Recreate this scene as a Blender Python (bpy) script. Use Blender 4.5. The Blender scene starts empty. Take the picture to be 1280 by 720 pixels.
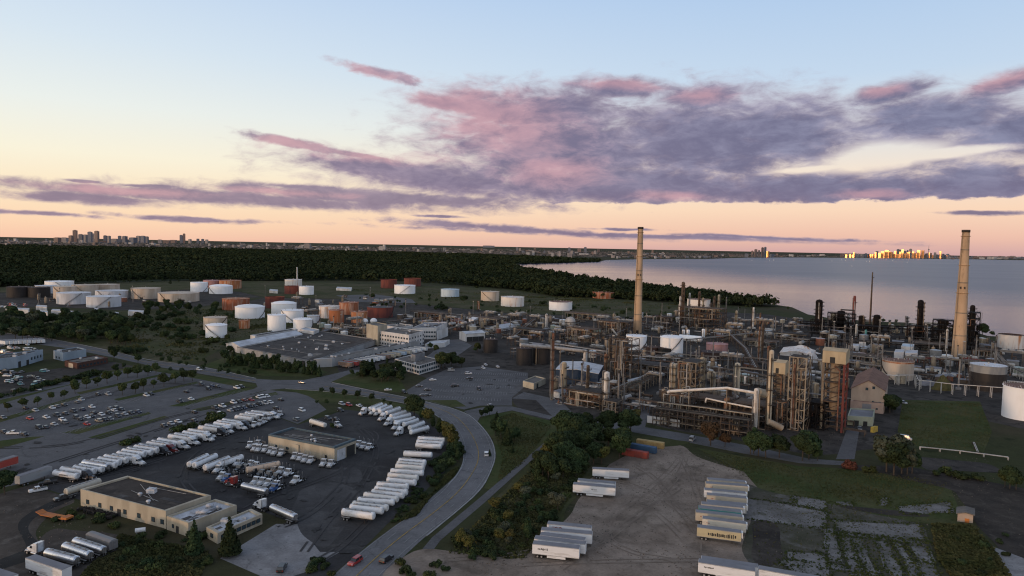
import bpy, math, random
import numpy as np
from mathutils import Vector, Matrix
random.seed(7); RNG = np.random.default_rng(11)
R = math.radians
scene = bpy.context.scene
COL = scene.collection

# ------------------------------------------------------------------ camera
H = 90.0                      # drone height, metres
F = 853.3                     # focal length in pixels of a 1280 px wide frame
PITCH, ROLL = R(3.52), R(1.117)
CM = Matrix.Rotation(math.pi/2 - PITCH, 3, 'X') @ Matrix.Rotation(ROLL, 3, 'Z')
cd = bpy.data.cameras.new('camera'); cam = bpy.data.objects.new('camera', cd); COL.objects.link(cam)
cd.lens = 24.0; cd.sensor_width = 36.0; cd.clip_start = 1.0; cd.clip_end = 90000.0
cam.matrix_world = Matrix.Translation((0, 0, H)) @ CM.to_4x4()
scene.camera = cam

def ray(x, y):
    return CM @ Vector(((x-640)/F, -(y-360)/F, -1.0))
def G(x, y, z=0.0):
    """ground point seen at photo pixel x, y"""
    d = ray(x, y); t = (z-H)/d.z
    return Vector((d.x*t, d.y*t, z))
def TOP(base, y, x=None):
    """height of something standing at ground point base that reaches up to photo row y"""
    d0 = CM.transposed() @ (Vector(base)-Vector((0, 0, H)))
    x = 640 + F*d0.x/-d0.z if x is None else x
    d = ray(x, y); t = base[1]/d.y
    return H + t*d.z
def MPP(x, y):
    """metres per photo pixel at a ground point"""
    p = G(x, y); d0 = CM.transposed() @ (p-Vector((0, 0, H)))
    return -d0.z/F
def PX(p):
    d0 = CM.transposed() @ (Vector(p)-Vector((0, 0, H)))
    if d0.z > -0.1: return (9999, 9999)
    return (640+F*d0.x/-d0.z, 360-F*d0.y/-d0.z)
def AE(x, y):
    d = ray(x, y).normalized()
    return math.degrees(math.atan2(d.x, d.y)), math.degrees(math.asin(d.z))

def lin(r, g, b):
    f = lambda c: (c/255/12.92) if c <= 10 else ((c/255+0.055)/1.055)**2.4
    return (f(r), f(g), f(b), 1.0)

# ------------------------------------------------------------------ sky, sun, exposure
SUN_AZ, SUN_EL = R(-132.0), R(2.2)       # azimuth from +Y (view direction), clockwise positive: behind the camera, to the left
SUND = Vector((math.sin(SUN_AZ)*math.cos(SUN_EL), math.cos(SUN_AZ)*math.cos(SUN_EL), math.sin(SUN_EL)))
world = bpy.data.worlds.new('World'); scene.world = world; world.use_nodes = True
nt = world.node_tree; nt.nodes.clear()
def nd(tree, typ, **kw):
    n = tree.nodes.new(typ)
    for k, v in kw.items(): setattr(n, k, v)
    return n
def setin(tree, sock, v):
    if isinstance(v, bpy.types.NodeSocket): tree.links.new(v, sock)
    elif v is not None: sock.default_value = v
def ma(op, a, b=None, c=None, tree=None, clamp=False):
    tree = tree or nt
    n = nd(tree, 'ShaderNodeMath', operation=op); n.use_clamp = clamp
    for s, v in zip(n.inputs, (a, b, c)): setin(tree, s, v)
    return n.outputs[0]
def vm(op, a, b=None, tree=None):
    tree = tree or nt
    n = nd(tree, 'ShaderNodeVectorMath', operation=op)
    for s, v in zip(n.inputs, (a, b)): setin(tree, s, v)
    return n.outputs['Value'] if op in ('LENGTH', 'DOT_PRODUCT') else n.outputs[0]
def mixc(f, a, b, tree=None, blend='MIX'):
    tree = tree or nt
    n = nd(tree, 'ShaderNodeMix', data_type='RGBA', blend_type=blend)
    setin(tree, n.inputs['Factor'], f); setin(tree, n.inputs['A'], a); setin(tree, n.inputs['B'], b)
    return n.outputs['Result']
def ramp(f, stops, tree=None, interp='LINEAR'):
    tree = tree or nt
    n = nd(tree, 'ShaderNodeValToRGB'); e = n.color_ramp.elements; n.color_ramp.interpolation = interp
    while len(e) < len(stops): e.new(0.5)
    for el, (p, c) in zip(e, stops): el.position = p; el.color = c
    setin(tree, n.inputs[0], f)
    return n.outputs[0]
def smooth(v, lo, hi, tree=None):
    tree = tree or nt
    n = nd(tree, 'ShaderNodeMapRange', interpolation_type='SMOOTHSTEP')
    setin(tree, n.inputs[0], v); n.inputs[1].default_value = lo; n.inputs[2].default_value = hi
    return n.outputs[0]
def noise(vec, scale, detail=4, rough=0.55, dist=0.0, tree=None, w=None):
    tree = tree or nt
    n = nd(tree, 'ShaderNodeTexNoise'); n.inputs['Scale'].default_value = scale
    n.inputs['Detail'].default_value = detail; n.inputs['Roughness'].default_value = rough; n.inputs['Distortion'].default_value = dist
    setin(tree, n.inputs['Vector'], vec)
    return n
def comb(x, y, z, tree=None):
    tree = tree or nt
    n = nd(tree, 'ShaderNodeCombineXYZ')
    for s, v in zip(n.inputs, (x, y, z)): setin(tree, s, v)
    return n.outputs[0]

tc = nd(nt, 'ShaderNodeTexCoord'); sep = nd(nt, 'ShaderNodeSeparateXYZ'); nt.links.new(tc.outputs['Generated'], sep.inputs[0])
dx, dy, dz = sep.outputs
AZ = ma('MULTIPLY', ma('ARCTAN2', dx, dy), 57.29578)
EL = ma('MULTIPLY', ma('ARCSINE', dz), 57.29578)
e90 = ma('DIVIDE', EL, 90.0, clamp=True)
elev = lambda d: d/90.0
left_sky = ramp(e90, [(0, lin(248, 200, 172)), (elev(1.0), lin(253, 214, 180)), (elev(3.2), lin(254, 231, 196)), (elev(6), lin(250, 243, 220)),
                      (elev(9.5), lin(236, 241, 236)), (elev(14), lin(216, 230, 241)), (elev(20), lin(193, 214, 240)), (elev(38), lin(146, 162, 190)), (1, lin(108, 120, 144))])
right_sky = ramp(e90, [(0, lin(210, 168, 166)), (elev(1.2), lin(238, 192, 172)), (elev(3.2), lin(250, 216, 188)), (elev(6), lin(245, 228, 210)),
                       (elev(9), lin(222, 227, 230)), (elev(13), lin(196, 216, 237)), (elev(20), lin(174, 202, 235)), (elev(38), lin(142, 159, 189)), (1, lin(106, 118, 142))])
azf = smooth(AZ, -40, 34)
sky = mixc(azf, left_sky, right_sky)
# the bright western sky round the setting sun, behind the camera
sdot = ma('MAXIMUM', vm('DOT_PRODUCT', tc.outputs['Generated'], tuple(SUND)), 0.0)
glow = ma('MULTIPLY', ma('POWER', sdot, 2.6), 0.95)
sky = mixc(1.0, sky, mixc(glow, (0, 0, 0, 1), (1.0, 0.82, 0.62, 1)), blend='ADD')
# clouds: soft ellipses (direction space, degrees) broken up by stretched noise
PP = comb(AZ, EL, 0.0)
warp = noise(vm('MULTIPLY', PP, (0.11, 0.30, 1)), 1.0, 5, 0.6)
fine = noise(vm('MULTIPLY', PP, (0.40, 1.0, 1)), 1.0, 8, 0.64, 0.35)
PW = vm('ADD', PP, vm('MULTIPLY', vm('SUBTRACT', warp.outputs['Color'], (0.5, 0.5, 0.5)), (2.4, 0.75, 0)))
def ellipse(cx, cy, rx, ry, rot=0):
    az, el = AE(cx, cy)
    kx = AE(cx+5, cy)[0]-AE(cx-5, cy)[0]; ky = AE(cx, cy-5)[1]-AE(cx, cy+5)[1]
    m = nd(nt, 'ShaderNodeMapping', vector_type='TEXTURE')
    m.inputs['Location'].default_value = (az, el, 0); m.inputs['Rotation'].default_value = (0, 0, R(rot-1.1))
    m.inputs['Scale'].default_value = (rx*kx/10, ry*ky/10, 1)
    nt.links.new(PW, m.inputs['Vector'])
    return ma('SUBTRACT', 1.0, vm('LENGTH', m.outputs[0]))
def union(lst):
    v = None
    for e in lst:
        o = ellipse(*e)
        v = o if v is None else ma('SMOOTH_MAX', v, o, 0.12)
    return v
BIG = [(700, 186, 215, 80, -4), (880, 176, 225, 76), (630, 140, 115, 30, -10), (970, 168, 150, 62), (770, 230, 400, 42), (1040, 238, 400, 32),
       (1215, 232, 150, 46), (1170, 150, 175, 42), (1262, 168, 110, 40), (1262, 104, 75, 17, 14), (1110, 116, 75, 18, 8), (770, 110, 95, 18),
       (880, 124, 80, 24), (530, 222, 200, 25, -6), (565, 130, 72, 15, -8), (690, 140, 120, 38)]
THIN = [(300, 248, 440, 13), (110, 247, 160, 11), (460, 247, 330, 15), (200, 240, 160, 10), (440, 192, 110, 6, -5), (185, 232, 64, 4), (105, 226, 34, 3.5), (380, 235, 90, 5), (470, 212, 120, 9, -5)]
LOWS = [(365, 179, 85, 9, -8), (480, 92, 70, 9, -9), (55, 268, 100, 4), (240, 273, 130, 5), (650, 287, 220, 7, -2), (810, 295, 400, 4.5), (1230, 267, 70, 4), (550, 271, 40, 2.5), (780, 286, 60, 2.5), (960, 297, 200, 3.5)]
HOLE = [(1095, 197, 80, 17, 9), (1200, 190, 100, 7, 6), (1010, 212, 60, 5, 5)]
fz = ma('SUBTRACT', fine.outputs['Fac'], 0.5)
big = ma('ADD', union(BIG), ma('MULTIPLY', fz, 1.25))
big = ma('SUBTRACT', big, ma('MULTIPLY', smooth(ma('ADD', union(HOLE), ma('MULTIPLY', fz, 2.6)), -0.25, 1.25), 0.9))
# the bank has a flat base, a little higher to the right
base = smooth(ma('SUBTRACT', ma('ADD', EL, ma('MULTIPLY', fz, 0.9)), ma('ADD', 3.18, ma('MULTIPLY', AZ, 0.012))), 0.0, 0.5)
big = ma('SUBTRACT', big, ma('MULTIPLY', ma('SUBTRACT', 1.0, base), 1.5))
thin = ma('MAXIMUM', ma('ADD', union(THIN), ma('MULTIPLY', fz, 1.3)), ma('ADD', union(LOWS), ma('MULTIPLY', fz, 1.7)))
cbig = ma('MULTIPLY', smooth(big, -0.2, 0.55), 0.97); cthin = ma('MULTIPLY', smooth(thin, -0.05, 0.62), 0.92)
cov = ma('MAXIMUM', cbig, cthin)
above = smooth(EL, 0.3, 1.0); front = smooth(dy, 0.0, 0.2)
cov = ma('MULTIPLY', ma('MULTIPLY', cov, above), front)
tex = noise(vm('MULTIPLY', PW, (0.34, 0.85, 1)), 1.0, 8, 0.64, 0.3)
tex2 = noise(vm('MULTIPLY', PW, (0.07, 0.2, 1)), 1.0, 3, 0.5)
light_ = mixc(azf, lin(176, 152, 168), lin(144, 146, 174)); dark_ = mixc(azf, lin(138, 122, 146), lin(108, 108, 138))
body = mixc(smooth(ma('ADD', ma('MULTIPLY', tex.outputs['Fac'], 0.65), ma('MULTIPLY', tex2.outputs['Fac'], 0.35)), 0.38, 0.64), dark_, light_)
low = smooth(EL, 6.5, 3.4)
body = mixc(ma('MULTIPLY', low, 0.5), body, lin(122, 106, 134))
PINK = [(610, 150, 150, 62, -12), (560, 128, 110, 24, -8), (690, 212, 90, 30), (770, 106, 70, 11), (880, 120, 48, 13), (1258, 101, 66, 15, 14), (1100, 113, 44, 12),
        (450, 92, 110, 18, -8), (350, 178, 80, 16), (150, 238, 150, 8), (1090, 243, 60, 9), (840, 246, 80, 9), (480, 196, 120, 12), (340, 240, 120, 6)]
pk = ma('MULTIPLY', smooth(ma('ADD', union(PINK), ma('MULTIPLY', ma('SUBTRACT', tex.outputs['Fac'], 0.5), 2.0)), -0.1, 1.0), 0.72)
body = mixc(pk, body, lin(214, 164, 172))
body = mixc(ma('MULTIPLY', smooth(big, 0.35, 1.25), 0.42), body, mixc(azf, lin(132, 116, 140), lin(104, 106, 138)))
edge = smooth(ma('MAXIMUM', big, thin), 0.75, 0.0)
body = mixc(ma('MULTIPLY', edge, 0.4), body, lin(226, 200, 204))
final = mixc(cov, sky, body)
bg = nd(nt, 'ShaderNodeBackground'); bg.inputs['Strength'].default_value = 1.0; nt.links.new(final, bg.inputs['Color'])
world.cycles.sampling_method = 'MANUAL'; world.cycles.sample_map_resolution = 512
wo = nd(nt, 'ShaderNodeOutputWorld'); nt.links.new(bg.outputs[0], wo.inputs['Surface'])

sl = bpy.data.lights.new('sun', 'SUN'); sl.energy = 1.15; sl.angle = R(3.0); sl.color = (1.0, 0.60, 0.34)
so = bpy.data.objects.new('sun', sl); COL.objects.link(so)
so.rotation_euler = SUND.to_track_quat('Z', 'Y').to_euler(); so.location = (-200, -200, 300)
vs = scene.view_settings
vs.view_transform = 'Standard'; vs.look = 'None'; vs.exposure = 0.0; vs.gamma = 1.0; vs.use_curve_mapping = False
scene.render.engine = 'CYCLES'
cy = scene.cycles
cy.max_bounces = 5; cy.diffuse_bounces = 2; cy.glossy_bounces = 3; cy.transmission_bounces = 3; cy.volume_bounces = 1; cy.transparent_max_bounces = 6
cy.use_denoising = True; cy.denoising_prefilter = 'ACCURATE'; cy.filter_width = 1.15; cy.caustics_reflective = False; cy.caustics_refractive = False
# ------------------------------------------------------------------ materials
MATS = {}
GRAINY = {'land', 'scrub_soil', 'lawn', 'plant_gravel', 'lot_asphalt', 'yard_asphalt', 'yard_light', 'road_asphalt', 'curve_asphalt', 'concrete', 'slab_concrete', 'slab_soil', 'dirt', 'dark_soil', 'brown_soil', 'black_mud', 'roof_dark', 'roof_brown', 'roof_gravel', 'roof_white'}
def mat(name, c, c2=None, scale=0.3, rough=0.85, metal=0.0, spec=0.25, amount=1.0, stretch=(1, 1, 1), c3=None, scale3=None, t3=(0.55, 0.7), obcol=False,
        rnd=0.0, bump=0.0, lo=0.38, hi=0.66, detail=5, coat=0.0):
    m = bpy.data.materials.new(name); m.use_nodes = True; t = m.node_tree
    b = t.nodes['Principled BSDF']; b.inputs['Roughness'].default_value = rough; b.inputs['Metallic'].default_value = metal
    b.inputs['Specular IOR Level'].default_value = spec; b.inputs['Coat Weight'].default_value = coat
    co = nd(t, 'ShaderNodeTexCoord').outputs['Object']
    vec = vm('MULTIPLY', co, stretch, tree=t)
    oi = nd(t, 'ShaderNodeObjectInfo')
    if rnd or obcol:
        vec = vm('ADD', vec, comb(ma('MULTIPLY', oi.outputs['Random'], 91.0, tree=t), ma('MULTIPLY', oi.outputs['Random'], 37.0, tree=t), 0, tree=t), tree=t)
    col = oi.outputs['Color'] if obcol else c
    n = noise(vec, scale, detail, 0.6, tree=t)
    if c2 is not None:
        f = ma('MULTIPLY', smooth(n.outputs['Fac'], lo, hi, tree=t), amount, tree=t)
        col = mixc(f, col, c2, tree=t)
    if c3 is not None:
        n3 = noise(vec, scale3 or scale*4, 4, 0.65, 0.4, tree=t)
        col = mixc(smooth(n3.outputs['Fac'], *t3, tree=t), col, c3, tree=t)
    if name in GRAINY:
        # worn surface: patches, fine grain, and on paving a net of cracks
        g1 = noise(co, 1.3, 6, 0.7, tree=t); g2 = noise(co, 0.16, 5, 0.6, 0.8, tree=t)
        v = ma('ADD', ma('MULTIPLY', g1.outputs['Fac'], 0.9, tree=t), ma('MULTIPLY', g2.outputs['Fac'], 0.7, tree=t), tree=t)
        hs = nd(t, 'ShaderNodeHueSaturation'); setin(t, hs.inputs['Color'], col); setin(t, hs.inputs['Value'], ma('ADD', 0.2, v, tree=t)); col = hs.outputs[0]
        if 'asphalt' in name or 'concrete' in name or name == 'yard_light':
            vo = nd(t, 'ShaderNodeTexVoronoi', feature='DISTANCE_TO_EDGE'); vo.inputs['Scale'].default_value = 0.075
            setin(t, vo.inputs['Vector'], vm('ADD', co, vm('MULTIPLY', g2.outputs['Color'], (5, 5, 0), tree=t), tree=t))
            col = mixc(ma('MULTIPLY', smooth(vo.outputs['Distance'], 0.012, 0.003, tree=t), 0.28, tree=t), col, (0.025, 0.024, 0.024, 1), tree=t)
    if rnd:
        hsv = nd(t, 'ShaderNodeHueSaturation'); setin(t, hsv.inputs['Color'], col)
        setin(t, hsv.inputs['Value'], ma('ADD', 1.0-rnd, ma('MULTIPLY', oi.outputs['Random'], 2*rnd, tree=t), tree=t))
        setin(t, hsv.inputs['Hue'], ma('ADD', 0.5-0.02*min(1, rnd*3), ma('MULTIPLY', oi.outputs['Random'], 0.04*min(1, rnd*3), tree=t), tree=t))
        col = hsv.outputs[0]
    setin(t, b.inputs['Base Color'], col)
    if bump:
        bp = nd(t, 'ShaderNodeBump'); bp.inputs['Strength'].default_value = bump; bp.inputs['Distance'].default_value = 0.3
        t.links.new(n.outputs['Fac'], bp.inputs['Height']); t.links.new(bp.outputs[0], b.inputs['Normal'])
    MATS[name] = m
    return m
def emit(name, c, s):
    m = bpy.data.materials.new(name); m.use_nodes = True; b = m.node_tree.nodes['Principled BSDF']
    b.inputs['Base Color'].default_value = c; b.inputs['Emission Color'].default_value = c; b.inputs['Emission Strength'].default_value = s
    MATS[name] = m; return m
def g(v, a=0.0, b=0.0): return (v, v+a, v+b, 1.0)

# grounds
mat('land', (0.043, 0.048, 0.022, 1), (0.058, 0.051, 0.031, 1), 0.012, 1.0, spec=0.05, c3=(0.025, 0.032, 0.015, 1), scale3=0.05)
mat('scrub_soil', (0.054, 0.059, 0.025, 1), (0.083, 0.074, 0.044, 1), 0.02, 1.0, spec=0.05, c3=(0.029, 0.036, 0.016, 1), scale3=0.09)
mat('lawn', (0.047, 0.062, 0.022, 1), (0.074, 0.074, 0.034, 1), 0.05, 1.0, spec=0.05, c3=(0.034, 0.047, 0.016, 1), scale3=0.4)
mat('plant_gravel', (0.050, 0.045, 0.041, 1), (0.076, 0.068, 0.061, 1), 0.03, 1.0, spec=0.06, c3=(0.032, 0.030, 0.027, 1), scale3=0.14, t3=(0.48, 0.66))
mat('lot_asphalt', (0.118, 0.116, 0.118, 1), (0.096, 0.094, 0.096, 1), 0.02, 0.95, spec=0.1, c3=(0.066, 0.065, 0.066, 1), scale3=0.06, t3=(0.58, 0.78))
mat('yard_asphalt', (0.053, 0.052, 0.052, 1), (0.037, 0.035, 0.035, 1), 0.03, 0.95, spec=0.1, c3=(0.074, 0.071, 0.069, 1), scale3=0.09, t3=(0.54, 0.76))
mat('road_asphalt', (0.125, 0.123, 0.126, 1), (0.10, 0.098, 0.10, 1), 0.05, 0.95, spec=0.12, c3=(0.08, 0.08, 0.082, 1), scale3=0.3, t3=(0.6, 0.75))
mat('curve_asphalt', (0.165, 0.162, 0.165, 1), (0.13, 0.128, 0.13, 1), 0.04, 0.95, spec=0.12, c3=(0.105, 0.104, 0.106, 1), scale3=0.2, t3=(0.54, 0.75))
mat('yard_light', (0.074, 0.072, 0.072, 1), (0.052, 0.05, 0.05, 1), 0.05, 0.95, spec=0.1, c3=(0.095, 0.092, 0.09, 1), scale3=0.12, t3=(0.5, 0.76))
mat('tyre_asphalt', (0.052, 0.05, 0.05, 1), (0.07, 0.068, 0.068, 1), 0.06, 0.95, spec=0.1)
mat('oil_stain', (0.03, 0.029, 0.029, 1), (0.05, 0.048, 0.048, 1), 0.3, 0.8, spec=0.15)
mat('wall_dull', (0.36, 0.36, 0.36, 1), (0.26, 0.255, 0.25, 1), 0.12, 0.85, stretch=(1, 1, .4))
mat('concrete', (0.24, 0.235, 0.235, 1), (0.18, 0.175, 0.175, 1), 0.12, 0.95, spec=0.1, c3=(0.11, 0.11, 0.105, 1), scale3=0.5, t3=(0.6, 0.74))
mat('slab_concrete', (0.20, 0.19, 0.185, 1), (0.12, 0.113, 0.105, 1), 0.06, 0.95, spec=0.1, c3=(0.075, 0.073, 0.055, 1), scale3=0.16, t3=(0.48, 0.72))
mat('slab_soil', (0.085, 0.078, 0.062, 1), (0.055, 0.056, 0.036, 1), 0.05, 1.0, spec=0.05, c3=(0.13, 0.122, 0.112, 1), scale3=0.12, t3=(0.5, 0.72))
mat('dirt', (0.205, 0.164, 0.131, 1), (0.27, 0.22, 0.178, 1), 0.045, 1.0, spec=0.05, c3=(0.115, 0.092, 0.073, 1), scale3=0.10, t3=(0.44, 0.74))
mat('dark_soil', (0.058, 0.05, 0.043, 1), (0.036, 0.032, 0.029, 1), 0.06, 1.0, spec=0.05, c3=(0.085, 0.075, 0.063, 1), scale3=0.2, t3=(0.5, 0.75))
mat('tyre_soil', (0.165, 0.132, 0.106, 1), (0.23, 0.188, 0.152, 1), 0.09, 1.0, spec=0.05)
mat('brown_soil', (0.082, 0.069, 0.058, 1), (0.058, 0.05, 0.043, 1), 0.06, 1.0, spec=0.05, c3=(0.115, 0.1, 0.086, 1), scale3=0.16, t3=(0.5, 0.75))
mat('black_mud', (0.018, 0.017, 0.016, 1), (0.03, 0.028, 0.026, 1), 0.1, 0.8, spec=0.15)
mat('paint_white', g(0.26), g(0.16), 0.6, 0.9)
mat('paint_yellow', (0.4, 0.26, 0.06, 1), (0.2, 0.15, 0.07, 1), 0.6, 0.9)
mat('kerb', g(0.28), g(0.2), 0.3, 0.9)
# metals and paints
mat('tank_white', g(0.88, 0, .005), g(0.74, -.02, -.035), 0.12, 0.55, spec=0.3, amount=0.6, stretch=(1, 1, 0.25), rnd=0.04)
mat('tank_beige', (0.560, 0.470, 0.381, 1), (0.426, 0.336, 0.258, 1), 0.16, 0.8, stretch=(1, 1, 0.15), rnd=0.06)
mat('tank_pale', (0.632, 0.644, 0.667, 1), (0.483, 0.483, 0.494, 1), 0.14, 0.7, stretch=(1, 1, 0.2), rnd=0.06)
mat('tank_blue', (0.50, 0.60, 0.66, 1), (0.4, 0.48, 0.53, 1), 0.14, 0.7, stretch=(1, 1, 0.2))
mat('tank_pink', (0.46, 0.25, 0.24, 1), (0.36, 0.19, 0.17, 1), 0.2, 0.8, stretch=(1, 1, 0.2))
mat('tank_black', (0.020, 0.019, 0.020, 1), (0.035, 0.03, 0.028, 1), 0.2, 0.6, stretch=(1, 1, 0.3))
mat('tank_brown', (0.050, 0.032, 0.030, 1), (0.075, 0.045, 0.035, 1), 0.2, 0.8, stretch=(1, 1, 0.3))
mat('tank_grey', (0.18, 0.19, 0.20, 1), (0.26, 0.26, 0.25, 1), 0.2, 0.7, stretch=(1, 1, 0.3))
mat('tank_rust', (0.34, 0.12, 0.055, 1), (0.45, 0.28, 0.2, 1), 0.28, 0.9, stretch=(1, 1, 0.12), lo=.45, hi=.62, rnd=0.12, c3=(0.2, 0.065, 0.035, 1), scale3=0.5)
mat('tank_darkrust', (0.19, 0.060, 0.045, 1), (0.12, 0.045, 0.04, 1), 0.28, 0.9, stretch=(1, 1, 0.15), rnd=0.12)
mat('tank_rustwhite', (0.713, 0.667, 0.621, 1), (0.460, 0.230, 0.115, 1), 0.3, 0.8, stretch=(1, 1, 0.12), lo=.5, hi=.68)
mat('rust_roof', (0.20, 0.115, 0.085, 1), (0.14, 0.08, 0.06, 1), 0.3, 0.9)
mat('stack_concrete', (0.50, 0.345, 0.22, 1), (0.39, 0.265, 0.165, 1), 0.14, 0.95, stretch=(1, 1, 0.25), c3=(0.24, 0.17, 0.11, 1), scale3=0.5, t3=(0.58, 0.76), spec=.1)
mat('soot', (0.05, 0.042, 0.036, 1), (0.09, 0.07, 0.055, 1), 0.3, 0.95)
mat('steel_beige', (0.274, 0.220, 0.160, 1), (0.182, 0.137, 0.095, 1), 0.35, 0.75, stretch=(1, 1, 0.4), rnd=0.08)
mat('steel_cream', (0.395, 0.334, 0.251, 1), (0.304, 0.243, 0.175, 1), 0.3, 0.7, stretch=(1, 1, 0.3))
mat('steel_grey', (0.198, 0.190, 0.182, 1), (0.122, 0.106, 0.095, 1), 0.4, 0.6, spec=0.4, rnd=0.1)
mat('steel_pale', (0.418, 0.403, 0.380, 1), (0.304, 0.274, 0.243, 1), 0.35, 0.6, spec=0.4)
mat('steel_dark', (0.038, 0.034, 0.030, 1), (0.063, 0.049, 0.041, 1), 0.5, 0.8, rnd=0.1)
mat('steel_black', (0.009, 0.0085, 0.009, 1), (0.02, 0.016, 0.015, 1), 0.4, 0.85, spec=0.1)
mat('steel_rust', (0.167, 0.072, 0.042, 1), (0.243, 0.152, 0.099, 1), 0.4, 0.9, rnd=0.12)
mat('steel_red', (0.20, 0.055, 0.045, 1), (0.15, 0.055, 0.045, 1), 0.4, 0.85)
mat('steel_brown', (0.114, 0.080, 0.057, 1), (0.068, 0.046, 0.034, 1), 0.5, 0.85, rnd=0.1)
mat('pipe_white', (0.66, 0.62, 0.57, 1), (0.5, 0.43, 0.36, 1), 0.25, 0.6, stretch=(1, 1, 1))
mat('silver', (0.62, 0.62, 0.63, 1), (0.45, 0.45, 0.46, 1), 0.25, 0.28, metal=0.9, spec=0.5)
mat('column_beige', (0.42, 0.345, 0.24, 1), (0.29, 0.225, 0.155, 1), 0.3, 0.8, stretch=(1, 1, 0.3), rnd=0.08)
mat('column_cream', (0.60, 0.52, 0.39, 1), (0.45, 0.37, 0.27, 1), 0.3, 0.75, stretch=(1, 1, 0.3))
mat('column_pale', (0.62, 0.60, 0.57, 1), (0.44, 0.40, 0.36, 1), 0.35, 0.6, spec=0.4, stretch=(1, 1, .3))
mat('grey_metal', g(0.30), g(0.22), 0.4, 0.5, metal=0.4)
mat('galvanised', g(0.34), g(0.24), 0.6, 0.6, metal=0.3)
mat('wood_pole', (0.20, 0.155, 0.115, 1), (0.13, 0.1, 0.075, 1), 0.8, 0.95, stretch=(1, 1, 0.2))
mat('white_paint', g(0.76), g(0.64, -.01, -.03), 0.4, 0.5, spec=0.4, rnd=0.05)
mat('cream_paint', (0.52, 0.45, 0.35, 1), (0.42, 0.34, 0.25, 1), 0.5, 0.6, rnd=0.06)
mat('object_paint', g(0.5), g(0.04), 0.8, 0.35, spec=0.5, obcol=True, amount=0.25, coat=0.4)
mat('trailer_paint', g(0.5), (0.26, 0.225, 0.18, 1), 0.5, 0.5, spec=0.4, obcol=True, amount=0.5, stretch=(.35, 1, 1.6), lo=.48, hi=.72)
mat('rubber', g(0.018), g(0.03), 2.0, 0.9)
mat('glass_dark', (0.02, 0.024, 0.03, 1), None, 1, 0.12, spec=0.7)
mat('glass_blue', (0.03, 0.05, 0.065, 1), (0.05, 0.075, 0.09, 1), 0.6, 0.15, spec=0.6)
mat('chassis', g(0.022), (0.04, 0.03, 0.026, 1), 1.0, 0.8)
mat('headlight', g(0.6), None, 1, 0.2, spec=0.6)
mat('taillight', (0.3, 0.02, 0.02, 1), None, 1, 0.3)
mat('red_paint', (0.30, 0.06, 0.045, 1), (0.2, 0.055, 0.045, 1), 0.5, 0.7)
mat('blue_paint', (0.05, 0.105, 0.19, 1), (0.05, 0.085, 0.14, 1), 0.5, 0.7)
mat('teal_paint', (0.10, 0.33, 0.32, 1), (0.09, 0.25, 0.25, 1), 0.5, 0.6)
mat('orange_paint', (0.5, 0.17, 0.04, 1), (0.36, 0.13, 0.05, 1), 0.5, 0.7)
mat('yellow_paint', (0.5, 0.34, 0.06, 1), (0.36, 0.25, 0.07, 1), 0.5, 0.7)
# buildings
mat('wall_tan', (0.432, 0.387, 0.302, 1), (0.333, 0.293, 0.225, 1), 0.18, 0.9, stretch=(1, 1, .4))
mat('wall_beige', (0.42, 0.33, 0.26, 1), (0.34, 0.265, 0.21, 1), 0.2, 0.9, stretch=(1, 1, .5))
mat('wall_pink', (0.40, 0.29, 0.235, 1), (0.32, 0.23, 0.19, 1), 0.2, 0.9)
mat('wall_white', (0.60, 0.59, 0.58, 1), (0.44, 0.42, 0.40, 1), 0.12, 0.8, stretch=(1, 1, .4))
mat('wall_paleblue', (0.30, 0.36, 0.42, 1), (0.24, 0.29, 0.34, 1), 0.15, 0.8, stretch=(1, 1, .4))
mat('wall_green', (0.34, 0.36, 0.28, 1), (0.27, 0.29, 0.22, 1), 0.2, 0.8)
mat('yellow_tan', (0.42, 0.30, 0.13, 1), (0.3, 0.2, 0.09, 1), 0.5, 0.8)
mat('spoil_yellow', (0.115, 0.095, 0.04, 1), (0.08, 0.075, 0.03, 1), 0.3, 1.0)
mat('screen_green', (0.10, 0.14, 0.13, 1), (0.07, 0.1, 0.095, 1), 0.5, 0.9)
mat('wall_navy', (0.020, 0.040, 0.075, 1), (0.014, 0.028, 0.055, 1), 0.3, 0.7)
mat('wall_brick', (0.102, 0.051, 0.039, 1), (0.066, 0.036, 0.030, 1), 0.5, 0.95)
mat('wall_grey', (0.22, 0.22, 0.23, 1), (0.16, 0.16, 0.165, 1), 0.3, 0.9)
mat('clad_beige', (0.46, 0.375, 0.25, 1), (0.36, 0.285, 0.185, 1), 0.2, 0.85, stretch=(1, 1, .3), c3=(0.27, 0.15, 0.08, 1), scale3=0.4, t3=(0.62, .76))
mat('roof_dark', (0.085, 0.078, 0.073, 1), (0.055, 0.050, 0.048, 1), 0.09, 0.95, spec=.1, c3=(0.115, 0.104, 0.095, 1), scale3=0.25, t3=(.5, .75))
mat('roof_brown', (0.070, 0.058, 0.050, 1), (0.046, 0.039, 0.035, 1), 0.10, 0.95, spec=.1, c3=(0.095, 0.08, 0.067, 1), scale3=0.22, t3=(.5, .75))
mat('roof_white', (0.52, 0.54, 0.57, 1), (0.40, 0.41, 0.43, 1), 0.10, 0.8, c3=(0.26, 0.26, 0.26, 1), scale3=0.2, t3=(.62, .75))
mat('roof_grey', (0.22, 0.22, 0.235, 1), (0.16, 0.16, 0.17, 1), 0.12, 0.9)
mat('roof_gravel', (0.155, 0.14, 0.125, 1), (0.11, 0.10, 0.09, 1), 0.15, 0.95)
mat('trim_blue', (0.06, 0.10, 0.13, 1), (0.10, 0.12, 0.13, 1), 1, 0.7)
mat('trim_dark', g(0.03), None, 1, 0.7)
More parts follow.
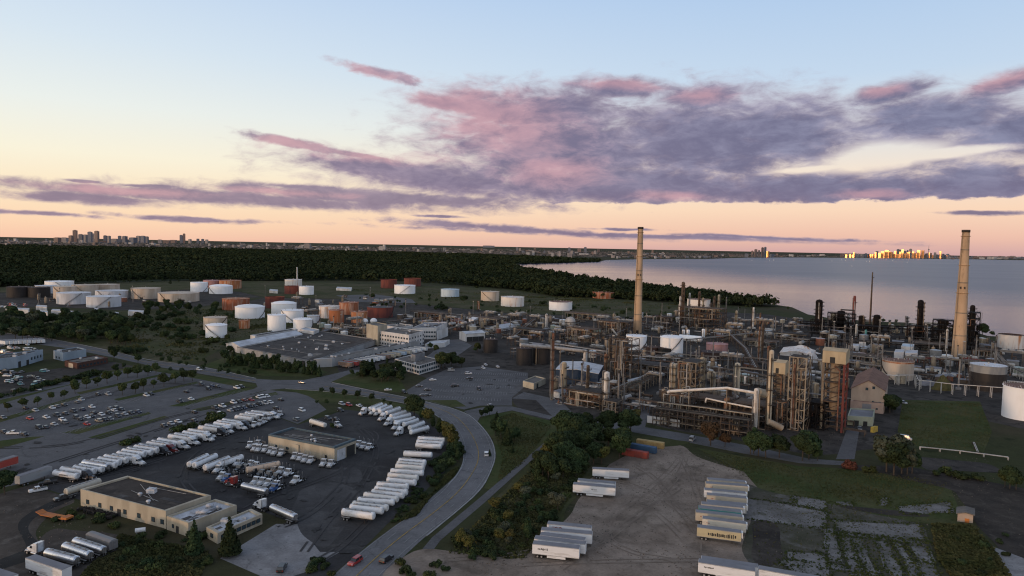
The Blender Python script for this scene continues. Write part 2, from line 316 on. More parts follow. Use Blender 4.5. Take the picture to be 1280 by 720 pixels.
# plants
mat('leaf_green', (0.041, 0.057, 0.021, 1), (0.064, 0.076, 0.030, 1), 0.5, 0.9, spec=0.06, rnd=0.3)
mat('leaf_dark', (0.024, 0.038, 0.017, 1), (0.038, 0.053, 0.022, 1), 0.5, 0.9, spec=0.1, rnd=0.3)
mat('leaf_yellow', (0.072, 0.075, 0.022, 1), (0.10, 0.09, 0.03, 1), 0.5, 0.9, spec=0.1, rnd=0.25)
mat('leaf_brown', (0.085, 0.055, 0.028, 1), (0.065, 0.045, 0.025, 1), 0.5, 0.9, spec=0.1, rnd=0.25)
mat('leaf_red', (0.13, 0.045, 0.03, 1), (0.09, 0.04, 0.028, 1), 0.5, 0.9, spec=0.1)
mat('leaf_grey', (0.075, 0.082, 0.055, 1), (0.055, 0.065, 0.04, 1), 0.5, 0.9, spec=0.1, rnd=0.2)
mat('forest_leaf', (0.018, 0.027, 0.012, 1), (0.034, 0.043, 0.018, 1), 0.005, 0.95, spec=0.05, c3=(0.046, 0.048, 0.022, 1), scale3=0.03, t3=(.5, .75))
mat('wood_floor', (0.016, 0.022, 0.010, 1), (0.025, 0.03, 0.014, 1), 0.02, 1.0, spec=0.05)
mat('weed_leaf', (0.055, 0.062, 0.025, 1), (0.086, 0.081, 0.037, 1), 0.06, 0.95, spec=0.05, c3=(0.039, 0.048, 0.018, 1), scale3=0.2)
mat('stone', (0.13, 0.115, 0.10, 1), (0.06, 0.054, 0.048, 1), 1.2, 0.95, spec=0.1)
mat('bark', (0.07, 0.055, 0.042, 1), (0.045, 0.036, 0.028, 1), 1.0, 0.95)
# far city
def facade(name, c, g1, cell=(5.0, 3.6), metal=0.0, warm=None):
    m = bpy.data.materials.new(name); m.use_nodes = True; t = m.node_tree; b = t.nodes['Principled BSDF']
    tcn = nd(t, 'ShaderNodeTexCoord'); s = nd(t, 'ShaderNodeSeparateXYZ'); t.links.new(tcn.outputs['Object'], s.inputs[0])
    hx = ma('FRACT', ma('DIVIDE', ma('ADD', s.outputs[0], s.outputs[1], tree=t), cell[0]*3, tree=t), tree=t)
    vz = ma('FRACT', ma('DIVIDE', s.outputs[2], cell[1]*3, tree=t), tree=t)
    w = ma('MULTIPLY', ma('GREATER_THAN', hx, 0.3, tree=t), ma('GREATER_THAN', vz, 0.35, tree=t), tree=t)
    oi = nd(t, 'ShaderNodeObjectInfo')
    base = mixc(oi.outputs['Random'], c, tuple(x*0.6 for x in c[:3])+(1,), tree=t)
    setin(t, b.inputs['Base Color'], mixc(w, base, g1, tree=t))
    b.inputs['Roughness'].default_value = 0.6
    MATS[name] = m
facade('city_concrete', (0.42, 0.36, 0.33, 1), (0.12, 0.12, 0.14, 1))
facade('city_glass', (0.20, 0.21, 0.25, 1), (0.07, 0.08, 0.11, 1))
facade('city_pale', (0.62, 0.58, 0.54, 1), (0.25, 0.24, 0.25, 1))
facade('city_brick', (0.28, 0.18, 0.14, 1), (0.1, 0.09, 0.1, 1))
mat('mirror_glass', (1.0, 0.44, 0.17, 1), None, 1, 0.35, metal=1.0)
mat('mirror_bright', (1.0, 0.62, 0.34, 1), None, 1, 0.19, metal=1.0)
mat('city_haze_roofs', (0.099, 0.093, 0.099, 1), (0.186, 0.174, 0.167, 1), 0.02, 0.9, c3=(0.031, 0.034, 0.031, 1), scale3=0.03, t3=(.45, .6))
emit('lamp_glow', (1.0, 0.86, 0.66, 1), 14.0)
emit('lamp_white', (0.95, 0.97, 1.0, 1), 14.0)
emit('lamp_orange', (1.0, 0.55, 0.2, 1), 10.0)
emit('window_lit', (1.0, 0.62, 0.25, 1), 1.6)

# ------------------------------------------------------------------ mesh builder
class MB:
    def __init__(s): s.v = []; s.f = []; s.mi = []; s.m = 0; s.sm = []; s.smooth = False
    def _add(s, vs, fs):
        o = len(s.v); s.v.extend([tuple(p) for p in vs]); s.f.extend([tuple(i+o for i in f) for f in fs])
        s.mi.extend([s.m]*len(fs)); s.sm.extend([s.smooth]*len(fs)); return s
    def box(s, x0, x1, y0, y1, z0, z1):
        v = [(x0, y0, z0), (x1, y0, z0), (x1, y1, z0), (x0, y1, z0), (x0, y0, z1), (x1, y0, z1), (x1, y1, z1), (x0, y1, z1)]
        return s._add(v, [(3, 2, 1, 0), (4, 5, 6, 7), (0, 1, 5, 4), (1, 2, 6, 5), (2, 3, 7, 6), (3, 0, 4, 7)])
    def prism(s, pts, z0, z1, top=True):
        n = len(pts); v = [(p[0], p[1], z0) for p in pts]+[(p[0], p[1], z1) for p in pts]
        fs = [(i, (i+1) % n, n+(i+1) % n, n+i) for i in range(n)]
        if top: fs += [tuple(range(n, 2*n)), tuple(range(n-1, -1, -1))]
        return s._add(v, fs)
    def hull(s, b, t):
        """two rings of four points"""
        v = list(b)+list(t)
        return s._add(v, [(3, 2, 1, 0), (4, 5, 6, 7), (0, 1, 5, 4), (1, 2, 6, 5), (2, 3, 7, 6), (3, 0, 4, 7)])
    def cyl(s, x, y, z0, z1, r0, r1=None, n=16, cap=True):
        return s.tube((x, y, z0), (x, y, z1), r0, r1, n, cap)
    def tube(s, p, q, r0, r1=None, n=8, cap=True, flat=1.0):
        r1 = r0 if r1 is None else r1
        p, q = Vector(p), Vector(q); d = (q-p)
        if d.length < 1e-6: return s
        d.normalize(); a = Vector((0, 0, 1)) if abs(d.z) < 0.9 else Vector((1, 0, 0))
        u = d.cross(a).normalized(); w = u.cross(d).normalized()
        if abs(d.z) > 0.9: w = -w if (u.cross(w)).dot(d) < 0 else w
        vs = []
        for c, r in ((p, r0), (q, r1)):
            for i in range(n):
                t = 2*math.pi*i/n; vs.append(c+u*(r*math.cos(t))+w*(r*flat*math.sin(t)))
        sg = 1 if u.cross(w).dot(d) > 0 else -1
        fs = [(i, (i+1) % n, n+(i+1) % n, n+i) if sg > 0 else (n+i, n+(i+1) % n, (i+1) % n, i) for i in range(n)]
        sm = s.smooth; s.smooth = n > 8; s._add(vs, fs); s.smooth = False
        if cap: s._add(vs, [tuple(range(n-1, -1, -1)) if sg > 0 else tuple(range(n)), tuple(range(n, 2*n)) if sg > 0 else tuple(range(2*n-1, n-1, -1))])
        s.smooth = sm; return s
    def path(s, pts, r, n=6):
        for a, b in zip(pts, pts[1:]): s.tube(a, b, r, n=n)
        return s
    def beam(s, p, q, w, h=None):
        """square bar from p to q"""
        return s.tube(p, q, w*0.707, n=4)
    def lathe(s, prof, n=20, x=0, y=0):
        vs = []; k = len(prof)
        for (r, z) in prof:
            for i in range(n):
                t = 2*math.pi*i/n; vs.append((x+r*math.cos(t), y+r*math.sin(t), z))
        fs = [(j*n+i, j*n+(i+1) % n, (j+1)*n+(i+1) % n, (j+1)*n+i) for j in range(k-1) for i in range(n)]
        s.smooth = True; s._add(vs, fs); s.smooth = False; return s
    def quad(s, a, b, c, d): return s._add([a, b, c, d], [(0, 1, 2, 3)])
    def mesh(s, name, ms):
        me = bpy.data.meshes.new(name); me.from_pydata(s.v, [], s.f)
        for m in (ms if isinstance(ms, (list, tuple)) else [ms]): me.materials.append(MATS[m])
        if any(s.mi): me.polygons.foreach_set('material_index', s.mi)
        me.polygons.foreach_set('use_smooth', s.sm)
        me.update(); return me
    def build(s, name, ms, parent=None, label=None):
        if not s.v: return None
        o = bpy.data.objects.new(name, s.mesh(name, ms)); COL.objects.link(o); o.parent = parent
        if label: o['label'] = label
        return o

# ------------------------------------------------------------------ things and their labels
LANDMARKS = [(797, 395, 'the left tall chimney'), (1198, 440, 'the right tall chimney'), (725, 470, 'the navy building'), (880, 528, 'the front pipe rack'),
    (1040, 500, 'the right drum tower'), (970, 500, 'the left drum tower'), (1085, 495, 'the gabled building'), (1270, 500, 'the big white tank'), (380, 440, 'the flat-roofed warehouse'),
    (505, 425, 'the white office block'), (390, 562, 'the small truck depot'), (175, 640, 'the brown-roofed depot'), (605, 560, 'the road bend'), (850, 590, 'the dirt yard'),
    (800, 670, 'the rubble pile'), (1090, 660, 'the broken slabs'), (90, 520, 'the staff car park'), (210, 455, 'the main road'), (110, 375, 'the left tank farm'), (270, 365, 'the far left tanks'),
    (1090, 408, 'the flare mast'), (360, 400, 'the white tank cluster'), (440, 395, 'the rusty tanks'), (700, 590, 'the thicket'), (980, 388, 'the lake shore'), (1180, 540, 'the fenced field'),
    (875, 395, 'the raised orange tank'), (820, 435, 'the white twin tanks'), (605, 480, 'the office car park'), (525, 460, 'the glass-fronted office'), (560, 395, 'the red pipe heap'),
    (1150, 420, 'the tall black column'), (1240, 470, 'the grey half-black tank'), (700, 405, 'the grey sphere'), (635, 440, 'the dark round tank'), (40, 450, 'the pale blue sheds'),
    (70, 410, 'the roadside wood'), (1010, 440, 'the covered white heap'), (890, 440, 'the pink tank'), (1050, 560, 'the plant gate road'), (300, 520, 'the tanker row'), (500, 610, 'the right tanker row'),
    (1125, 455, 'the rust-topped tank'), (690, 440, 'the striped orange stack'), (660, 530, 'the footpath'), (430, 480, 'the road junction'), (120, 690, 'the silver tankers'), (480, 700, 'the yard entrance'),
    (900, 640, 'the cream trailers'), (1230, 640, 'the green fence')]
PENDING = []
def near_mark(px, avoid=None):
    best = sorted(LANDMARKS, key=lambda l: (l[0]-px[0])**2+(2.2*(l[1]-px[1]))**2)
    for l in best:
        if avoid and any(w in l[2] for w in avoid.split()[-1:]): continue
        break
    dx_, dy_ = px[0]-l[0], px[1]-l[1]
    if abs(dx_) < 14 and abs(dy_) < 9: r = 'beside'
    elif dy_ < -abs(dx_)*0.35: r = 'behind'
    elif dy_ > abs(dx_)*0.35: r = 'in front of'
    elif dx_ < 0: r = 'left of'
    else: r = 'right of'
    return r+' '+l[2]
def tag(o, desc, cat, group=None, where=True, pos=None):
    """where: True -> add the nearest landmark; string -> add that phrase; False -> the description is already unique"""
    p = pos if pos is not None else o.location
    o['category'] = cat
    if group: o['group'] = group
    PENDING.append((o, desc, where, PX(p)))
    return o
ORD = ['first', 'second', 'third', 'fourth', 'fifth', 'sixth', 'seventh', 'eighth', 'ninth', 'tenth', 'eleventh', 'twelfth', 'thirteenth', 'fourteenth', 'fifteenth', 'sixteenth',
       'seventeenth', 'eighteenth', 'nineteenth', 'twentieth']
TENS = {2: 'twenty', 3: 'thirty', 4: 'forty', 5: 'fifty', 6: 'sixty', 7: 'seventy', 8: 'eighty', 9: 'ninety'}
def ordinal(i):
    if i < 20: return ORD[i]
    n = i+1
    if n % 10 == 0 and n < 100: return TENS[n//10][:-1]+'ieth'
    if n < 100: return TENS[n//10]+'-'+ORD[n % 10-1]
    return str(n)+'th'
def finish_labels():
    by = {}
    for o, d, w, px in PENDING:
        lab = d if w is False else (d+' '+(near_mark(px, d) if w is True else w))
        by.setdefault(lab, []).append((px[0], px[1], o))
    for lab, l in by.items():
        l.sort(key=lambda t: t[0]); n = len(l)
        for i, (x, y, o) in enumerate(l):
            if n == 1: o['label'] = lab
            elif n == 2: o['label'] = lab+(', the left one', ', the right one')[i]
            else:
                s = 'leftmost' if i == 0 else 'rightmost' if i == n-1 else (ordinal(i)+' from left' if i <= n/2 else ordinal(n-1-i)+' from right')
                o['label'] = lab+', '+s
def thing(name, loc, desc, cat, group=None, rz=0.0, where=True):
    o = bpy.data.objects.new(name, None); COL.objects.link(o); o.location = loc; o.rotation_euler = (0, 0, rz); o.empty_display_size = 0.5
    return tag(o, desc, cat, group, where)
class Proto:
    """a kind of thing: parts (name, mesh, local matrix or None, [sub-parts])"""
    def __init__(s): s.parts = []
    def add(s, name, mb, ms, sub=None):
        p = [name, mb.mesh(name, ms), []]; (s.parts if sub is None else sub[2]).append(p); return p
    def place(s, name, loc, rz, desc, cat, group=None, where=True, color=None, scale=1.0, skip=()):
        r = thing(name, loc, desc, cat, group, rz, where); r.scale = (scale,)*3 if not isinstance(scale, tuple) else scale
        for p in s.parts:
            if p[0] in skip: continue
            o = bpy.data.objects.new(p[0], p[1]); COL.objects.link(o); o.parent = r
            if color: o.color = color
            for q in p[2]:
                c = bpy.data.objects.new(q[0], q[1]); COL.objects.link(c); c.parent = o
                if color: c.color = color
        return r
def single(name, mb, ms, desc, cat, group=None, where=True, loc=(0, 0, 0), pos=None):
    o = mb.build(name, ms); o.location = loc
    return tag(o, desc, cat, group, where, pos)
def heading(a, b):
    return math.atan2(b[1]-a[1], b[0]-a[0])
def structure(name, mb, ms):
    o = mb.build(name, ms); o['kind'] = 'structure'; return o
def stuff(name, mb, ms):
    o = mb.build(name, ms); o['kind'] = 'stuff'; return o
# ------------------------------------------------------------------ land, lake, ground sheets
from mathutils.geometry import tessellate_polygon
SHEETS = 0
def sheet(name, px, m, z, kind='structure', world_pts=None):
    global SHEETS
    SHEETS += 1; z = z+0.0009*SHEETS if z > 0 else 0.0     # never two sheets at one height
    pts = world_pts or [G(*p) for p in px]
    if m in ('dirt', 'dark_soil', 'brown_soil', 'black_mud', 'slab_soil', 'scrub_soil', 'plant_gravel', 'slab_concrete') or name in ('pale_sweep', 'yard_patch'):
        rg = random.Random(SHEETS); n_ = len(pts); q_ = []
        it = 1 if m == 'slab_concrete' else 3
        for i in range(n_):                                  # ragged edges where no kerb holds them
            a_, b_ = Vector(pts[i]), Vector(pts[(i+1) % n_]); L = (b_-a_).length; k_ = max(1, min(14, int(L/(9 if it == 3 else 6))))
            for j in range(k_):
                w_ = a_.lerp(b_, j/k_); amp = min(.12*L, 1.6 if it == 3 else .7)
                q_.append(w_+Vector((rg.uniform(-amp, amp), rg.uniform(-amp, amp), 0)))
        for _ in range(2 if it == 3 else 0):
            q_ = [v for i in range(len(q_)) for v in (q_[i].lerp(q_[(i+1) % len(q_)], .25), q_[i].lerp(q_[(i+1) % len(q_)], .75))]
        pts = q_
    if name == 'curve_road':
        for _ in range(2): pts = [v for i in range(len(pts)) for v in (pts[i].lerp(pts[(i+1) % len(pts)], .25), pts[i].lerp(pts[(i+1) % len(pts)], .75))]
    vs = [(p[0], p[1], z) for p in pts]
    tris = tessellate_polygon([[Vector(v) for v in vs]])
    mb = MB()
    out = []
    for t in tris:
        a, b, c = (Vector(vs[i]) for i in t)
        out.append(t if (b-a).cross(c-a).z > 0 else t[::-1])
    mb._add(vs, out)
    o = mb.build(name, m); o['kind'] = kind
    return o
near_shore = [(1760, 640), (1500, 500), (1300, 432), (1262, 421), (1235, 420), (1215, 414), (1180, 408), (1130, 403), (1100, 402), (1070, 400), (1040, 398), (1010, 393), (990, 384), (970, 381),
              (940, 377), (905, 371.5), (860, 364.5), (815, 358.5), (770, 352.5), (725, 346.5), (690, 341.5), (660, 337), (640, 332)]
far_shore = [(650, 328.4), (690, 327.8), (750, 326.6), (757, 324.8), (780, 324.3), (800, 323.8), (850, 323.4), (880, 323.6), (915, 322.4), (940, 321.8), (1000, 321.7), (1060, 322.2), (1120, 322.8), (1200, 323.8), (1290, 325.4), (1500, 329)]
P = [(60000, -3000), (60000, -60000), (-60000, -60000), (-60000, 70000), (60000, 70000), (60000, 26000)]
lp = [Vector((x, y, 0)) for x, y in P] + [G(*p) for p in reversed(far_shore)] + [G(*p) for p in reversed(near_shore)]
land = sheet('ground', None, 'land', 0.0, world_pts=lp)
# bank: a skirt down to the water
mb = MB(); sh = [G(*p) for p in near_shore+far_shore]
for a, b in zip(sh, sh[1:]): mb.quad((a.x, a.y, 0), (b.x, b.y, 0), (b.x, b.y, -4), (a.x, a.y, -4))
structure('lake_bank', mb, 'dirt')
w = bpy.data.materials.new('lake_water'); w.use_nodes = True; t = w.node_tree; b = t.nodes['Principled BSDF']
b.inputs['Base Color'].default_value = (0.016, 0.036, 0.06, 1); b.inputs['IOR'].default_value = 1.33
co = nd(t, 'ShaderNodeTexCoord').outputs['Object']
n1 = noise(vm('MULTIPLY', co, (0.012, 0.028, 1), tree=t), 1.0, 6, 0.65, tree=t)
n2 = noise(vm('MULTIPLY', co, (0.0005, 0.0022, 1), tree=t), 1.0, 4, 0.6, 0.5, tree=t)
sx = nd(t, 'ShaderNodeSeparateXYZ'); t.links.new(co, sx.inputs[0])
off = ma('SUBTRACT', sx.outputs[0], ma('SUBTRACT', 640.0, ma('MULTIPLY', sx.outputs[1], 0.16, tree=t), tree=t), tree=t)     # metres out from the sheltered shore
setin(t, b.inputs['Roughness'], ma('ADD', ma('ADD', 0.12, ma('MULTIPLY', smooth(off, 50, 1100, tree=t), 0.19, tree=t), tree=t), ma('MULTIPLY', ma('SUBTRACT', n2.outputs['Fac'], 0.4, tree=t), 0.12, tree=t), tree=t))
bp = nd(t, 'ShaderNodeBump'); bp.inputs['Strength'].default_value = 0.16; bp.inputs['Distance'].default_value = 1.0
t.links.new(n1.outputs['Fac'], bp.inputs['Height']); t.links.new(bp.outputs[0], b.inputs['Normal'])
MATS['lake_water'] = w
structure('water', MB()._add([(-60000, -60000, -2.2), (60000, -60000, -2.2), (60000, 70000, -2.2), (-60000, 70000, -2.2)], [(0, 1, 2, 3)]), 'lake_water')

Z = 0.004
# refinery ground, fields and lots
sheet('plant_ground', [(395, 432), (470, 424), (420, 400), (360, 385), (300, 380), (330, 372), (420, 374), (520, 380), (640, 392), (700, 394), (790, 396), (900, 390), (960, 393), (1010, 401), (1100, 407), (1180, 413), (1235, 424), (1300, 440),
      (1400, 490), (1420, 560), (1300, 540), (1200, 520), (1120, 560), (1010, 570), (940, 553), (830, 535), (790, 520), (690, 545), (655, 520), (640, 500), (560, 480), (500, 462), (430, 470)], 'plant_gravel', Z)
sheet('tank_farm_ground', [(-60, 392), (0, 384), (80, 384), (150, 388), (250, 384), (300, 372), (330, 372), (300, 365), (240, 362), (160, 366), (0, 366), (-60, 368)], 'plant_gravel', Z)
sheet('tank_meadow', [(-20, 360), (0, 355), (200, 350), (330, 351), (560, 358), (640, 362), (740, 369), (900, 387), (900, 389), (790, 395), (640, 391), (520, 379), (420, 373), (330, 371), (300, 364), (240, 361), (160, 365), (0, 365)], 'scrub_soil', Z)
sheet('scrub_field', [(-60, 394), (150, 389), (250, 385), (300, 380), (360, 385), (400, 396), (280, 432), (245, 456), (185, 450), (140, 438), (72, 424), (0, 432), (-60, 440)], 'scrub_soil', Z)
sheet('crude_pond', [(420, 369), (470, 368), (515, 374), (520, 379), (440, 377)], 'lot_asphalt', 2*Z)
# roads
sheet('main_road', [(-60, 414), (20, 417), (72, 425.5), (140, 439), (185, 451), (245, 457), (320, 473.5), (345, 475), (380, 475), (410, 469), (440, 462), (470, 464), (430, 473), (413, 478), (470, 489), (527, 500), (528, 507), (505, 504.5), (460, 495), (407, 488), (357, 485.5),
      (330, 488), (300, 497), (290, 493.5), (322, 484), (320, 479), (232, 464), (187, 457), (140, 446.5), (82, 435), (20, 427), (-60, 422)], 'road_asphalt', 3*Z)
sheet('curve_road', [(527, 500), (580, 514), (597, 527), (615, 549), (620, 570), (614, 588), (602, 612), (570, 640), (532, 670), (500, 700), (475, 722), (440, 760), (380, 760), (413, 722), (445, 694), (480, 667), (515, 642), (545, 617), (570, 595), (578, 580), (579, 570), (576, 557), (567, 540), (552, 524), (528, 507)], 'curve_asphalt', 3*Z)
sheet('side_road', [(580, 514), (588, 512), (610, 508), (640, 508), (640, 513), (600, 521), (597, 527)], 'road_asphalt', 3*Z)
sheet('plant_road', [(640, 508), (690, 520), (670, 500), (640, 498), (655, 490), (700, 500), (720, 520), (800, 533), (850, 541), (940, 558), (1010, 573), (1060, 577), (1060, 582), (1000, 579), (930, 567), (840, 549), (790, 540), (700, 527), (640, 513)], 'road_asphalt', 3*Z)
sheet('gate_road', [(1058, 538), (1074, 538), (1068, 574), (1045, 574)], 'lot_asphalt', 4*Z)
sheet('rack_road', [(790, 500), (815, 505), (806, 535), (788, 533)], 'road_asphalt', 3*Z)
sheet('dock_road', [(528, 450), (560, 425), (575, 424), (590, 432), (570, 446), (555, 455)], 'road_asphalt', 3*Z)
# left car park with its aisles
sheet('staff_lot', [(-60, 512), (0, 496), (125, 467), (172, 460.5), (205, 466), (298, 483), (290, 493.5), (300, 497), (335, 487.5), (385, 492), (408, 512), (372, 530), (345, 520), (330, 520), (60, 598), (-60, 622)], 'lot_asphalt', 2*Z)
sheet('pale_yard', [(-60, 480), (60, 462), (140, 452), (172, 458), (125, 465), (0, 494), (-60, 508)], 'plant_gravel', Z)
sheet('truck_yard', [(60, 599), (330, 521), (345, 521), (372, 531), (415, 518), (430, 512), (450, 514), (500, 506), (525, 520), (550, 540), (562, 560), (556, 590), (520, 625), (484, 655), (450, 690), (413, 720), (360, 720), (330, 690), (370, 655), (330, 640), (265, 640), (110, 610), (100, 625), (60, 612)], 'yard_asphalt', 3*Z)
sheet('dark_track', [(-60, 632), (60, 599.6), (60, 612), (100, 626), (60, 640), (40, 665), (60, 690), (20, 722), (-60, 740)], 'brown_soil', 2*Z)
sheet('mud_track', [(100, 622), (75, 632), (45, 645), (33, 660), (48, 675), (58, 685), (40, 700), (0, 712), (-20, 722), (-60, 722), (0, 700), (30, 688), (38, 678), (22, 662), (28, 648), (60, 628), (90, 616)], 'black_mud', 4*Z)
sheet('tanker_apron', [(60, 660), (170, 672), (150, 700), (100, 722), (20, 726), (40, 700)], 'brown_soil', 3*Z)
sheet('concrete_apron', [(275, 698), (345, 655), (372, 655), (400, 690), (425, 690), (380, 716), (360, 722), (330, 722)], 'concrete', 4*Z)
sheet('yard_patch', [(400, 585), (440, 583), (455, 590), (450, 605), (405, 600)], 'yard_light', 4*Z)
sheet('pale_sweep', [(370, 610), (420, 602), (455, 612), (440, 640), (420, 665), (405, 690), (385, 680), (365, 650)], 'yard_light', 4*Z)
sheet('office_lot', [(505, 490), (535, 472), (560, 461), (600, 458), (660, 466), (660, 480), (640, 497), (640, 507), (600, 507), (580, 512), (530, 500)], 'lot_asphalt', 2*Z)
# lawns
sheet('road_lawn', [(357, 486.5), (407, 489.5), (460, 497), (505, 506), (528, 511), (528, 518), (500, 511), (440, 503), (400, 503), (385, 495)], 'lawn', 3*Z)
sheet('lot_verge', [(208, 466), (232, 465), (320, 481), (322, 483), (300, 484)], 'lawn', 3*Z)
sheet('upper_verge', [(125, 466), (172, 457.5), (207, 461), (230, 465), (205, 466), (172, 460.4)], 'lawn', 3*Z)
sheet('corner_lawn', [(415, 477), (440, 466), (500, 474), (510, 492), (470, 488)], 'lawn', 3*Z)
sheet('bend_lawn', [(598, 527), (605, 520), (640, 514), (700, 529), (692, 550), (655, 580), (612, 612), (605, 610), (615, 588), (621, 570), (616, 549)], 'lawn', 3*Z)
sheet('lot_lawn', [(530, 500.5), (570, 500), (583, 508), (565, 509)], 'lawn', 4*Z)
sheet('footpath', [(525, 690), (540, 672), (600, 622), (640, 588), (690, 545), (700, 535), (704, 537), (696, 548), (648, 590), (606, 628), (550, 676), (540, 690)], 'lot_asphalt', 4*Z)
sheet('north_lawn', [(0, 500), (100, 478), (125, 470), (124, 473), (60, 488), (0, 505)], 'lawn', 3*Z)
for i, pl in enumerate([[(-10, 526), (100, 494), (102, 497), (0, 528)], [(95, 491), (200, 468), (202, 470), (100, 493)], [(142, 499), (246, 477), (249, 479), (148, 501)],
        [(78, 541), (185, 515), (189, 517), (98, 542.5)], [(110, 547), (205, 520), (212, 521.5), (126, 549)], [(210, 508), (300, 485), (320, 485.5), (228, 508)], [(240, 512), (345, 490), (348, 493), (250, 514)],
        [(-40, 556), (40, 546), (56, 545.5), (0, 561), (-40, 568)]]):
    sheet('island_lawn', pl, 'lawn', 4*Z)
# dirt yard, slabs, field
sheet('dirt_yard', [(500, 700), (530, 684), (560, 690), (650, 700), (700, 655), (735, 600), (760, 580), (800, 560), (850, 556), (870, 570), (930, 590), (960, 600), (945, 640), (930, 690), (960, 722), (1000, 780), (500, 780), (475, 722)], 'dirt', 2*Z)
sheet('east_field', [(870, 560), (1000, 583), (1100, 588), (1185, 602), (1200, 640), (1200, 660), (1160, 655), (960, 625), (930, 590)], 'lawn', 2*Z)
sheet('slab_field', [(925, 600), (965, 615), (1085, 640), (1160, 655), (1170, 722), (1200, 790), (960, 790), (950, 722), (928, 690), (945, 640)], 'slab_soil', 2*Z)
SLABS = []
for pl in [[(990, 619), (1034, 626), (1034, 638), (994, 632)], [(925, 622), (985, 630), (1035, 640), (1030, 662), (980, 655), (925, 648)], [(1040, 650), (1150, 656), (1158, 676), (1050, 665)], [(1040, 665), (1160, 678), (1161, 681), (1040, 668)],
           [(985, 690), (1030, 692), (1040, 722), (990, 722)], [(1052, 670), (1062, 671), (1078, 722), (1062, 722)], [(1066, 672), (1078, 673), (1100, 722), (1085, 722)], [(1094, 675), (1110, 677), (1130, 722), (1112, 722)], [(1116, 678), (1128, 679), (1150, 722), (1138, 722)],
           [(1134, 680), (1160, 684), (1168, 704), (1145, 702)], [(1145, 704), (1168, 706), (1176, 726), (1154, 726)], [(1100, 622), (1112, 622), (1108, 632), (1098, 632)], [(1046, 628), (1066, 628), (1066, 634), (1050, 632)], [(975, 700), (1100, 712), (1100, 718), (975, 706)],
           [(1120, 634), (1185, 627), (1190, 640), (1130, 644)], [(1030, 660), (1045, 662), (1052, 705), (1034, 700)]]:
    SLABS.append(pl); sheet('concrete_slab', pl, 'slab_concrete', 4*Z)
sheet('mud_pool', [(1042, 632), (1085, 634), (1120, 639), (1160, 643), (1158, 646), (1110, 645), (1065, 638)], 'dark_soil', 5*Z)
sheet('mud_pool', [(940, 652), (962, 650), (975, 658), (972, 680), (978, 700), (958, 712), (942, 700), (950, 676)], 'dark_soil', 4*Z)
sheet('rough_meadow', [(1164, 655), (1215, 656), (1245, 690), (1265, 730), (1190, 730), (1172, 700)], 'scrub_soil', 4*Z)
sheet('service_road', [(1060, 580), (1130, 583), (1180, 592), (1200, 596), (1290, 612), (1400, 640), (1420, 760), (1285, 740), (1240, 680), (1190, 612), (1100, 590), (1040, 584)], 'dark_soil', 3*Z)
sheet('pale_track', [(1232, 680), (1285, 700), (1320, 740), (1272, 740)], 'concrete', 4*Z)
sheet('fenced_field', [(1128, 500), (1225, 502), (1240, 540), (1230, 565), (1150, 560), (1122, 540)], 'lawn', 3*Z)
sheet('south_gravel', [(1140, 570), (1240, 580), (1250, 590), (1160, 588)], 'plant_gravel', 4*Z)
sheet('container_grass', [(640, 690), (600, 660), (620, 620), (690, 550), (790, 545), (870, 552), (850, 557), (800, 561), (762, 580), (735, 600), (700, 656), (655, 700)], 'scrub_soil', 2.5*Z)
sheet('spruce_lawn', [(250, 458), (300, 440), (400, 462), (410, 466), (385, 471), (330, 470)], 'lawn', 2*Z)
# painted lines and kerbs
def strip(name, px, wid, m, z=0.12, h=0.0):
    pts = [G(*p) for p in px]; mb = MB()
    for _ in range(2): pts = [pts[0]]+[v for i in range(len(pts)-1) for v in (pts[i].lerp(pts[i+1], .25), pts[i].lerp(pts[i+1], .75))]+[pts[-1]]
    for a, b in zip(pts, pts[1:]):
        d = (b-a); d.z = 0; d.normalize(); n = Vector((-d.y, d.x, 0))*wid/2
        if h: mb.hull([(a-n).to_tuple()[:2]+(0,), (b-n).to_tuple()[:2]+(0,), (b+n).to_tuple()[:2]+(0,), (a+n).to_tuple()[:2]+(0,)], [((a-n).x, (a-n).y, h), ((b-n).x, (b-n).y, h), ((b+n).x, (b+n).y, h), ((a+n).x, (a+n).y, h)])
        else: mb.quad(*[(p.x, p.y, z) for p in (a-n, b-n, b+n, a+n)])
    return structure(name, mb, m)
strip('road_marking', [(72, 430), (140, 442.5), (186, 454), (240, 460.5), (320, 476.5)], 0.3, 'paint_yellow')
strip('road_marking', [(405, 483), (465, 492), (527, 503.5)], 0.3, 'paint_yellow')
strip('road_marking', [(527, 503.5), (566, 517), (585, 535), (597, 557), (599, 573), (592, 590), (573, 616), (540, 643), (505, 668), (470, 697), (430, 735)], 0.3, 'paint_yellow')
strip('kerb', [(415, 478), (470, 489.4), (527, 500.4), (580, 514.4), (597, 527), (615, 549), (620, 570), (614, 588), (602, 612), (570, 640), (533, 670)], 0.5, 'kerb', h=0.13)
strip('kerb', [(560, 606), (571, 595), (579, 580), (580, 570), (577, 557), (568, 540), (553, 524), (528, 508), (460, 496), (407, 489), (357, 486)], 0.5, 'kerb', h=0.13)
strip('kerb', [(-60, 413.6), (20, 416.6), (72, 425), (140, 438.5), (185, 450.5), (245, 456.5), (320, 473)], 0.7, 'kerb', h=0.13)
def offset_px(px, d):
    pts = [G(*p) for p in px]; out = []
    for i, p in enumerate(pts):
        t_ = (pts[min(i+1, len(pts)-1)]-pts[max(i-1, 0)]).normalized(); q = p+Vector((-t_.y, t_.x, 0))*d; out.append(PX(q))
    return out
CL = [(527, 503.5), (548, 509), (566, 517), (577, 525), (586, 535), (593, 546), (597, 557), (599, 566), (599, 575), (595, 586), (586, 599), (573, 616), (558, 629), (540, 643), (505, 668), (470, 697), (430, 735)]
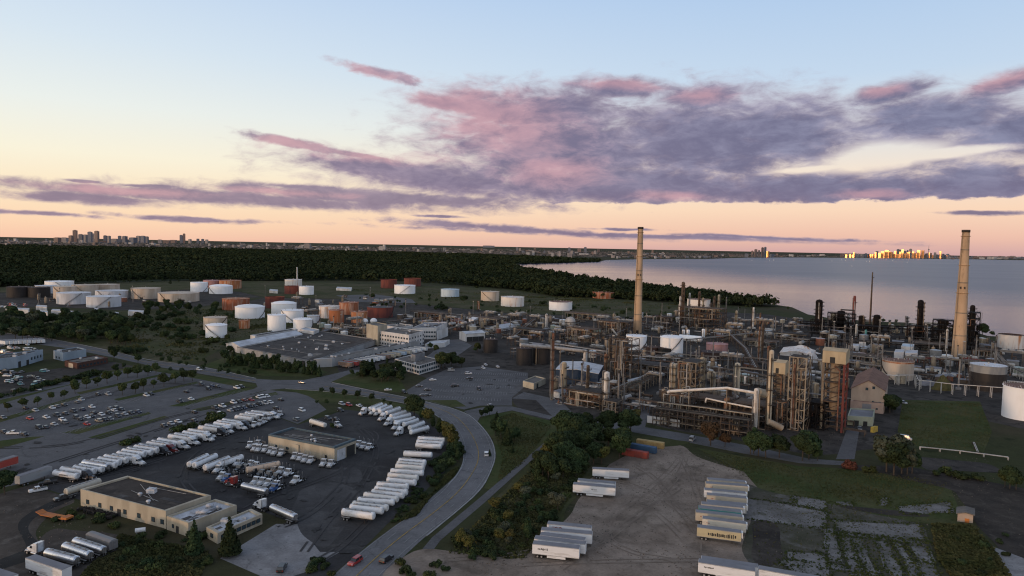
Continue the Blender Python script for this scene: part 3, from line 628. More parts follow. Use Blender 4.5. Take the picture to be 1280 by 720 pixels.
for d_ in (-5.6, 5.6): strip('road_marking', offset_px(CL, d_), 0.22, 'paint_white')
for d_ in (-2.9, 2.9):
    q_ = offset_px(CL, d_)
    mb_ = MB(); P_ = [G(*p) for p in q_]
    for a, b in zip(P_, P_[1:]):
        n_ = max(1, int((b-a).length/9))
        for k in range(n_):
            u0, u1 = a.lerp(b, k/n_), a.lerp(b, (k+.33)/n_); dd = (u1-u0).normalized(); nn = Vector((-dd.y, dd.x, 0))*.1
            mb_.quad(*[(v.x, v.y, .119) for v in (u0-nn, u1-nn, u1+nn, u0+nn)])
    structure('road_marking', mb_, 'paint_white')
# faint bay lines in the car parks
mbp = MB()
def bays(a, b, n, depth_px):
    A, B = G(*a), G(*b)
    dv = G(a[0]+depth_px[0], a[1]+depth_px[1])-A
    for i in range(n+1):
        p = A.lerp(B, i/n); q = p+dv
        d = (q-p).normalized(); nn = Vector((-d.y, d.x, 0))*0.1
        mbp.quad(*[(v.x, v.y, 0.115) for v in (p-nn, q-nn, q+nn, p+nn)])
for k in range(5): bays((520+k*14, 496-k*7), (625+k*8, 502-k*8), 30, (2, -3.0))
bays((40, 538), (110, 520), 24, (8, 2)); bays((100, 530), (180, 511), 26, (-8, -2)); bays((292, 503), (350, 490), 22, (6, 2)); bays((285, 516), (345, 501), 22, (6, 2))
for (a_, b_, n_) in [((20, 517), (95, 497), 26), ((25, 527), (120, 501), 34), ((75, 541), (178, 515), 36), ((150, 503), (245, 478), 30), ((100, 495), (200, 470), 30), ((225, 508), (300, 487), 24), ((545, 470), (640, 470), 34), ((550, 478), (645, 480), 32), ((550, 488), (640, 490), 30)]: bays(a_, b_, n_, (7, 2.0))
structure('bay_markings', mbp, 'paint_white')
# tyre tracks on the dirt
mbt = MB(); rr = random.Random(5); TRK = 0
def tracks(px, z=0.11, w=0.5, gap=2.0):
    pts = [G(*p) for p in px]
    nrm = []
    for i in range(len(pts)):
        d = (pts[min(i+1, len(pts)-1)]-pts[max(i-1, 0)]).normalized(); nrm.append(Vector((-d.y, d.x, 0)))
    for sgn in (-1, 1):
        zz = z+(0.0015 if sgn > 0 else 0)
        for i in range(len(pts)-1):
            if rr.random() < .12: continue
            p0, p1 = (pts[j]+nrm[j]*(sgn*gap/2-w/2) for j in (i, i+1)); q0, q1 = (pts[j]+nrm[j]*(sgn*gap/2+w/2) for j in (i, i+1))
            mbt.quad(*[(v.x, v.y, zz) for v in (p0, p1, q1, q0)])
for px in [[(560, 700), (660, 690), (740, 660), (800, 620), (840, 585), (855, 562)], [(700, 712), (760, 670), (820, 625), (850, 590), (858, 566)], [(860, 680), (830, 650), (800, 630), (770, 640), (760, 670), (790, 690), (840, 700)],
           [(650, 706), (760, 702), (900, 700)], [(880, 700), (880, 650), (865, 600), (850, 570)], [(760, 600), (800, 610), (850, 640), (880, 680)], [(790, 580), (820, 600), (850, 640)], [(740, 690), (790, 650), (850, 610)]]:
    # smooth the path
    pp = []
    for i in range(len(px)-1):
        for k in range(6):
            t_ = k/6; p0 = px[max(i-1, 0)]; p1 = px[i]; p2 = px[i+1]; p3 = px[min(i+2, len(px)-1)]
            pp.append(tuple(0.5*((2*p1[j])+(-p0[j]+p2[j])*t_+(2*p0[j]-5*p1[j]+4*p2[j]-p3[j])*t_*t_+(-p0[j]+3*p1[j]-3*p2[j]+p3[j])*t_**3) for j in (0, 1)))
    TRK += 1; tracks(pp+[px[-1]], z=0.11+0.004*TRK)
structure('tyre_tracks', mbt, 'tyre_soil')
# darker swept arcs and oil stains on the asphalt of the yards
mbt = MB()
for px in [[(60, 606), (150, 590), (240, 562), (330, 528)], [(300, 640), (340, 620), (400, 600), (440, 580), (470, 545), (430, 530)], [(380, 690), (410, 650), (440, 620), (460, 590), (470, 560), (450, 535)], [(350, 660), (390, 640), (430, 600), (425, 560)],
           [(270, 640), (230, 600), (250, 565), (300, 545)], [(400, 700), (430, 680), (470, 640)], [(0, 560), (90, 555), (200, 525), (300, 500)], [(0, 600), (100, 568), (220, 530), (330, 492)], [(100, 500), (200, 480), (290, 488)]]:
    pp = []
    for i in range(len(px)-1):
        for k in range(8):
            t_ = k/8; p0 = px[max(i-1, 0)]; p1 = px[i]; p2 = px[i+1]; p3 = px[min(i+2, len(px)-1)]
            pp.append(tuple(0.5*((2*p1[j])+(-p0[j]+p2[j])*t_+(2*p0[j]-5*p1[j]+4*p2[j]-p3[j])*t_*t_+(-p0[j]+3*p1[j]-3*p2[j]+p3[j])*t_**3) for j in (0, 1)))
    TRK += 1; tracks(pp+[px[-1]], z=0.11+0.004*TRK, w=.7, gap=2.2)
structure('tyre_marks', mbt, 'tyre_asphalt')
mbo = MB(); ro_ = random.Random(6)
YA = [(60, 599), (330, 521), (415, 518), (500, 506), (550, 540), (556, 590), (484, 655), (413, 720), (370, 655), (265, 640)]; LA = [(0, 500), (172, 462), (300, 485), (385, 495), (345, 520), (60, 598), (0, 610)]; OA = [(535, 474), (600, 460), (650, 470), (630, 500), (580, 508)]
for poly, nn_ in ((YA, 110), (LA, 34), (OA, 14)):
    k = 0
    while k < nn_:
        x, y = ro_.uniform(min(p[0] for p in poly), max(p[0] for p in poly)), ro_.uniform(min(p[1] for p in poly), max(p[1] for p in poly))
        ins = False; j = len(poly)-1
        for i in range(len(poly)):
            if (poly[i][1] > y) != (poly[j][1] > y) and x < (poly[j][0]-poly[i][0])*(y-poly[i][1])/(poly[j][1]-poly[i][1])+poly[i][0]: ins = not ins
            j = i
        if not ins: continue
        k += 1; p = G(x, y); r = ro_.uniform(.3, 1.5); a0 = ro_.uniform(0, 3); st = ro_.uniform(1, 2.6); z_ = .2+.0006*len(mbo.f); ring_ = []
        for i in range(11): a = 2*math.pi*i/11; q = r*ro_.uniform(.6, 1.2); u_, v_ = q*st*math.cos(a), q*math.sin(a); ring_.append((p.x+u_*math.cos(a0)-v_*math.sin(a0), p.y+u_*math.sin(a0)+v_*math.cos(a0), z_))
        mbo._add(ring_, [tuple(range(11))])
structure('oil_stains', mbo, 'oil_stain')
# ------------------------------------------------------------------ far skylines
rf = random.Random(21)
def tower(px0, px1, ytop, ybase, m, desc, group, where=False, rz=0.0, kind='tower_block', cap=None):
    b = G((px0+px1)/2, ybase); w = (px1-px0)*MPP((px0+px1)/2, ybase); h = max(6, TOP(b, ytop))
    mb = MB(); d = w*rf.uniform(0.7, 1.0)
    mb.box(-w/2, w/2, -d/2, d/2, 0, h)
    if h > 40: mb.box(-w*.3, w*.25, -d*.3, d*.3, h, h*1.04)
    o = mb.build(kind, m); o.location = b; o.rotation_euler = (0, 0, rz)
    return tag(o, desc, 'tower' if kind == 'tower_block' else 'building', group, where, b)
GM = 'high-rise towers of the left skyline'
# (x0, x1, ytop, material, description)
for x0, x1, yt, m, d in [(69, 75, 297, 'city_brick', 'squat brown block at the left end of the skyline'), (77, 84, 297, 'city_concrete', 'pale mid-rise block beside the squat brown block'), (87, 91, 294.5, 'city_brick', 'short tower just left of the tallest skyline tower'),
        (92, 96.3, 288, 'city_brick', 'tallest slim tower of the left skyline'), (99, 103.5, 293, 'city_glass', 'grey tower with flat top right of the tallest tower'), (105, 109, 293.5, 'city_concrete', 'pale tower in the middle of the left skyline'),
        (110.5, 115, 290, 'city_glass', 'tall grey tower in the middle of the skyline'), (115.5, 117.5, 292, 'city_concrete', 'thin tower tucked behind the tall grey one'), (119, 123.5, 289, 'city_brick', 'tall reddish tower right of the skyline middle'),
        (126, 133, 301, 'city_brick', 'low brown block in front of the skyline'), (130, 133.5, 294.5, 'city_glass', 'dark tower above the low brown block'), (134.5, 138, 295, 'city_concrete', 'beige tower next to the dark tower'),
        (140, 147, 298.5, 'city_concrete', 'wide mid-rise block in the right half of the skyline'), (148, 151.5, 295, 'city_glass', 'dark square tower right of the wide mid-rise'), (154, 158.5, 295.3, 'city_glass', 'broad dark tower with flat roof'),
        (163, 170, 297, 'city_glass', 'broad glass block right of the flat-roofed tower'), (171, 175, 295, 'city_concrete', 'grey tower near the skyline right end'), (176.5, 181, 295, 'city_glass', 'curved grey tower near the skyline right end'),
        (182, 185.5, 295.8, 'city_glass', 'last dark tower of the tall cluster'), (225, 228.3, 294, 'city_glass', 'slim left one of the twin skyline towers'), (229, 231.5, 292.3, 'city_brick', 'slim right one of the twin skyline towers'),
        (198, 202, 299.5, 'city_concrete', 'small tower left of the twin towers'), (205, 212, 300.5, 'city_brick', 'wide low block left of the twin towers'), (214, 220, 300, 'city_brick', 'reddish block with a sunlit face by the twins'),
        (236, 239, 299, 'city_concrete', 'small tower right of the twin towers'), (246, 249, 298.5, 'city_glass', 'first of two dark towers right of the twins'), (252, 255, 298.8, 'city_glass', 'second of two dark towers right of the twins'), (257, 260, 299.5, 'city_concrete', 'pale tower past the two dark towers')]:
    tower(x0, x1, yt, 303.6+0.004*(x0-70), m, d, GM, rz=rf.uniform(-.3, .3))
# low and mid-rise blocks all along the horizon, each on its own
GB = 'distant blocks along the horizon'
def yh(x): return 295+0.0195*x
for i in range(250):
    x = rf.uniform(-10, 830); yb = yh(x)+rf.choice([6.2, 7, 8, 9, 10.5, 12])*rf.uniform(.9, 1.1)
    if 640 < x and yb > yh(x)+10: yb = yh(x)+9
    big_ = rf.random()
    h = rf.uniform(1.2, 2.4) if big_ < .7 else rf.uniform(2.5, 4.5); w = rf.uniform(2, 6) if h < 2.5 else rf.uniform(1.5, 3)
    m = rf.choice(['city_concrete', 'city_pale', 'city_glass', 'city_brick', 'city_concrete'])
    c = {'city_concrete': 'grey', 'city_pale': 'pale', 'city_glass': 'dark', 'city_brick': 'brownish'}[m]
    tower(x, x+w, yb-h, yb, m, f'{c} {"high-rise" if h >= 2.5 else "low"} block on the hazy horizon', GB, rz=rf.uniform(-.4, .4), kind='distant_block', where='beyond the forest' if x < 600 else 'across the bay')
for x0, x1, yt, yb, m, d in [(658, 662, 315.5, 320.5, 'city_pale', 'white slab block on the far side of the bay'), (665, 668, 313.5, 320.5, 'city_pale', 'taller white slab block across the bay'), (689, 692, 316, 321, 'city_pale', 'pale slab block left of the beige one'),
        (697, 701, 314, 321.5, 'city_concrete', 'grey slab tower by the far bay shore'), (709, 715, 316.5, 322, 'city_concrete', 'beige slab block by the far bay shore'), (724, 735, 317, 320, 'city_pale', 'long low pale building by the far bay shore'),
        (381, 388, 304.5, 311.5, 'city_concrete', 'beige slab block on the forest edge'), (474, 482, 308, 313, 'city_pale', 'white building on the forest edge'), (604, 618, 307, 309.5, 'city_glass', 'twin dark block far along the horizon'),
        (730, 733, 309, 316, 'city_glass', 'dark tower on the far bay skyline'), (710, 713, 309.5, 315.5, 'city_glass', 'second dark tower on the far bay skyline'), (722, 726, 311, 316, 'city_brick', 'brown tower on the far bay skyline')]:
    tower(x0, x1, yt, yb, m, d, 'slab blocks near the bay', kind='slab_block')
# the far right downtown, its glass throwing back the low sun
GT = 'downtown towers across the lake'
half = lambda p: math.atan2(*(lambda v: (v.y, v.x))((Vector((0, 0, H))-p).normalized()+SUND))
def glint(px0, px1, ytop, ybase, desc):
    b = G((px0+px1)/2, ybase); w = (px1-px0)*MPP((px0+px1)/2, ybase); h = TOP(b, ytop)
    r = thing('glass_tower', b, desc, 'tower', GT, half(b)+math.pi/2, where=False)
    MB().box(-w/2, w/2, 0, w*.8, 0, h).build('wall', 'city_brick', r)
    # the curtain wall leans back a touch so that it mirrors the sun on the horizon
    mb = MB(); n = 5
    for k in range(n):
        z0, z1 = h*(k+.08)/n, h*(k+.92)/n
        mb.quad((-w*.46, -1.0, z0), (w*.46, -1.0, z0), (w*.46, -1.0+(z1-z0)*0.012, z1), (-w*.46, -1.0+(z1-z0)*0.012, z1))
    mb.build('curtain_wall', 'mirror_glass', r)
for k in range(84):
    x = 1050+138*((k+rf.random())/84); dens = math.exp(-((x-1125)/42)**2)
    h = rf.uniform(3, 5)+8*dens*rf.random()**1.5; w = rf.uniform(1.2, 2.6); yb = 321.9+0.0075*(x-1050)+rf.uniform(-.3, .15)
    if rf.random() < 0.6*dens+.03: glint(x, x+w, yb-h*.9, yb, 'sunlit glass tower of the downtown across the lake')
    else: tower(x, x+w, yb-h, yb, rf.choice(['city_glass', 'city_concrete', 'city_brick']), 'shaded tower of the downtown across the lake', GT, rz=rf.uniform(-.3, .3))
for x, yt, w in [(1108, 312.5, 4.5), (1103, 314, 4), (1113, 315, 4), (1099, 316, 3), (1117, 317, 3), (1127, 316.5, 3), (1135, 315.5, 3.4), (1141, 314.5, 2.6), (1148, 312.5, 3.4), (1153, 313, 3), (1122, 317.5, 4), (1131, 317, 3), (1144, 316.5, 3), (1175, 314, 2), (1067, 315, 1.2)]:
    glint(x-w/2, x+w/2, yt, 322.2+.0075*(x-1050), 'blazing glass tower of the downtown across the lake')
glint(214, 218, 300.6, 303.9, 'low block catching the sun in the left skyline')
# needle tower
b = G(1160.3, 322.8); s = MPP(1160.3, 322.8); r = thing('needle_tower', b, 'slender broadcasting tower with a pod above the lakeside downtown', 'tower', GT, where=False); h = TOP(b, 305.5)
MB().cyl(0, 0, 0, h*.62, s*.55, s*.28, 10).build('shaft', 'city_concrete', r)
MB().lathe([(s*.25, h*.58), (s*.9, h*.61), (s*.95, h*.64), (s*.3, h*.67)], 12).build('observation_pod', 'city_concrete', r)
MB().cyl(0, 0, h*.66, h, s*.24, s*.07, 8).build('mast', 'city_glass', r)
for x0, x1, yt in [(939, 941.3, 313.5), (943, 946, 311.8), (947.5, 949.5, 312.8), (951.5, 954, 309.5), (954.8, 957.5, 309), (958, 961, 314), (931, 935, 317), (963, 967, 317.5)]:
    if x0 in (958,): glint(x0, x1, yt, 321.6, 'sunlit tower of the small cluster above the far shore')
    else: tower(x0, x1, yt, 321.6, rf.choice(['city_glass', 'city_brick']), 'tower of the small cluster above the far shore', GT, rz=rf.uniform(-.3, .3))
for k in range(130):
    x = rf.choice([rf.uniform(760, 1050), rf.uniform(1180, 1290)]); yb = (323.2 if x < 900 else 321.4 if x < 1060 else 324.3)+rf.uniform(-1.6, -.2)
    tower(x, x+rf.uniform(1.5, 5), yb-rf.uniform(1.0, 3.2), yb, rf.choice(['city_glass', 'city_concrete', 'city_brick', 'city_pale']), 'low waterfront block on the far lake shore', 'waterfront blocks on the far shore', where=False, rz=rf.uniform(-.3, .3), kind='waterfront_block')
# houses and streets that merge into one mass between the far blocks
mb = MB()
for i in range(5200):
    x = rf.uniform(-60, 1340); o_ = rf.uniform(4.5, 11.5)
    yb = yh(x)+o_
    if x > 640 and yb > (326 if x < 750 else 322.8): continue
    if x > 900 and yb > 321.3+max(0, (x-1040)*.012): continue
    p = G(x, yb); w = rf.uniform(15, 45); h = rf.uniform(6, 16)
    mb.box(p.x-w, p.x+w, p.y-8, p.y+8, 0, h)
stuff('suburb_roofs', mb, 'city_haze_roofs')
# sailing boats on the far water
for x, y in [(962, 326.3), (967, 325.6), (1040, 326.6), (1052, 325.2), (1057, 326), (1065, 333), (1083.5, 327.4), (1087, 327.2), (1134, 328.6), (940, 326), (1116, 326.2), (762, 326.7), (800, 326.4)]:
    p = G(x, y, -2.2); s = MPP(x, y)
    r = thing('sailing_boat', p, 'small white sailing boat on the far lake', 'boat', 'sailing boats on the lake', rf.uniform(-.5, .5), where=False)
    MB()._add([(-s*.6, 0, 0), (0, -s*.2, 0), (s*.7, 0, 0), (0, s*.2, 0), (-s*.7, 0, s*.2), (0, -s*.25, s*.2), (s*.8, 0, s*.25), (0, s*.25, s*.2)], [(3, 2, 1, 0), (4, 5, 6, 7), (0, 1, 5, 4), (1, 2, 6, 5), (2, 3, 7, 6), (3, 0, 4, 7)]).build('hull', 'white_paint', r)
    MB()._add([(0, 0, s*.2), (-s*.55, 0, s*.3), (0, 0, s*1.7), (0, .4, s*.2), (-s*.55, .4, s*.3), (0, .4, s*1.7)], [(0, 2, 1), (3, 4, 5), (0, 1, 4, 3), (1, 2, 5, 4), (2, 0, 3, 5)]).build('sail', 'white_paint', r)

# ------------------------------------------------------------------ the far wood: one mass of crowns
def in_poly(p, poly):
    c = False; j = len(poly)-1
    for i in range(len(poly)):
        if (poly[i][1] > p[1]) != (poly[j][1] > p[1]) and p[0] < (poly[j][0]-poly[i][0])*(p[1]-poly[i][1])/(poly[j][1]-poly[i][1])+poly[i][0]: c = not c
        j = i
    return c
def crowns(pts, sizes, hts, nq, seed):
    """leaf clumps (loose quads) filling a domed volume over each point; numpy, one mesh"""
    rg = np.random.default_rng(seed); N = len(pts)
    P_ = np.array(pts)[:, None, :]; S = np.array(sizes)[:, None]; Hh = np.array(hts)[:, None]
    u = rg.uniform(0, 2*np.pi, (N, nq)); cz = rg.uniform(-0.25, 1, (N, nq)); rad = rg.uniform(0.55, 1.05, (N, nq))
    sr = np.sqrt(np.maximum(0.05, 1-cz**2))
    lob = 1+0.28*np.sin(3*u+rg.uniform(0, 6, (N, 1)))*rg.uniform(0.3, 1, (N, 1))
    c = np.stack([P_[..., 0]+S*sr*rad*lob*np.cos(u), P_[..., 1]+S*sr*rad*lob*np.sin(u), P_[..., 2]+Hh*0.55+Hh*0.45*cz*rad*lob], -1)
    n = np.stack([sr*np.cos(u), sr*np.sin(u), cz+.25], -1)+rg.normal(0, .45, (N, nq, 3)); n /= np.linalg.norm(n, axis=-1, keepdims=True)
    a = np.cross(n, rg.normal(0, 1, (N, nq, 3))); a /= np.linalg.norm(a, axis=-1, keepdims=True); b_ = np.cross(n, a)
    k = (S*rg.uniform(0.8, 1.5, (N, nq))*1.55/math.sqrt(nq))[..., None]
    V = np.stack([c-a*k-b_*k*.7, c+a*k-b_*k*.8, c+a*k*.9+b_*k, c-a*k*.8+b_*k*.8], 2).reshape(-1, 3)
    return V
def leaf_mesh(name, V, m):
    nf = len(V)//4; me = bpy.data.meshes.new(name)
    me.vertices.add(len(V)); me.vertices.foreach_set('co', V.astype(np.float32).ravel())
    me.loops.add(nf*4); me.loops.foreach_set('vertex_index', np.arange(nf*4, dtype=np.int32))
    me.polygons.add(nf); me.polygons.foreach_set('loop_start', np.arange(0, nf*4, 4, dtype=np.int32))
    me.materials.append(MATS[m]); me.update(calc_edges=True); return me
WOOD = [(-80, 362), (40, 357), (120, 354), (230, 351), (330, 351), (430, 350.5), (520, 351.5), (560, 355), (640, 361.5), (700, 371), (740, 372), (790, 375), (830, 377), (870, 379), (900, 381), (930, 383), (952, 384), (975, 383.5),
        (966, 382), (940, 379), (905, 374), (860, 367), (815, 361), (770, 355), (725, 349), (690, 344), (660, 339), (640, 334), (650, 329.4), (690, 328.5), (748, 327.2), (752, 325.8), (700, 322.5), (640, 320.5), (560, 317.5), (400, 314), (200, 310.5), (-80, 305.5)]
WP = [tuple(G(*p)[:2]) for p in WOOD]
pts, sz, ht = [], [], []
r0 = random.Random(3)
ys = [p[1] for p in WP]; xs = [p[0] for p in WP]
def sample(n, ymin, ymax, smin, smax):
    k = 0; a, b = [], []; c = []; tries = 0
    while k < n and tries < n*14:
        tries += 1
        y = math.sqrt(r0.uniform(ymin**2, ymax**2)); x = r0.uniform(-0.86, 0.42)*y
        if not in_poly((x, y), WP): continue
        fld = math.sin(x*.011+1.3*math.sin(y*.006))+math.sin(y*.0085+x*.004+2)+.7*math.sin(x*.031-y*.027)     # stands of taller and lower trees, a few clearings
        if fld < -1.75: continue
        s = r0.uniform(smin, smax)*(1+.22*fld*r0.random()); a.append((x, y, 0)); b.append(s); c.append((s*r0.uniform(1.5, 2.4)+r0.uniform(2, 5))*(1.0 if y < 3000 else .55)); k += 1
    return a, b, c
Vs = []
for n, y0, y1, s0, s1, q in [(7500, 900, 1600, 2.6, 6.2, 44), (11000, 1600, 2600, 3, 6.5, 26), (12000, 2600, 4600, 4, 8, 14), (14000, 4600, 9000, 6, 11, 8)]:
    a, b_, c = sample(n, y0, y1, s0, s1)
    if a: Vs.append(crowns(a, b_, c, q, n))
a, b_, c = [], [], []
for (xa, ya), (xb, yb) in zip(WOOD[:15], WOOD[1:16]):
    A, B = G(xa, ya), G(xb, yb); nrm = Vector((0, -1, 0))
    for k in range(int((B-A).length/7)):
        p = A.lerp(B, r0.random())+Vector((r0.uniform(-12, 12), -r0.expovariate(1/26), 0)); s = r0.uniform(1.6, 5)*r0.uniform(.6, 1.2); a.append(tuple(p)); b_.append(s); c.append(s*r0.uniform(1.6, 2.6)+1)
Vs.append(crowns(a, b_, c, 44, 77))
o = bpy.data.objects.new('far_wood', leaf_mesh('far_wood', np.concatenate(Vs), 'forest_leaf')); COL.objects.link(o); o['kind'] = 'stuff'
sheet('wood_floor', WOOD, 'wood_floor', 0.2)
# ------------------------------------------------------------------ storage tanks
TAKEN = []                                   # ground already built on: (x, y, radius)
def tank(xl, xr, yt, yb, m, desc, roof='cone', rm=None, stair=True, rim=True, group='storage tanks of the refinery', lower=None, band=None, where=False):
    xc = (xl+xr)/2; near = G(xc, yb); d = Vector((near.x, near.y, 0)).normalized(); r = (xr-xl)/2*MPP(xc, yb)
    r = r/(1-r/near.length*0.9); c = near+d*r*0.97
    h = TOP(c, yt)
    k = {'cone': 0.06, 'dome': 0.16, 'flat': 0.0, 'open': 0}[roof]
    h -= r*k*0.5
    t = thing('storage_tank', c, desc, 'storage tank', group, 0.0, where)
    TAKEN.append((c.x, c.y, r+3))
    n = 40
    mb = MB(); mb.lathe([(r, 0), (r, h*.25), (r, h*.5), (r, h*.75), (r, h)], n); w = mb.build('wall', m, t)
    if lower: MB().lathe([(r*1.008, 0.05), (r*1.008, h*lower[1])], n).build('lower_band', lower[0], t)
    if band: MB().lathe([(r*1.006, h*band[1]), (r*1.006, h*band[2])], n).build('band', band[0], t)
    mb = MB()
    if roof == 'open': mb.lathe([(r*.985, h), (r*.985, h*.72), (0.01, h*.70)], n)
    elif roof == 'dome': mb.lathe([(r, h), (r*.8, h+r*k*.55), (r*.5, h+r*k*.85), (.01, h+r*k)], n)
    else: mb.lathe([(r, h), (.01, h+r*k)], n)
    ro = mb.build('roof', rm or m, t)
    mv = MB(); mv.cyl(0, 0, h+r*k-.1, h+r*k+1.0, .5, n=8); mv.cyl(r*.55, r*.2, h-.05, h+r*k*.5+.7, .35, n=8); mv.cyl(-r*.5, -r*.35, h-.05, h+r*k*.5+.7, .3, n=8)
    if roof != 'open': mv.build('vent', 'steel_pale', ro)
    if rim:
        mb = MB(); mb.lathe([(r, h-.35), (r+.3, h-.3), (r+.3, h-.05), (r, h)], n)
        for i in range(n):
            a = 2*math.pi*i/n; mb.tube((r*math.cos(a), r*math.sin(a), h), (r*math.cos(a), r*math.sin(a), h+1), .05, n=3, cap=False)
        mb.build('rim_walkway', m, t)
    if stair:
        a0 = math.atan2(-d.y, -d.x)+random.choice([-1, 1])*random.uniform(.2, .7); s = random.choice([-1, 1]); steps = 16; span = min(1.6, h*1.3/r)
        mb = MB()
        for i in range(steps):
            a, b = a0+s*span*i/steps, a0+s*span*(i+1)/steps; z0, z1 = h*i/steps, h*(i+1)/steps
            R0, R1 = r+.05, r+.9
            mb.hull([(R0*math.cos(a), R0*math.sin(a), z0), (R1*math.cos(a), R1*math.sin(a), z0), (R1*math.cos(b), R1*math.sin(b), z1), (R0*math.cos(b), R0*math.sin(b), z1)],
                    [(R0*math.cos(a), R0*math.sin(a), z0+.25), (R1*math.cos(a), R1*math.sin(a), z0+.25), (R1*math.cos(b), R1*math.sin(b), z1+.25), (R0*math.cos(b), R0*math.sin(b), z1+.25)])
            mb.tube((R1*math.cos(a), R1*math.sin(a), z0+1.2), (R1*math.cos(b), R1*math.sin(b), z1+1.2), .06, n=4)
        mb.build('spiral_stair', 'steel_dark', t)
    return t
for a in [(11, 37, 358, 372, 'tank_black', 'dark brown tank at the far left end of the left tank farm'), (37, 61, 358.5, 372, 'tank_black', 'dark tank second from the left end of the tank farm'),
    (46, 69, 356.5, 367, 'tank_pale', 'pale grey tank behind the second dark tank'), (59, 90, 351, 362, 'tank_white', 'white tank at the back of the left tank farm'), (69, 94, 357.5, 374, 'tank_beige', 'beige tank behind the white tank with a diagonal stair'),
    (92, 121, 355.5, 369, 'tank_beige', 'broad beige tank between two white tanks at the back'), (121, 148, 355, 367, 'tank_beige', 'beige tank at the right back of the left farm'), (74, 111, 365, 380.5, 'tank_pale', 'large white tank, front left of the farm, diagonal stair'),
    (122, 158, 362.5, 374.5, 'tank_pale', 'white tank half hidden behind the frontmost white tank'), (111, 149, 369.5, 384.5, 'tank_pale', 'frontmost large white tank of the left tank farm'), (166, 199, 359.5, 373.8, 'tank_beige', 'beige tank with a diagonal stair standing alone'),
    (200, 247, 365, 378, 'tank_beige', 'very wide low beige tank with conical roof'), (255, 276, 350, 360, 'tank_pink', 'pinkish tank between a white and a rusty tank'), (275, 301, 350, 361, 'tank_rust', 'orange rusty tank at the far back'),
    (239, 259, 352.5, 364.8, 'tank_white', 'white tank in front of the pinkish tank'), (262.5, 290, 356.3, 367.5, 'tank_white', 'white tank in front of the far rusty tank'), (279, 311, 372.5, 388, 'tank_rust', 'orange rusty tank behind the wide white one'),
    (295, 330, 381.8, 398.5, 'tank_white', 'wide bright white tank right of the orange rusty tank'), (255.5, 283, 396, 413, 'tank_beige', 'cream tank directly behind a white tank with stair'), (258, 283, 405, 423, 'tank_white', 'white tank with a stair in front of the cream one'),
    (299, 312, 400, 411, 'tank_rust', 'small squat rusty tank by the scrub field'), (356, 374, 357.3, 367.5, 'tank_darkrust', 'dark red tank under the tan drum and thin mast'), (356.5, 377, 349, 358, 'tank_rustwhite', 'tan and rust tank behind the dark red one'),
    (374, 392, 357.5, 368.5, 'tank_white', 'white tank beside the dark red tank'), (332, 355, 371, 385.5, 'tank_darkrust', 'dark rust tank behind the white cluster'), (340, 370, 377.5, 394.5, 'tank_white', 'largest white tank at the back of the cluster'),
    (352, 379, 387, 403.5, 'tank_white', 'white tank in the middle of the cluster'), (335, 357, 393, 414, 'tank_white', 'tall white tank with stair at the left of the cluster'), (367, 390, 398, 416, 'tank_white', 'tall white tank at the right front of the cluster'),
    (384, 399, 394, 404, 'tank_pale', 'small grey-white tank right of the white cluster'), (399, 424, 382, 398, 'tank_rustwhite', 'cream tank with rust streaks left of the rusty tanks'), (424, 448, 377.5, 393.5, 'tank_rust', 'tall rusty tank at the back of the rusty group'),
    (411, 430, 387, 404, 'tank_rust', 'rusty tank in front left of the rusty group'), (439, 459, 389, 404, 'tank_rust', 'rusty tank right of the two other rusty ones'), (476, 496, 349.3, 360.5, 'tank_darkrust', 'dark red tank at the forest edge, left one'),
    (505, 526, 347.7, 358, 'tank_darkrust', 'dark red tank at the forest edge, right one'), (493, 519, 356, 367.5, 'tank_white', 'white tank in front of two dark red tanks'), (551, 574, 361, 371.5, 'tank_blue', 'pale blue tank alone on the meadow'),
    (601, 624, 364, 376.5, 'tank_beige', 'beige tank on the meadow left of a white one'), (626, 655, 370.5, 383.5, 'tank_rustwhite', 'cream white tank at the meadow edge'), (740.5, 768, 364.5, 373.5, 'tank_rust', 'low rusty tank alone before the forest'),
    (782.5, 808, 419, 439, 'tank_white', 'white tank at the foot of the left tall chimney'), (825, 853, 420, 447.5, 'tank_white', 'taller white tank right of the left chimney'), (804, 824, 433, 445.5, 'tank_brown', 'low brown tank between the white twin tanks'),
    (822, 842, 434, 447.5, 'tank_black', 'low black tank before the taller white tank'), (883, 909, 429, 441, 'tank_pink', 'faded pink tank in the middle of the plant'), (876, 902, 439, 451, 'tank_brown', 'low dark brown tank before the pink tank'),
    (858, 879, 441, 450, 'tank_black', 'low black tank left of the dark brown one'), (645, 665, 434.5, 457, 'tank_black', 'black tank by the plant entrance, left of two'), (665, 688, 434, 455.5, 'tank_black', 'black tank by the plant entrance, right of two'),
    (604, 622, 423.5, 441.5, 'tank_black', 'single dark round tank on gravel by the office car park')]:
    st = a[4] in ('tank_pale', 'tank_white', 'tank_beige') and random.random() < .7
    tank(*a, stair=st, roof='dome' if a[4] == 'tank_white' and random.random() < .4 else 'open' if a[4] == 'tank_darkrust' else 'cone', rm='tank_brown' if a[4] in ('tank_black',) else None)
t = tank(686, 715, 376.5, 388.5, 'tank_white', 'white tank with dark opening in its wall and rusty rim', rm='rust_roof', stair=False)
tank(459, 491, 383, 397.5, 'tank_darkrust', 'big dark rust tank, black on its right, by the rusty group', rm='tank_black')
tank(1104, 1139, 449.5, 475.5, 'tank_beige', 'cream tank with a rusty domed roof and diagonal stair', roof='cone', rm='rust_roof', band=('tank_rust', .9, 1.0))
t = tank(1214, 1253, 455, 489.5, 'tank_grey', 'grey tank with its lower half painted black', rm='tank_pale', lower=('tank_black', .7))
tank(1256, 1300, 482, 526, 'tank_white', 'big white tank with brown roof at the right edge', rm='rust_roof', stair=False)
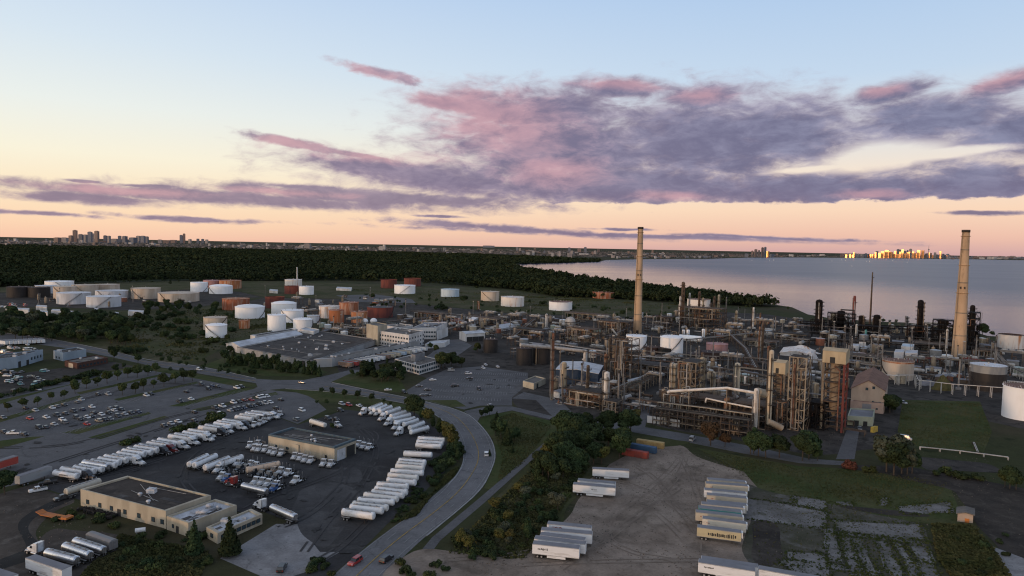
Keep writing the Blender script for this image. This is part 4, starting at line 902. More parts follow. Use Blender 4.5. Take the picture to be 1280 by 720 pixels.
tank(1249, 1277, 418, 436, 'tank_rustwhite', 'stained beige tank beside the lake at the right', rm='tank_brown', roof='open', stair=False)
# tank raised on a frame
tank(859, 887, 373.5, 386, 'tank_rustwhite', 'orange and white tank behind the far process columns', stair=False, rm='rust_roof')
# sphere on legs and two white bullet tanks
def sphere(xc, yb, yt, desc, m):
    b = G(xc, yb); r = TOP(b, yt)/2.25; t = thing('gas_sphere', b, desc, 'gas sphere', 'gas spheres', where=False); TAKEN.append((b.x, b.y, r+2))
    MB().lathe([(max(.01, r*math.sin(math.pi*i/16)), r*1.25-r*math.cos(math.pi*i/16)) for i in range(17)], 28).build('shell', m, t)
    for i in range(8):
        a = i*math.pi/4; MB().cyl(r*.97*math.cos(a), r*.97*math.sin(a), 0, r*1.25, .35, n=8).build('leg', 'steel_grey', t)
    MB().lathe([(r+.5, r*1.22), (r+.5, r*1.32), (r-.1, r*1.32)], 28).build('walkway', 'steel_dark', t)
sphere(712.5, 411, 396, 'grey gas sphere on legs left of the tall chimney', 'steel_pale')
sphere(456, 407.5, 398, 'white gas sphere right of the rusty tanks, left one', 'tank_white'); sphere(467, 407.5, 397.5, 'white gas sphere right of the rusty tanks, right one', 'tank_white')

# ------------------------------------------------------------------ the two tall chimneys
def chimney(xt, yt, wt, xb, yb, wb, desc):
    b = G(xb, yb-2); h = TOP(b, yt); s = MPP(xb, yb); r0, r1 = wb*s/2, wt*s/2*1.05
    t = thing('tall_chimney', b, desc, 'chimney', 'tall chimneys', where=False); TAKEN.append((b.x, b.y, r0+4))
    mb = MB(); mb.lathe([(r0+(r1-r0)*k/24, h*k/24) for k in range(25)], 36); sh = mb.build('shaft', 'stack_concrete', t)
    mb = MB(); mb.lathe([(r1*.99, h-.02), (r1*1.12, h-.2), (r1*1.12, h+2.0), (r1*.85, h+2.0), (r1*.8, h-3)], 36); mb.build('cap_ring', 'soot', t)
    for fz in (.52, .74, .97):
        rr_ = r0+(r1-r0)*fz; MB().lathe([(rr_, h*fz-.6), (rr_+1.0, h*fz-.2), (rr_+1.0, h*fz), (rr_, h*fz)], 36).build('gallery', 'stack_concrete', t)
    for fz in (.18, .36, .6, .86):
        rr_ = r0+(r1-r0)*fz; MB().lathe([(rr_+.03, h*fz-.5), (rr_+.06, h*fz), (rr_+.03, h*fz+.5)], 36).build('hoop', 'steel_beige', t)
    dv = Vector((-b.x, -b.y, 0)).normalized()
    for k in (-1, 1):
        for fz in (.56,):
            a = math.atan2(dv.y, dv.x)+k*.35; rr_ = r0+(r1-r0)*fz
            MB().box(-.5, .5, -.5, .5, -1, 1).build('vent_opening', 'soot', t).location = (rr_*math.cos(a), rr_*math.sin(a), h*fz)
    la = math.atan2(dv.y, dv.x)-.7; mb = MB()
    for o_ in (-.3, .3):
        u = Vector((math.cos(la), math.sin(la), 0)); v = Vector((-u.y, u.x, 0))*o_
        mb.tube(u*(r0+.4)+v, u*(r1+.4)+v+Vector((0, 0, h)), .08, n=4)
    mb.build('ladder', 'steel_brown', t)
    MB().box(r0*.2, r0*1.15, -1.2, 1.2, 0, 3.2).build('door', 'steel_dark', t).rotation_euler = (0, 0, math.atan2(dv.y, dv.x))
chimney(799.4, 286, 6.3, 796.7, 418, 10.6, 'tall tapering concrete chimney standing left, above the white twin tanks')
chimney(1206.5, 290, 8.0, 1198, 449, 16, 'tall tapering concrete chimney on the right, nearer the lake')
# ------------------------------------------------------------------ buildings
def bld(name, N, L, Rr, yt, wall, roof, desc, cat='building', par=0.6, win=(), doors=(), gable=None, units=0, group=None, roofmb=None, trim=None, h=None):
    n, l, r = G(*N), G(*L), G(*Rr); a, b = l-n, r-n; h = h or TOP(n, yt)
    t = thing(name, n, desc, cat, group, 0.0, False)
    c4 = [Vector((0, 0, 0)), b, a+b, a]; ctr = (a+b)/2
    TAKEN.append((n.x+ctr.x, n.y+ctr.y, (a-b).length/2))
    ccw = c4 if a.cross(b).z < 0 else c4[::-1]
    def inset(k, z): return [(p.x+(ctr.x-p.x)*k, p.y+(ctr.y-p.y)*k, z) for p in ccw]
    if gable is None:
        MB().prism(ccw, 0, h, True).build('wall', wall, t)
        k = .45/max(2, min(a.length, b.length)); i0, i1 = inset(0, h), inset(2*k, h)
        mb = MB()
        for i in range(4):
            j = (i+1) % 4
            mb.hull([i0[i], i0[j], i1[j], i1[i]], [(p[0], p[1], h+par) for p in (i0[i], i0[j], i1[j], i1[i])])
        if par: mb.build('parapet', trim or wall, t)
        rz_ = h+.02; i2 = inset(2*k+.001, rz_)
        ro = MB()._add(i2, [(0, 1, 2, 3)]).build('roof', roof, t)
    else:
        # ridge runs along a (0) or b (1)
        g_h, along = gable; d = b if along == 0 else a; e = a if along == 0 else b
        MB().prism(ccw, 0, h, True).build('wall', wall, t)
        m0 = d/2+Vector((0, 0, h+g_h)); m1 = d/2+e+Vector((0, 0, h+g_h)); q = [Vector((0, 0, h)), d+Vector((0, 0, h)), d+e+Vector((0, 0, h)), e+Vector((0, 0, h))]
        MB()._add([q[0], q[1], m0, q[3], q[2], m1], [(0, 1, 2), (3, 5, 4)]).build('gable_wall', wall, t)
        dz_ = Vector((0, 0, .08)); ov = d.normalized()*.5; oe = e.normalized()*.5; sl = Vector((0, 0, -g_h*.5/(d.length/2)))
        mb = MB(); A0, A1 = q[0]-ov-oe+sl+dz_, q[3]-ov+oe+sl+dz_; B0, B1 = q[1]+ov-oe+sl+dz_, q[2]+ov+oe+sl+dz_; M0, M1 = m0-oe+dz_, m1+oe+dz_
        th = Vector((0, 0, .3))
        for s_ in ((A0, A1, M1, M0), (M0, M1, B1, B0)): mb.hull(s_, [p+th for p in s_])
        ro = mb.build('roof', roof, t)
    faces = [(a, -a, b), (Vector((0, 0, 0)), b, a)]         # left face from l to n, right face from n to r
    def put(face, u, w, z0, z1, part, m, pane=None):
        o0, dv, inn = faces[face]; dv_ = dv.normalized(); nn = Vector((dv_.y, -dv_.x, 0)); nn = -nn if nn.dot(inn) > 0 else nn
        p = o0+dv*u; q0, q1 = p-dv_*w/2, p+dv_*w/2
        f = MB().hull([q0+Vector((0, 0, z0)), q1+Vector((0, 0, z0)), q1+nn*.12+Vector((0, 0, z0)), q0+nn*.12+Vector((0, 0, z0))], [q0+Vector((0, 0, z1)), q1+Vector((0, 0, z1)), q1+nn*.12+Vector((0, 0, z1)), q0+nn*.12+Vector((0, 0, z1))]).build(part, m, t)
        if pane:
            e = dv_*.12; n1, n2 = nn*.121, nn*.16; zz0, zz1 = z0+.12, z1-.12
            MB().hull([q0+e+n1+Vector((0, 0, zz0)), q1-e+n1+Vector((0, 0, zz0)), q1-e+n2+Vector((0, 0, zz0)), q0+e+n2+Vector((0, 0, zz0))], [q0+e+n1+Vector((0, 0, zz1)), q1-e+n1+Vector((0, 0, zz1)), q1-e+n2+Vector((0, 0, zz1)), q0+e+n2+Vector((0, 0, zz1))]).build('pane', pane, f)
    for face, us, w, z0, z1 in win:
        for u in us: put(face, u, w, z0, z1, 'window', 'trim_dark', 'glass_blue')
    for face, u, w, hh, m in doors: put(face, u, w, 0.02, hh, 'door', m)
    for k in range(min(7, units*2) if gable is None else 0):          # patched felt
        rnd = random.Random(k*13+int(L[0])); u, v = rnd.uniform(.06, .7), rnd.uniform(.06, .7); du, dv_ = rnd.uniform(.05, .24), rnd.uniform(.05, .22); zz = h+.03+.006*k
        q = [a*x_+b*y_ for x_, y_ in ((u, v), (u+du, v), (u+du, v+dv_), (u, v+dv_))]; q = q if (q[1]-q[0]).cross(q[2]-q[0]).z > 0 else q[::-1]
        MB().quad(*[(p.x, p.y, zz) for p in q]).build('roof_patch', rnd.choice(['roof_dark', 'roof_gravel', 'roof_brown', 'roof_brown' if roof != 'roof_white' else 'roof_grey']), ro)
    if units and gable is None:
        for k in range(3):
            rnd = random.Random(k*5+int(L[1])); p, q = a*rnd.uniform(.1, .4)+b*rnd.uniform(.1, .9), a*rnd.uniform(.6, .9)+b*rnd.uniform(.1, .9); z3 = Vector((0, 0, h+.25))
            MB().tube(p+z3, q+z3, .09, n=5).build('roof_pipe', 'galvanised', ro)
    for k in range(units):
        rnd = random.Random(k*7+int(N[0])); u, v = rnd.uniform(.1, .85), rnd.uniform(.1, .85); p = a*u+b*v; s = rnd.uniform(.6, 1.5)
        mb = MB()
        if rnd.random() < .5: mb.box(p.x-s, p.x+s, p.y-s*.7, p.y+s*.7, h, h+s*1.1); mb.cyl(p.x, p.y, h+s*1.1, h+s*1.25, s*.5, n=10)
        else: mb.lathe([(s*.5, h), (s*.5, h+.6), (s*.9, h+.7), (s*.7, h+1.1), (.01, h+1.2)], 10, p.x, p.y)
        mb.build('roof_vent', 'roof_white', t)
    return t, n, a, b, h
lnsp = lambda a, b, n: [a+(b-a)*i/(n-1) for i in range(n)] if n > 1 else [a]
# nearest: the brown-roofed depot with its annexes
bld('truck_depot', (207.5, 661), (101, 632), (264, 640), 641, 'wall_tan', 'roof_brown', 'long tan depot with a dark brown flat roof, lower left', 'depot', trim='wall_tan', units=3,
    win=[(0, [.09, .24, .38, .54, .70, .86, .96], 1.5, 1.2, 2.7)], doors=[(0, .47, 1.6, 2.3, 'trim_dark')])
bld('depot_annex', (235.5, 671), (208.5, 662), (296, 647.5), 656, 'wall_tan', 'roof_white', 'low tan annex with a white flat roof against the brown-roofed depot', 'depot', units=5, win=[(0, [.3], .9, 1.2, 2.4)], doors=[(0, .5, 1.2, 2.2, 'trim_dark')])
bld('front_office', (272, 680), (258, 672), (328, 655), 669, 'wall_tan', 'roof_white', 'narrow tan office with pale roof in front of the annex', 'office', units=2, win=[(1, lnsp(.12, .9, 8), 1.6, 1.0, 2.3), (0, [.5], 1.6, 1, 2.3)])
bld('truck_garage', (418, 578), (335.5, 561), (445, 567), 561, 'wall_tan', 'roof_dark', 'tan truck garage with blue roof edge in the middle of the yard', 'garage', trim='trim_blue', par=.8, units=4,
    doors=[(1, .3, 5.2, 4.6, 'roof_white'), (1, .74, 5.2, 4.6, 'trim_dark'), (0, .88, 1.2, 2.3, 'trim_dark')], win=[(0, [.12, .3], 1.4, 1.4, 2.4)])
bld('garage_porch', (373, 569.5), (362, 566.5), (379, 567), 557, 'wall_tan', 'roof_brown', 'small tan porch block on the garage front', 'porch', h=4.2, par=.3)
# flat-roofed warehouse and its white neighbours
t, n, a, b, h = bld('warehouse', (390, 460), (296, 441), (470, 431), 452.5, 'wall_dull', 'roof_dark', 'very large warehouse with dark flat roof and white roof vents', 'warehouse', par=.8, trim='wall_grey', units=22, doors=[(0, .9, 4, 4, 'trim_dark')])
bld('warehouse_wing', (415, 458.5), (392, 459.5), (525, 435), 449.5, 'wall_dull', 'roof_gravel', 'long loading wing along the right side of the warehouse', 'warehouse', par=.6, units=8, h=5.6, doors=[(1, u, 3, 3.4, 'trim_dark') for u in lnsp(.12, .85, 14)])
bld('white_shed', (300, 441.5), (283, 437.5), (378, 425), 433.5, 'wall_white', 'roof_white', 'white shed with a long bright sloping roof left of the warehouse', 'shed', gable=(2.2, 1))
bld('white_annex', (319, 428.5), (313, 427), (372, 419), 421, 'wall_white', 'roof_dark', 'white walled flat building behind the white shed', 'building')
bld('white_block', (392, 424), (375, 421), (399, 421), 415, 'wall_white', 'roof_white', 'small plain white block in front of the tall white tank', 'building')
bld('stair_tower', (472, 432), (458, 428.5), (484, 429), 408.3, 'wall_tan', 'roof_gravel', 'windowless beige stair tower at the white office block', 'stair tower', win=[(0, [.5], 1.2, 4, 5)])
W3 = lambda n, f, zs: [(f, lnsp(.06, .94, n), 1.9, z, z+1.5) for z in zs]
bld('office_block', (511, 437), (473, 431), (530, 431), 419.5, 'wall_white', 'roof_gravel', 'three-storey white office block with rows of windows', 'office', win=W3(11, 0, (1.2, 4.7, 8.3))+W3(6, 1, (1.2, 4.7, 8.3)), units=5)
bld('office_upper_block', (499, 424), (482, 421.5), (516, 420.5), 410, 'wall_white', 'roof_gravel', 'upper white block with a dark window band on the office', 'office', win=W3(8, 0, (14,)), units=2)
bld('laboratory_wing', (545, 424), (515, 424), (559, 416), 410.5, 'wall_white', 'roof_grey', 'long white laboratory wing right of the office block', 'laboratory', win=W3(9, 0, (2, 6)), units=6)
bld('white_hall', (551, 423.5), (546, 425), (560, 420), 413, 'wall_white', 'roof_white', 'white end hall beside the laboratory wing', 'hall')
bld('lean_roof', (556, 434), (531, 436), (562, 430), 430, 'wall_white', 'roof_white', 'low white lean-to roof below the laboratory wing', 'shed', h=3.5)
bld('glass_office', (524, 468.5), (493.5, 459.5), (549.5, 460.5), 458, 'wall_white', 'roof_gravel', 'two-storey office with dark window bands beside the office car park', 'office', win=[(0, lnsp(.05, .95, 10), 2.3, 1.0, 2.6), (0, lnsp(.05, .95, 10), 2.3, 4.2, 6.0), (1, lnsp(.06, .94, 9), 2.2, 1.0, 2.6), (1, lnsp(.06, .94, 9), 2.2, 4.2, 6.0)], units=2)
bld('roof_plant_room', (519, 462.5), (514, 461), (531, 458.5), 452, 'wall_grey', 'roof_dark', 'dark plant room on top of the glass-fronted office', 'plant room', h=10.5, par=.4)
t, n, a, b, h = bld('truck_canopy', (582, 427), (574, 424), (606, 425.5), 417.5, 'wall_white', 'roof_white', 'white open-fronted truck canopy building', 'canopy', doors=[(1, u, 6, 4.2, 'trim_dark') for u in (.2, .5, .8)], gable=(1.2, 1))
bld('peaked_pavilion', (627, 414), (612, 413), (645, 411), 410.5, 'wall_white', 'roof_white', 'wide white building with a low peaked roof', 'building', gable=(2.8, 1))
bld('small_blue_shed', (592, 406), (586, 405), (602, 404), 400, 'tank_pale', 'tank_pale', 'small pale grey arched shed near the red pipe heap', 'shed', gable=(1.6, 0))
# left edge sheds
bld('pale_blue_shed', (21, 460), (-30, 466), (54, 450), 447, 'wall_paleblue', 'roof_dark', 'pale blue industrial shed at the left edge', 'industrial shed', win=[(1, lnsp(.55, .9, 4), 1.8, 2.5, 4.5)], doors=[(1, .1, 3, 4, 'trim_dark'), (1, .4, 3, 3.5, 'trim_dark')], units=4)
bld('blue_grey_unit', (79, 451.5), (67, 448.5), (108, 446.5), 442, 'wall_paleblue', 'roof_dark', 'blue-grey industrial unit near the main road', 'industrial unit', win=[(0, [.3, .6], 1.6, 1, 2.5)], units=2)
bld('brick_unit', (96.5, 461.5), (81, 458), (135, 454), 455, 'wall_brick', 'roof_gravel', 'long low brick unit with a cream front by the car park', 'industrial unit', doors=[(0, .5, 6.0, 3.2, 'cream_paint')], win=[(1, lnsp(.1, .9, 8), 1.6, 1, 2.4)], units=2)
# refinery buildings
t, n, a, b, h = bld('compressor_house', (747, 484.5), (694.5, 478.5), (753, 473), 467.5, 'wall_navy', 'roof_white', 'navy blue compressor house with a white roof', 'compressor house', par=0, gable=(1.4, 1), win=[(0, [.3, .55, .8], 1.6, 4, 5.2)])
bld('tan_workshop', (667, 487), (653.5, 483.5), (682, 480), 480.5, 'wall_tan', 'roof_gravel', 'low tan workshop with grey roof left of the striped stack', 'workshop', doors=[(1, .3, 2.6, 2.8, 'trim_dark')])
bld('green_control_hut', (786, 488), (784, 486), (801, 484), 478, 'wall_green', 'roof_white', 'pale green control hut between pipe racks', 'control hut', gable=(1, 1))
t, n, a, b, h = bld('gabled_building', (1105, 516), (1063, 512), (1109, 495), 489, 'wall_beige', 'rust_roof', 'tall beige gabled building with a rusty red roof', 'process building', gable=(5.2, 1),
    win=[(0, [.46], 1.4, 12, 13.5), (0, [.66], 1.4, 13, 14.5), (0, [.86], 1.4, 5.0, 6.0), (0, [.66], 1.2, 4.6, 6.2)], doors=[(0, .5, 4.6, 5.2, 'roof_grey')])
bld('pink_leanto', (1104, 517.5), (1062.5, 513.3), (1105, 515), 502, 'wall_pink', 'rust_roof', 'pinkish lower storey along the front of the gabled building', 'lean-to', h=5.6, par=.2, doors=[(0, .5, 4.6, 4.8, 'roof_grey')], win=[(0, [.8], 1.0, 2, 3)])
bld('green_roof_hut', (1091, 533), (1059, 531), (1093, 522.5), 523, 'wall_green', 'roof_grey', 'low green-grey hut in front of the gabled building', 'hut', doors=[(0, .35, 2.4, 2.6, 'trim_dark'), (0, .7, 2, 2.4, 'trim_dark')])
for i, (N, L, Rr, yt, d) in enumerate([((1129, 451), (1117, 451), (1130.5, 447), 440.5, 'white cabin, left of two in front'), ((1146, 451), (1130.5, 451), (1147, 447), 441.5, 'white cabin, right of two in front'), ((1141, 442), (1126, 441), (1142.5, 438), 434, 'white blue-roofed cabin behind two others'),
        ((1073, 438.5), (1063, 438), (1074.5, 436), 432.5, 'small white cabin with dark doorway'), ((1082, 434), (1073.5, 433.5), (1083, 432), 428, 'small white cabin on the pipe track'), ((1093, 438.5), (1076, 437.5), (1094, 436.5), 435, 'low white cabin row')]):
    bld('site_cabin', N, L, Rr, yt, 'wall_white', 'roof_white' if i != 2 else 'tank_blue', d+' near the rust-topped tank', 'site cabin', par=.2, group='white site cabins', doors=[(0, .5, 1.4, 2.2, 'trim_dark')] if i in (3,) else (), win=[(0, [.3], 1, 1.2, 2)] if i == 5 else ())
bld('white_terrace', (1015, 448), (975, 444), (1018, 441), 440, 'wall_white', 'tank_rustwhite', 'pale tent-roofed salt heap cover', 'tent', gable=(2.6, 1), h=2.2)
bld('yellow_hut', (1092, 541), (1088, 540.5), (1097, 539.5), 534, 'yellow_paint', 'yellow_paint', 'pair of tan metal boxes beside the gate road', 'metal box', par=0)
bld('field_shed', (1216, 654), (1196.5, 652), (1216, 647), 640, 'wall_beige', 'roof_gravel', 'small beige shed with orange sign at the green fence', 'shed', h=2.8, par=0, gable=(.5, 1), doors=[(0, .62, 1.3, 1.4, 'orange_paint')])
for i, (x, y, w, hh) in enumerate([(52, 388, 14, 5), (75, 393, 22, 4.5), (90, 395, 18, 4.5), (54, 394, 12, 4), (116, 397, 14, 4), (121, 391, 6, 4), (170, 394.5, 20, 5), (22, 391, 30, 4.5), (342, 366, 11, 4), (430, 363, 20, 4), (146, 395, 5, 3)]):
    N = (x+w*.45, y+1.0); bld('low_shed', N, (x-w/2, y), (x+w/2, y-1), y-4, 'wall_white', 'roof_white', ['small white shed at the left tank farm', 'long white shed below the left tank farm', 'white shed next to the long one', 'low white hut by the wood edge', 'white low hut beside the scrub field', 'tiny white hut at the scrub field',
        'white container office alone in the scrub', 'long pale shed at the far left edge', 'small white building by the dark red tank', 'flat white building on the meadow edge', 'tiny pale hut in the scrub'][i], 'shed', h=hh, par=.2, group='low white sheds')
# office trailers and boxes beside the tall chimney etc are part of the plant
# ------------------------------------------------------------------ process plant
rp = random.Random(99)
UA = heading(G(818, 527), G(945, 549)); U = Vector((math.cos(UA), math.sin(UA), 0)); V = Vector((-U.y, U.x, 0))    # plant grid
def column(x, yb, yt, wpx, m, desc, plats=3, ladder=True, pipe=True, skirt=None, group='process columns', cone=0.0, where=True, name='process_column', top=None, pm='steel_dark', cat='process column'):
    b = G(x, yb); h = TOP(b, yt); r = max(.5, wpx*MPP(x, yb)/2); m = {'steel_beige': 'column_beige', 'steel_cream': 'column_cream', 'steel_pale': 'column_pale'}.get(m, m)
    t = thing(name, b, desc, cat, group, UA, where); TAKEN.append((b.x, b.y, r+2))
    hd = min(r*.8, h*.08); sk = h*.1
    MB().lathe([(r, sk), (r, h*.4), (r*(1-cone), h-hd), (r*.8*(1-cone), h-hd*.35), (.02, h)], 22).build('shell', m, t)
    MB().lathe([(r*1.12, 0), (r*1.02, sk)], 22).build('skirt', skirt or 'steel_dark', t)
    for k in range(plats):
        z = h*(.22+.74*(k+.5)/max(1, plats)) if plats > 1 else h*.9; rr_ = r*(1-cone*max(0, z/h-.4))
        a0 = rp.uniform(-2.6, -.5); ex = .55+min(1.1, r*.55)
        mb = MB(); n = 14; span = rp.choice([math.pi*2, 4.2, 3.4])
        for i in range(n):
            a, c_ = a0+span*i/n, a0+span*(i+1)/n
            pa = [(q*math.cos(w_), q*math.sin(w_)) for q, w_ in ((rr_, a), (rr_+ex, a), (rr_+ex, c_), (rr_, c_))]
            mb.hull([p+(z,) for p in pa], [p+(z+.14,) for p in pa])
            mb.tube(pa[1]+(z+1.05,), pa[2]+(z+1.05,), .06, n=4); mb.tube(pa[1]+(z,), pa[1]+(z+1.05,), .05, n=4)
            mb.tube(pa[1]+(z+.55,), pa[2]+(z+.55,), .04, n=3)
        mb.build('platform', pm, t)
    if ladder:
        mb = MB(); a = -1.2
        for o_ in (-.28, .28): mb.tube((r*1.12*math.cos(a)-o_*math.sin(a), r*1.12*math.sin(a)+o_*math.cos(a), 0), (r*1.12*math.cos(a)-o_*math.sin(a), r*1.12*math.sin(a)+o_*math.cos(a), h*.95), .07, n=4)
        mb.build('ladder', pm, t)
    if pipe:
        for k in range(rp.choice([1, 2, 2])):
            a = rp.uniform(-3, 0); q = r+.55; pr = min(.45, r*.22); zt = h*rp.uniform(.7, 1.02)
            MB().path([(r*.5*math.cos(a), r*.5*math.sin(a), zt), (q*math.cos(a), q*math.sin(a), zt), (q*math.cos(a), q*math.sin(a), 1.5), (q*math.cos(a)+3, q*math.sin(a), 1.5)], pr, 7).build('pipe', rp.choice(['steel_beige', 'steel_grey', 'steel_pale', 'steel_brown']), t)
    if top: MB().tube((0, 0, h-.5), (0, 0, h+top), .12, n=5).build('mast', 'steel_grey', t)
    return t
def frame(x0, x1, yb, yt, depth, levels, bays, m, desc, deck=True, vess=4, pipes=6, brace=True, where=False, group='steel process structures', clad=None, cat='process structure', col_w=.3):
    a, b = G(x0, yb), G(x1, yb); w = (b-a).length; mid = (a+b)/2; h = TOP(mid, yt); ang = UA
    t = thing('process_structure', mid+V*depth/2, desc, cat, group, ang, where)
    for k in range(3): TAKEN.append(tuple((mid+V*depth/2+U*w*(k-1)*.35)[:2])+(max(depth, w*.3)*.55,))
    xs_ = [-w/2+w*i/bays for i in range(bays+1)]; ys_ = [-depth/2, depth/2] if depth < 14 else [-depth/2, 0, depth/2]
    zs_ = [h*(k+1)/levels for k in range(levels)]
    mb = MB()
    for x in xs_:
        for y in ys_: mb.tube((x, y, 0), (x, y, h), col_w, n=4)
    for z in zs_:
        for y in ys_: mb.tube((xs_[0], y, z), (xs_[-1], y, z), col_w*.75, n=4)
        for x in xs_: mb.tube((x, ys_[0], z), (x, ys_[-1], z), col_w*.75, n=4)
    if brace:
        for i in range(bays):
            for k in range(levels):
                if rp.random() < .6:
                    z0 = h*k/levels; z1 = zs_[k]; xa, xb = (xs_[i], xs_[i+1]) if rp.random() < .5 else (xs_[i+1], xs_[i])
                    for y in (ys_[0], ys_[-1]): mb.tube((xa, y, z0), (xb, y, z1), col_w*.45, n=4)
    mb.build('frame', m, t)
    if deck:
        for k, z in enumerate(zs_):
            if k == levels-1 and rp.random() < .3: continue
            mb = MB(); q0 = rp.uniform(0, .35)*w; mb.box(-w/2+q0*rp.choice([0, 1]), w/2, -depth/2, depth/2, z+.28, z+.4)
            for y in (-depth/2, depth/2):
                for dz_ in (.9, 1.4): mb.tube((-w/2, y, z+dz_), (w/2, y, z+dz_), .06, n=3)
                for i in range(int(w/2)+1): mb.tube((-w/2+i*2, y, z+.4), (-w/2+i*2, y, z+1.4), .05, n=3)
            for x in (-w/2, w/2):
                for dz_ in (.9, 1.4): mb.tube((x, -depth/2, z+dz_), (x, depth/2, z+dz_), .06, n=3)
            mb.build('deck', 'steel_black' if m == 'steel_black' else rp.choice(['steel_dark', 'steel_dark', 'steel_brown']), t)
        # stair flights zigzag on one end
        mb = MB(); zz = [0]+zs_; ex = w/2+1.0
        for k in range(len(zz)-1):
            y0, y1 = (-depth*.35, depth*.35) if k % 2 == 0 else (depth*.35, -depth*.35)
            for o_ in (-.45, .45): mb.tube((ex+o_, y0, zz[k]), (ex+o_, y1, zz[k+1]+.3), .12, n=4); mb.tube((ex+o_, y0, zz[k]+1), (ex+o_, y1, zz[k+1]+1.3), .05, n=3)
        mb.build('stair', 'steel_black' if m == 'steel_black' else 'steel_brown', t)
    for k in range(int(vess*1.4)):
        z = rp.choice([0.4]+[q+.4 for q in zs_[:-1]]) if levels > 1 else .4; x = rp.uniform(-.4, .4)*w; y = rp.uniform(-.3, .3)*depth
        mm = 'steel_black' if m == 'steel_black' and rp.random() < .85 else rp.choice(['steel_beige', 'steel_grey', 'steel_pale', 'steel_dark', 'steel_rust', 'steel_brown', 'steel_dark']); hh = h/levels
        mb = MB()
        if rp.random() < .5:
            r = min(hh*.22, depth*.2, 2.2)*rp.uniform(.6, 1); mb.lathe([(.02, z+.3), (r*.8, z+.6), (r, z+r), (r, z+hh*.75), (r*.7, z+hh*.83), (.02, z+hh*.86)], 14, x, y)
        else:
            r = min(hh*.2, 1.5)*rp.uniform(.6, 1); L = min(w*.3, 7)*rp.uniform(.6, 1); mb.tube((x-L/2, y, z+r+.6), (x+L/2, y, z+r+.6), r, n=14); mb.box(x-L*.3, x-L*.25, y-r*.8, y+r*.8, z, z+r+.4); mb.box(x+L*.25, x+L*.3, y-r*.8, y+r*.8, z, z+r+.4)
        mb.build('vessel', mm, t)
    for k in range(min(36, int(pipes*1.6))):
        y = rp.choice([-depth/2-.4, -depth/2-.8, -depth*.2, depth*.2]); z0 = rp.choice([1.2]+zs_)-rp.uniform(.4, 1.2); z1 = max(.6, rp.choice([1.2]+zs_)-rp.uniform(.4, 1.2)); x_0, x_1 = rp.uniform(-.5, 0)*w, rp.uniform(0, .5)*w; r = rp.uniform(.12, .34); xm = rp.uniform(-.3, .3)*w
        MB().path([(x_0, y, 0.3), (x_0, y, z0), (xm, y, z0), (xm, y, z1), (x_1, y, z1), (x_1, y+rp.uniform(0, .6)*depth, z1)], r, 6).build('pipe', 'steel_black' if m == 'steel_black' and rp.random() < .85 else rp.choice(['steel_beige', 'steel_grey', 'steel_dark', 'steel_pale', 'steel_rust', 'steel_brown', 'steel_cream']), t)
    return t, w, h
def rack(px, hgt, wid, np_, m, desc, step=7.0, levels=1, where=False, pm=('steel_beige', 'steel_grey', 'steel_dark', 'steel_brown', 'steel_pale', 'steel_brown', 'steel_rust'), prad=(.1, .26), group='pipe racks of the plant', world=None, drops=0):
    pts = world or [G(*p) for p in px]
    t = thing('pipe_rack', pts[0], desc, 'pipe rack', group, 0, where)
    o = pts[0]
    def frames():
        for a, b in zip(pts, pts[1:]):
            L = (b-a).length; n = max(1, round(L/step))
            for i in range(n): yield a.lerp(b, i/n)-o, (b-a).normalized()
        yield pts[-1]-o, (pts[-1]-pts[-2]).normalized()
    me = None
    for p, d in list(frames())[:98]:
        if me is None:
            mb = MB()
            for s in (-1, 1): mb.tube((0, s*wid/2, 0), (0, s*wid/2, hgt+.4), .24, n=4)
            for l in range(levels): z = hgt*(1-.38*l); mb.tube((0, -wid/2-.3, z), (0, wid/2+.3, z), .2, n=4)
            mb.tube((0, -wid/2, hgt*.2), (0, wid/2, hgt*.62), .09, n=4)
            me = mb.mesh('trestle', m)
        q = bpy.data.objects.new('trestle', me); COL.objects.link(q); q.parent = t; q.location = p; q.rotation_euler = (0, 0, math.atan2(d.y, d.x))
    offs = []
    for l in range(levels):
        for k in range(np_):
            r = rp.uniform(*prad); off = -wid/2+wid*(k+.5)/np_; z = hgt*(1-.38*l)+.2+r
            pp = []
            for i, p in enumerate(pts):
                d = (pts[min(i+1, len(pts)-1)]-pts[max(i-1, 0)]).normalized(); pp.append(p-o+Vector((-d.y, d.x, 0))*off+Vector((0, 0, z)))
            mb = MB(); mb.path(pp, r, 7)
            for _ in range(drops+(rp.random() < .4)):
                q = rp.random(); s_ = rp.randrange(len(pp)-1); c = pp[s_].lerp(pp[s_+1], q); mb.path([c, c+Vector((0, 0, -z+.3))], r*.8, 6)
            mb.build('pipe', rp.choice(pm), t)
    return t
# ---- small kinds, built once and copied
PR = {}
def proto(n): PR[n] = Proto(); return PR[n]
p = proto('horizontal_drum'); p.add('shell', MB().tube((-4, 0, 2.4), (4, 0, 2.4), 1.35, n=18).tube((4, 0, 2.4), (4.6, 0, 2.4), 1.35, .5, n=18).tube((-4, 0, 2.4), (-4.6, 0, 2.4), 1.35, .5, n=18), 'steel_pale')
for s in (-2.6, 2.6): p.add('saddle', MB().box(s-.25, s+.25, -1.1, 1.1, 0, 1.9), 'steel_dark')
p.add('nozzle', MB().cyl(1, 0, 3.6, 4.5, .3, n=8).path([(1, 0, 4.3), (1, 2.2, 4.3), (1, 2.2, 0)], .2, 6), 'steel_grey')
p = proto('upright_vessel'); p.add('shell', MB().lathe([(.02, 1.6), (1.0, 1.8), (1.35, 2.3), (1.35, 7.4), (1.0, 8.0), (.02, 8.2)], 18), 'steel_beige')
for i in range(4): a = i*1.571+.78; p.add('leg', MB().cyl(1.2*math.cos(a), 1.2*math.sin(a), 0, 2.4, .16, n=6), 'steel_dark')
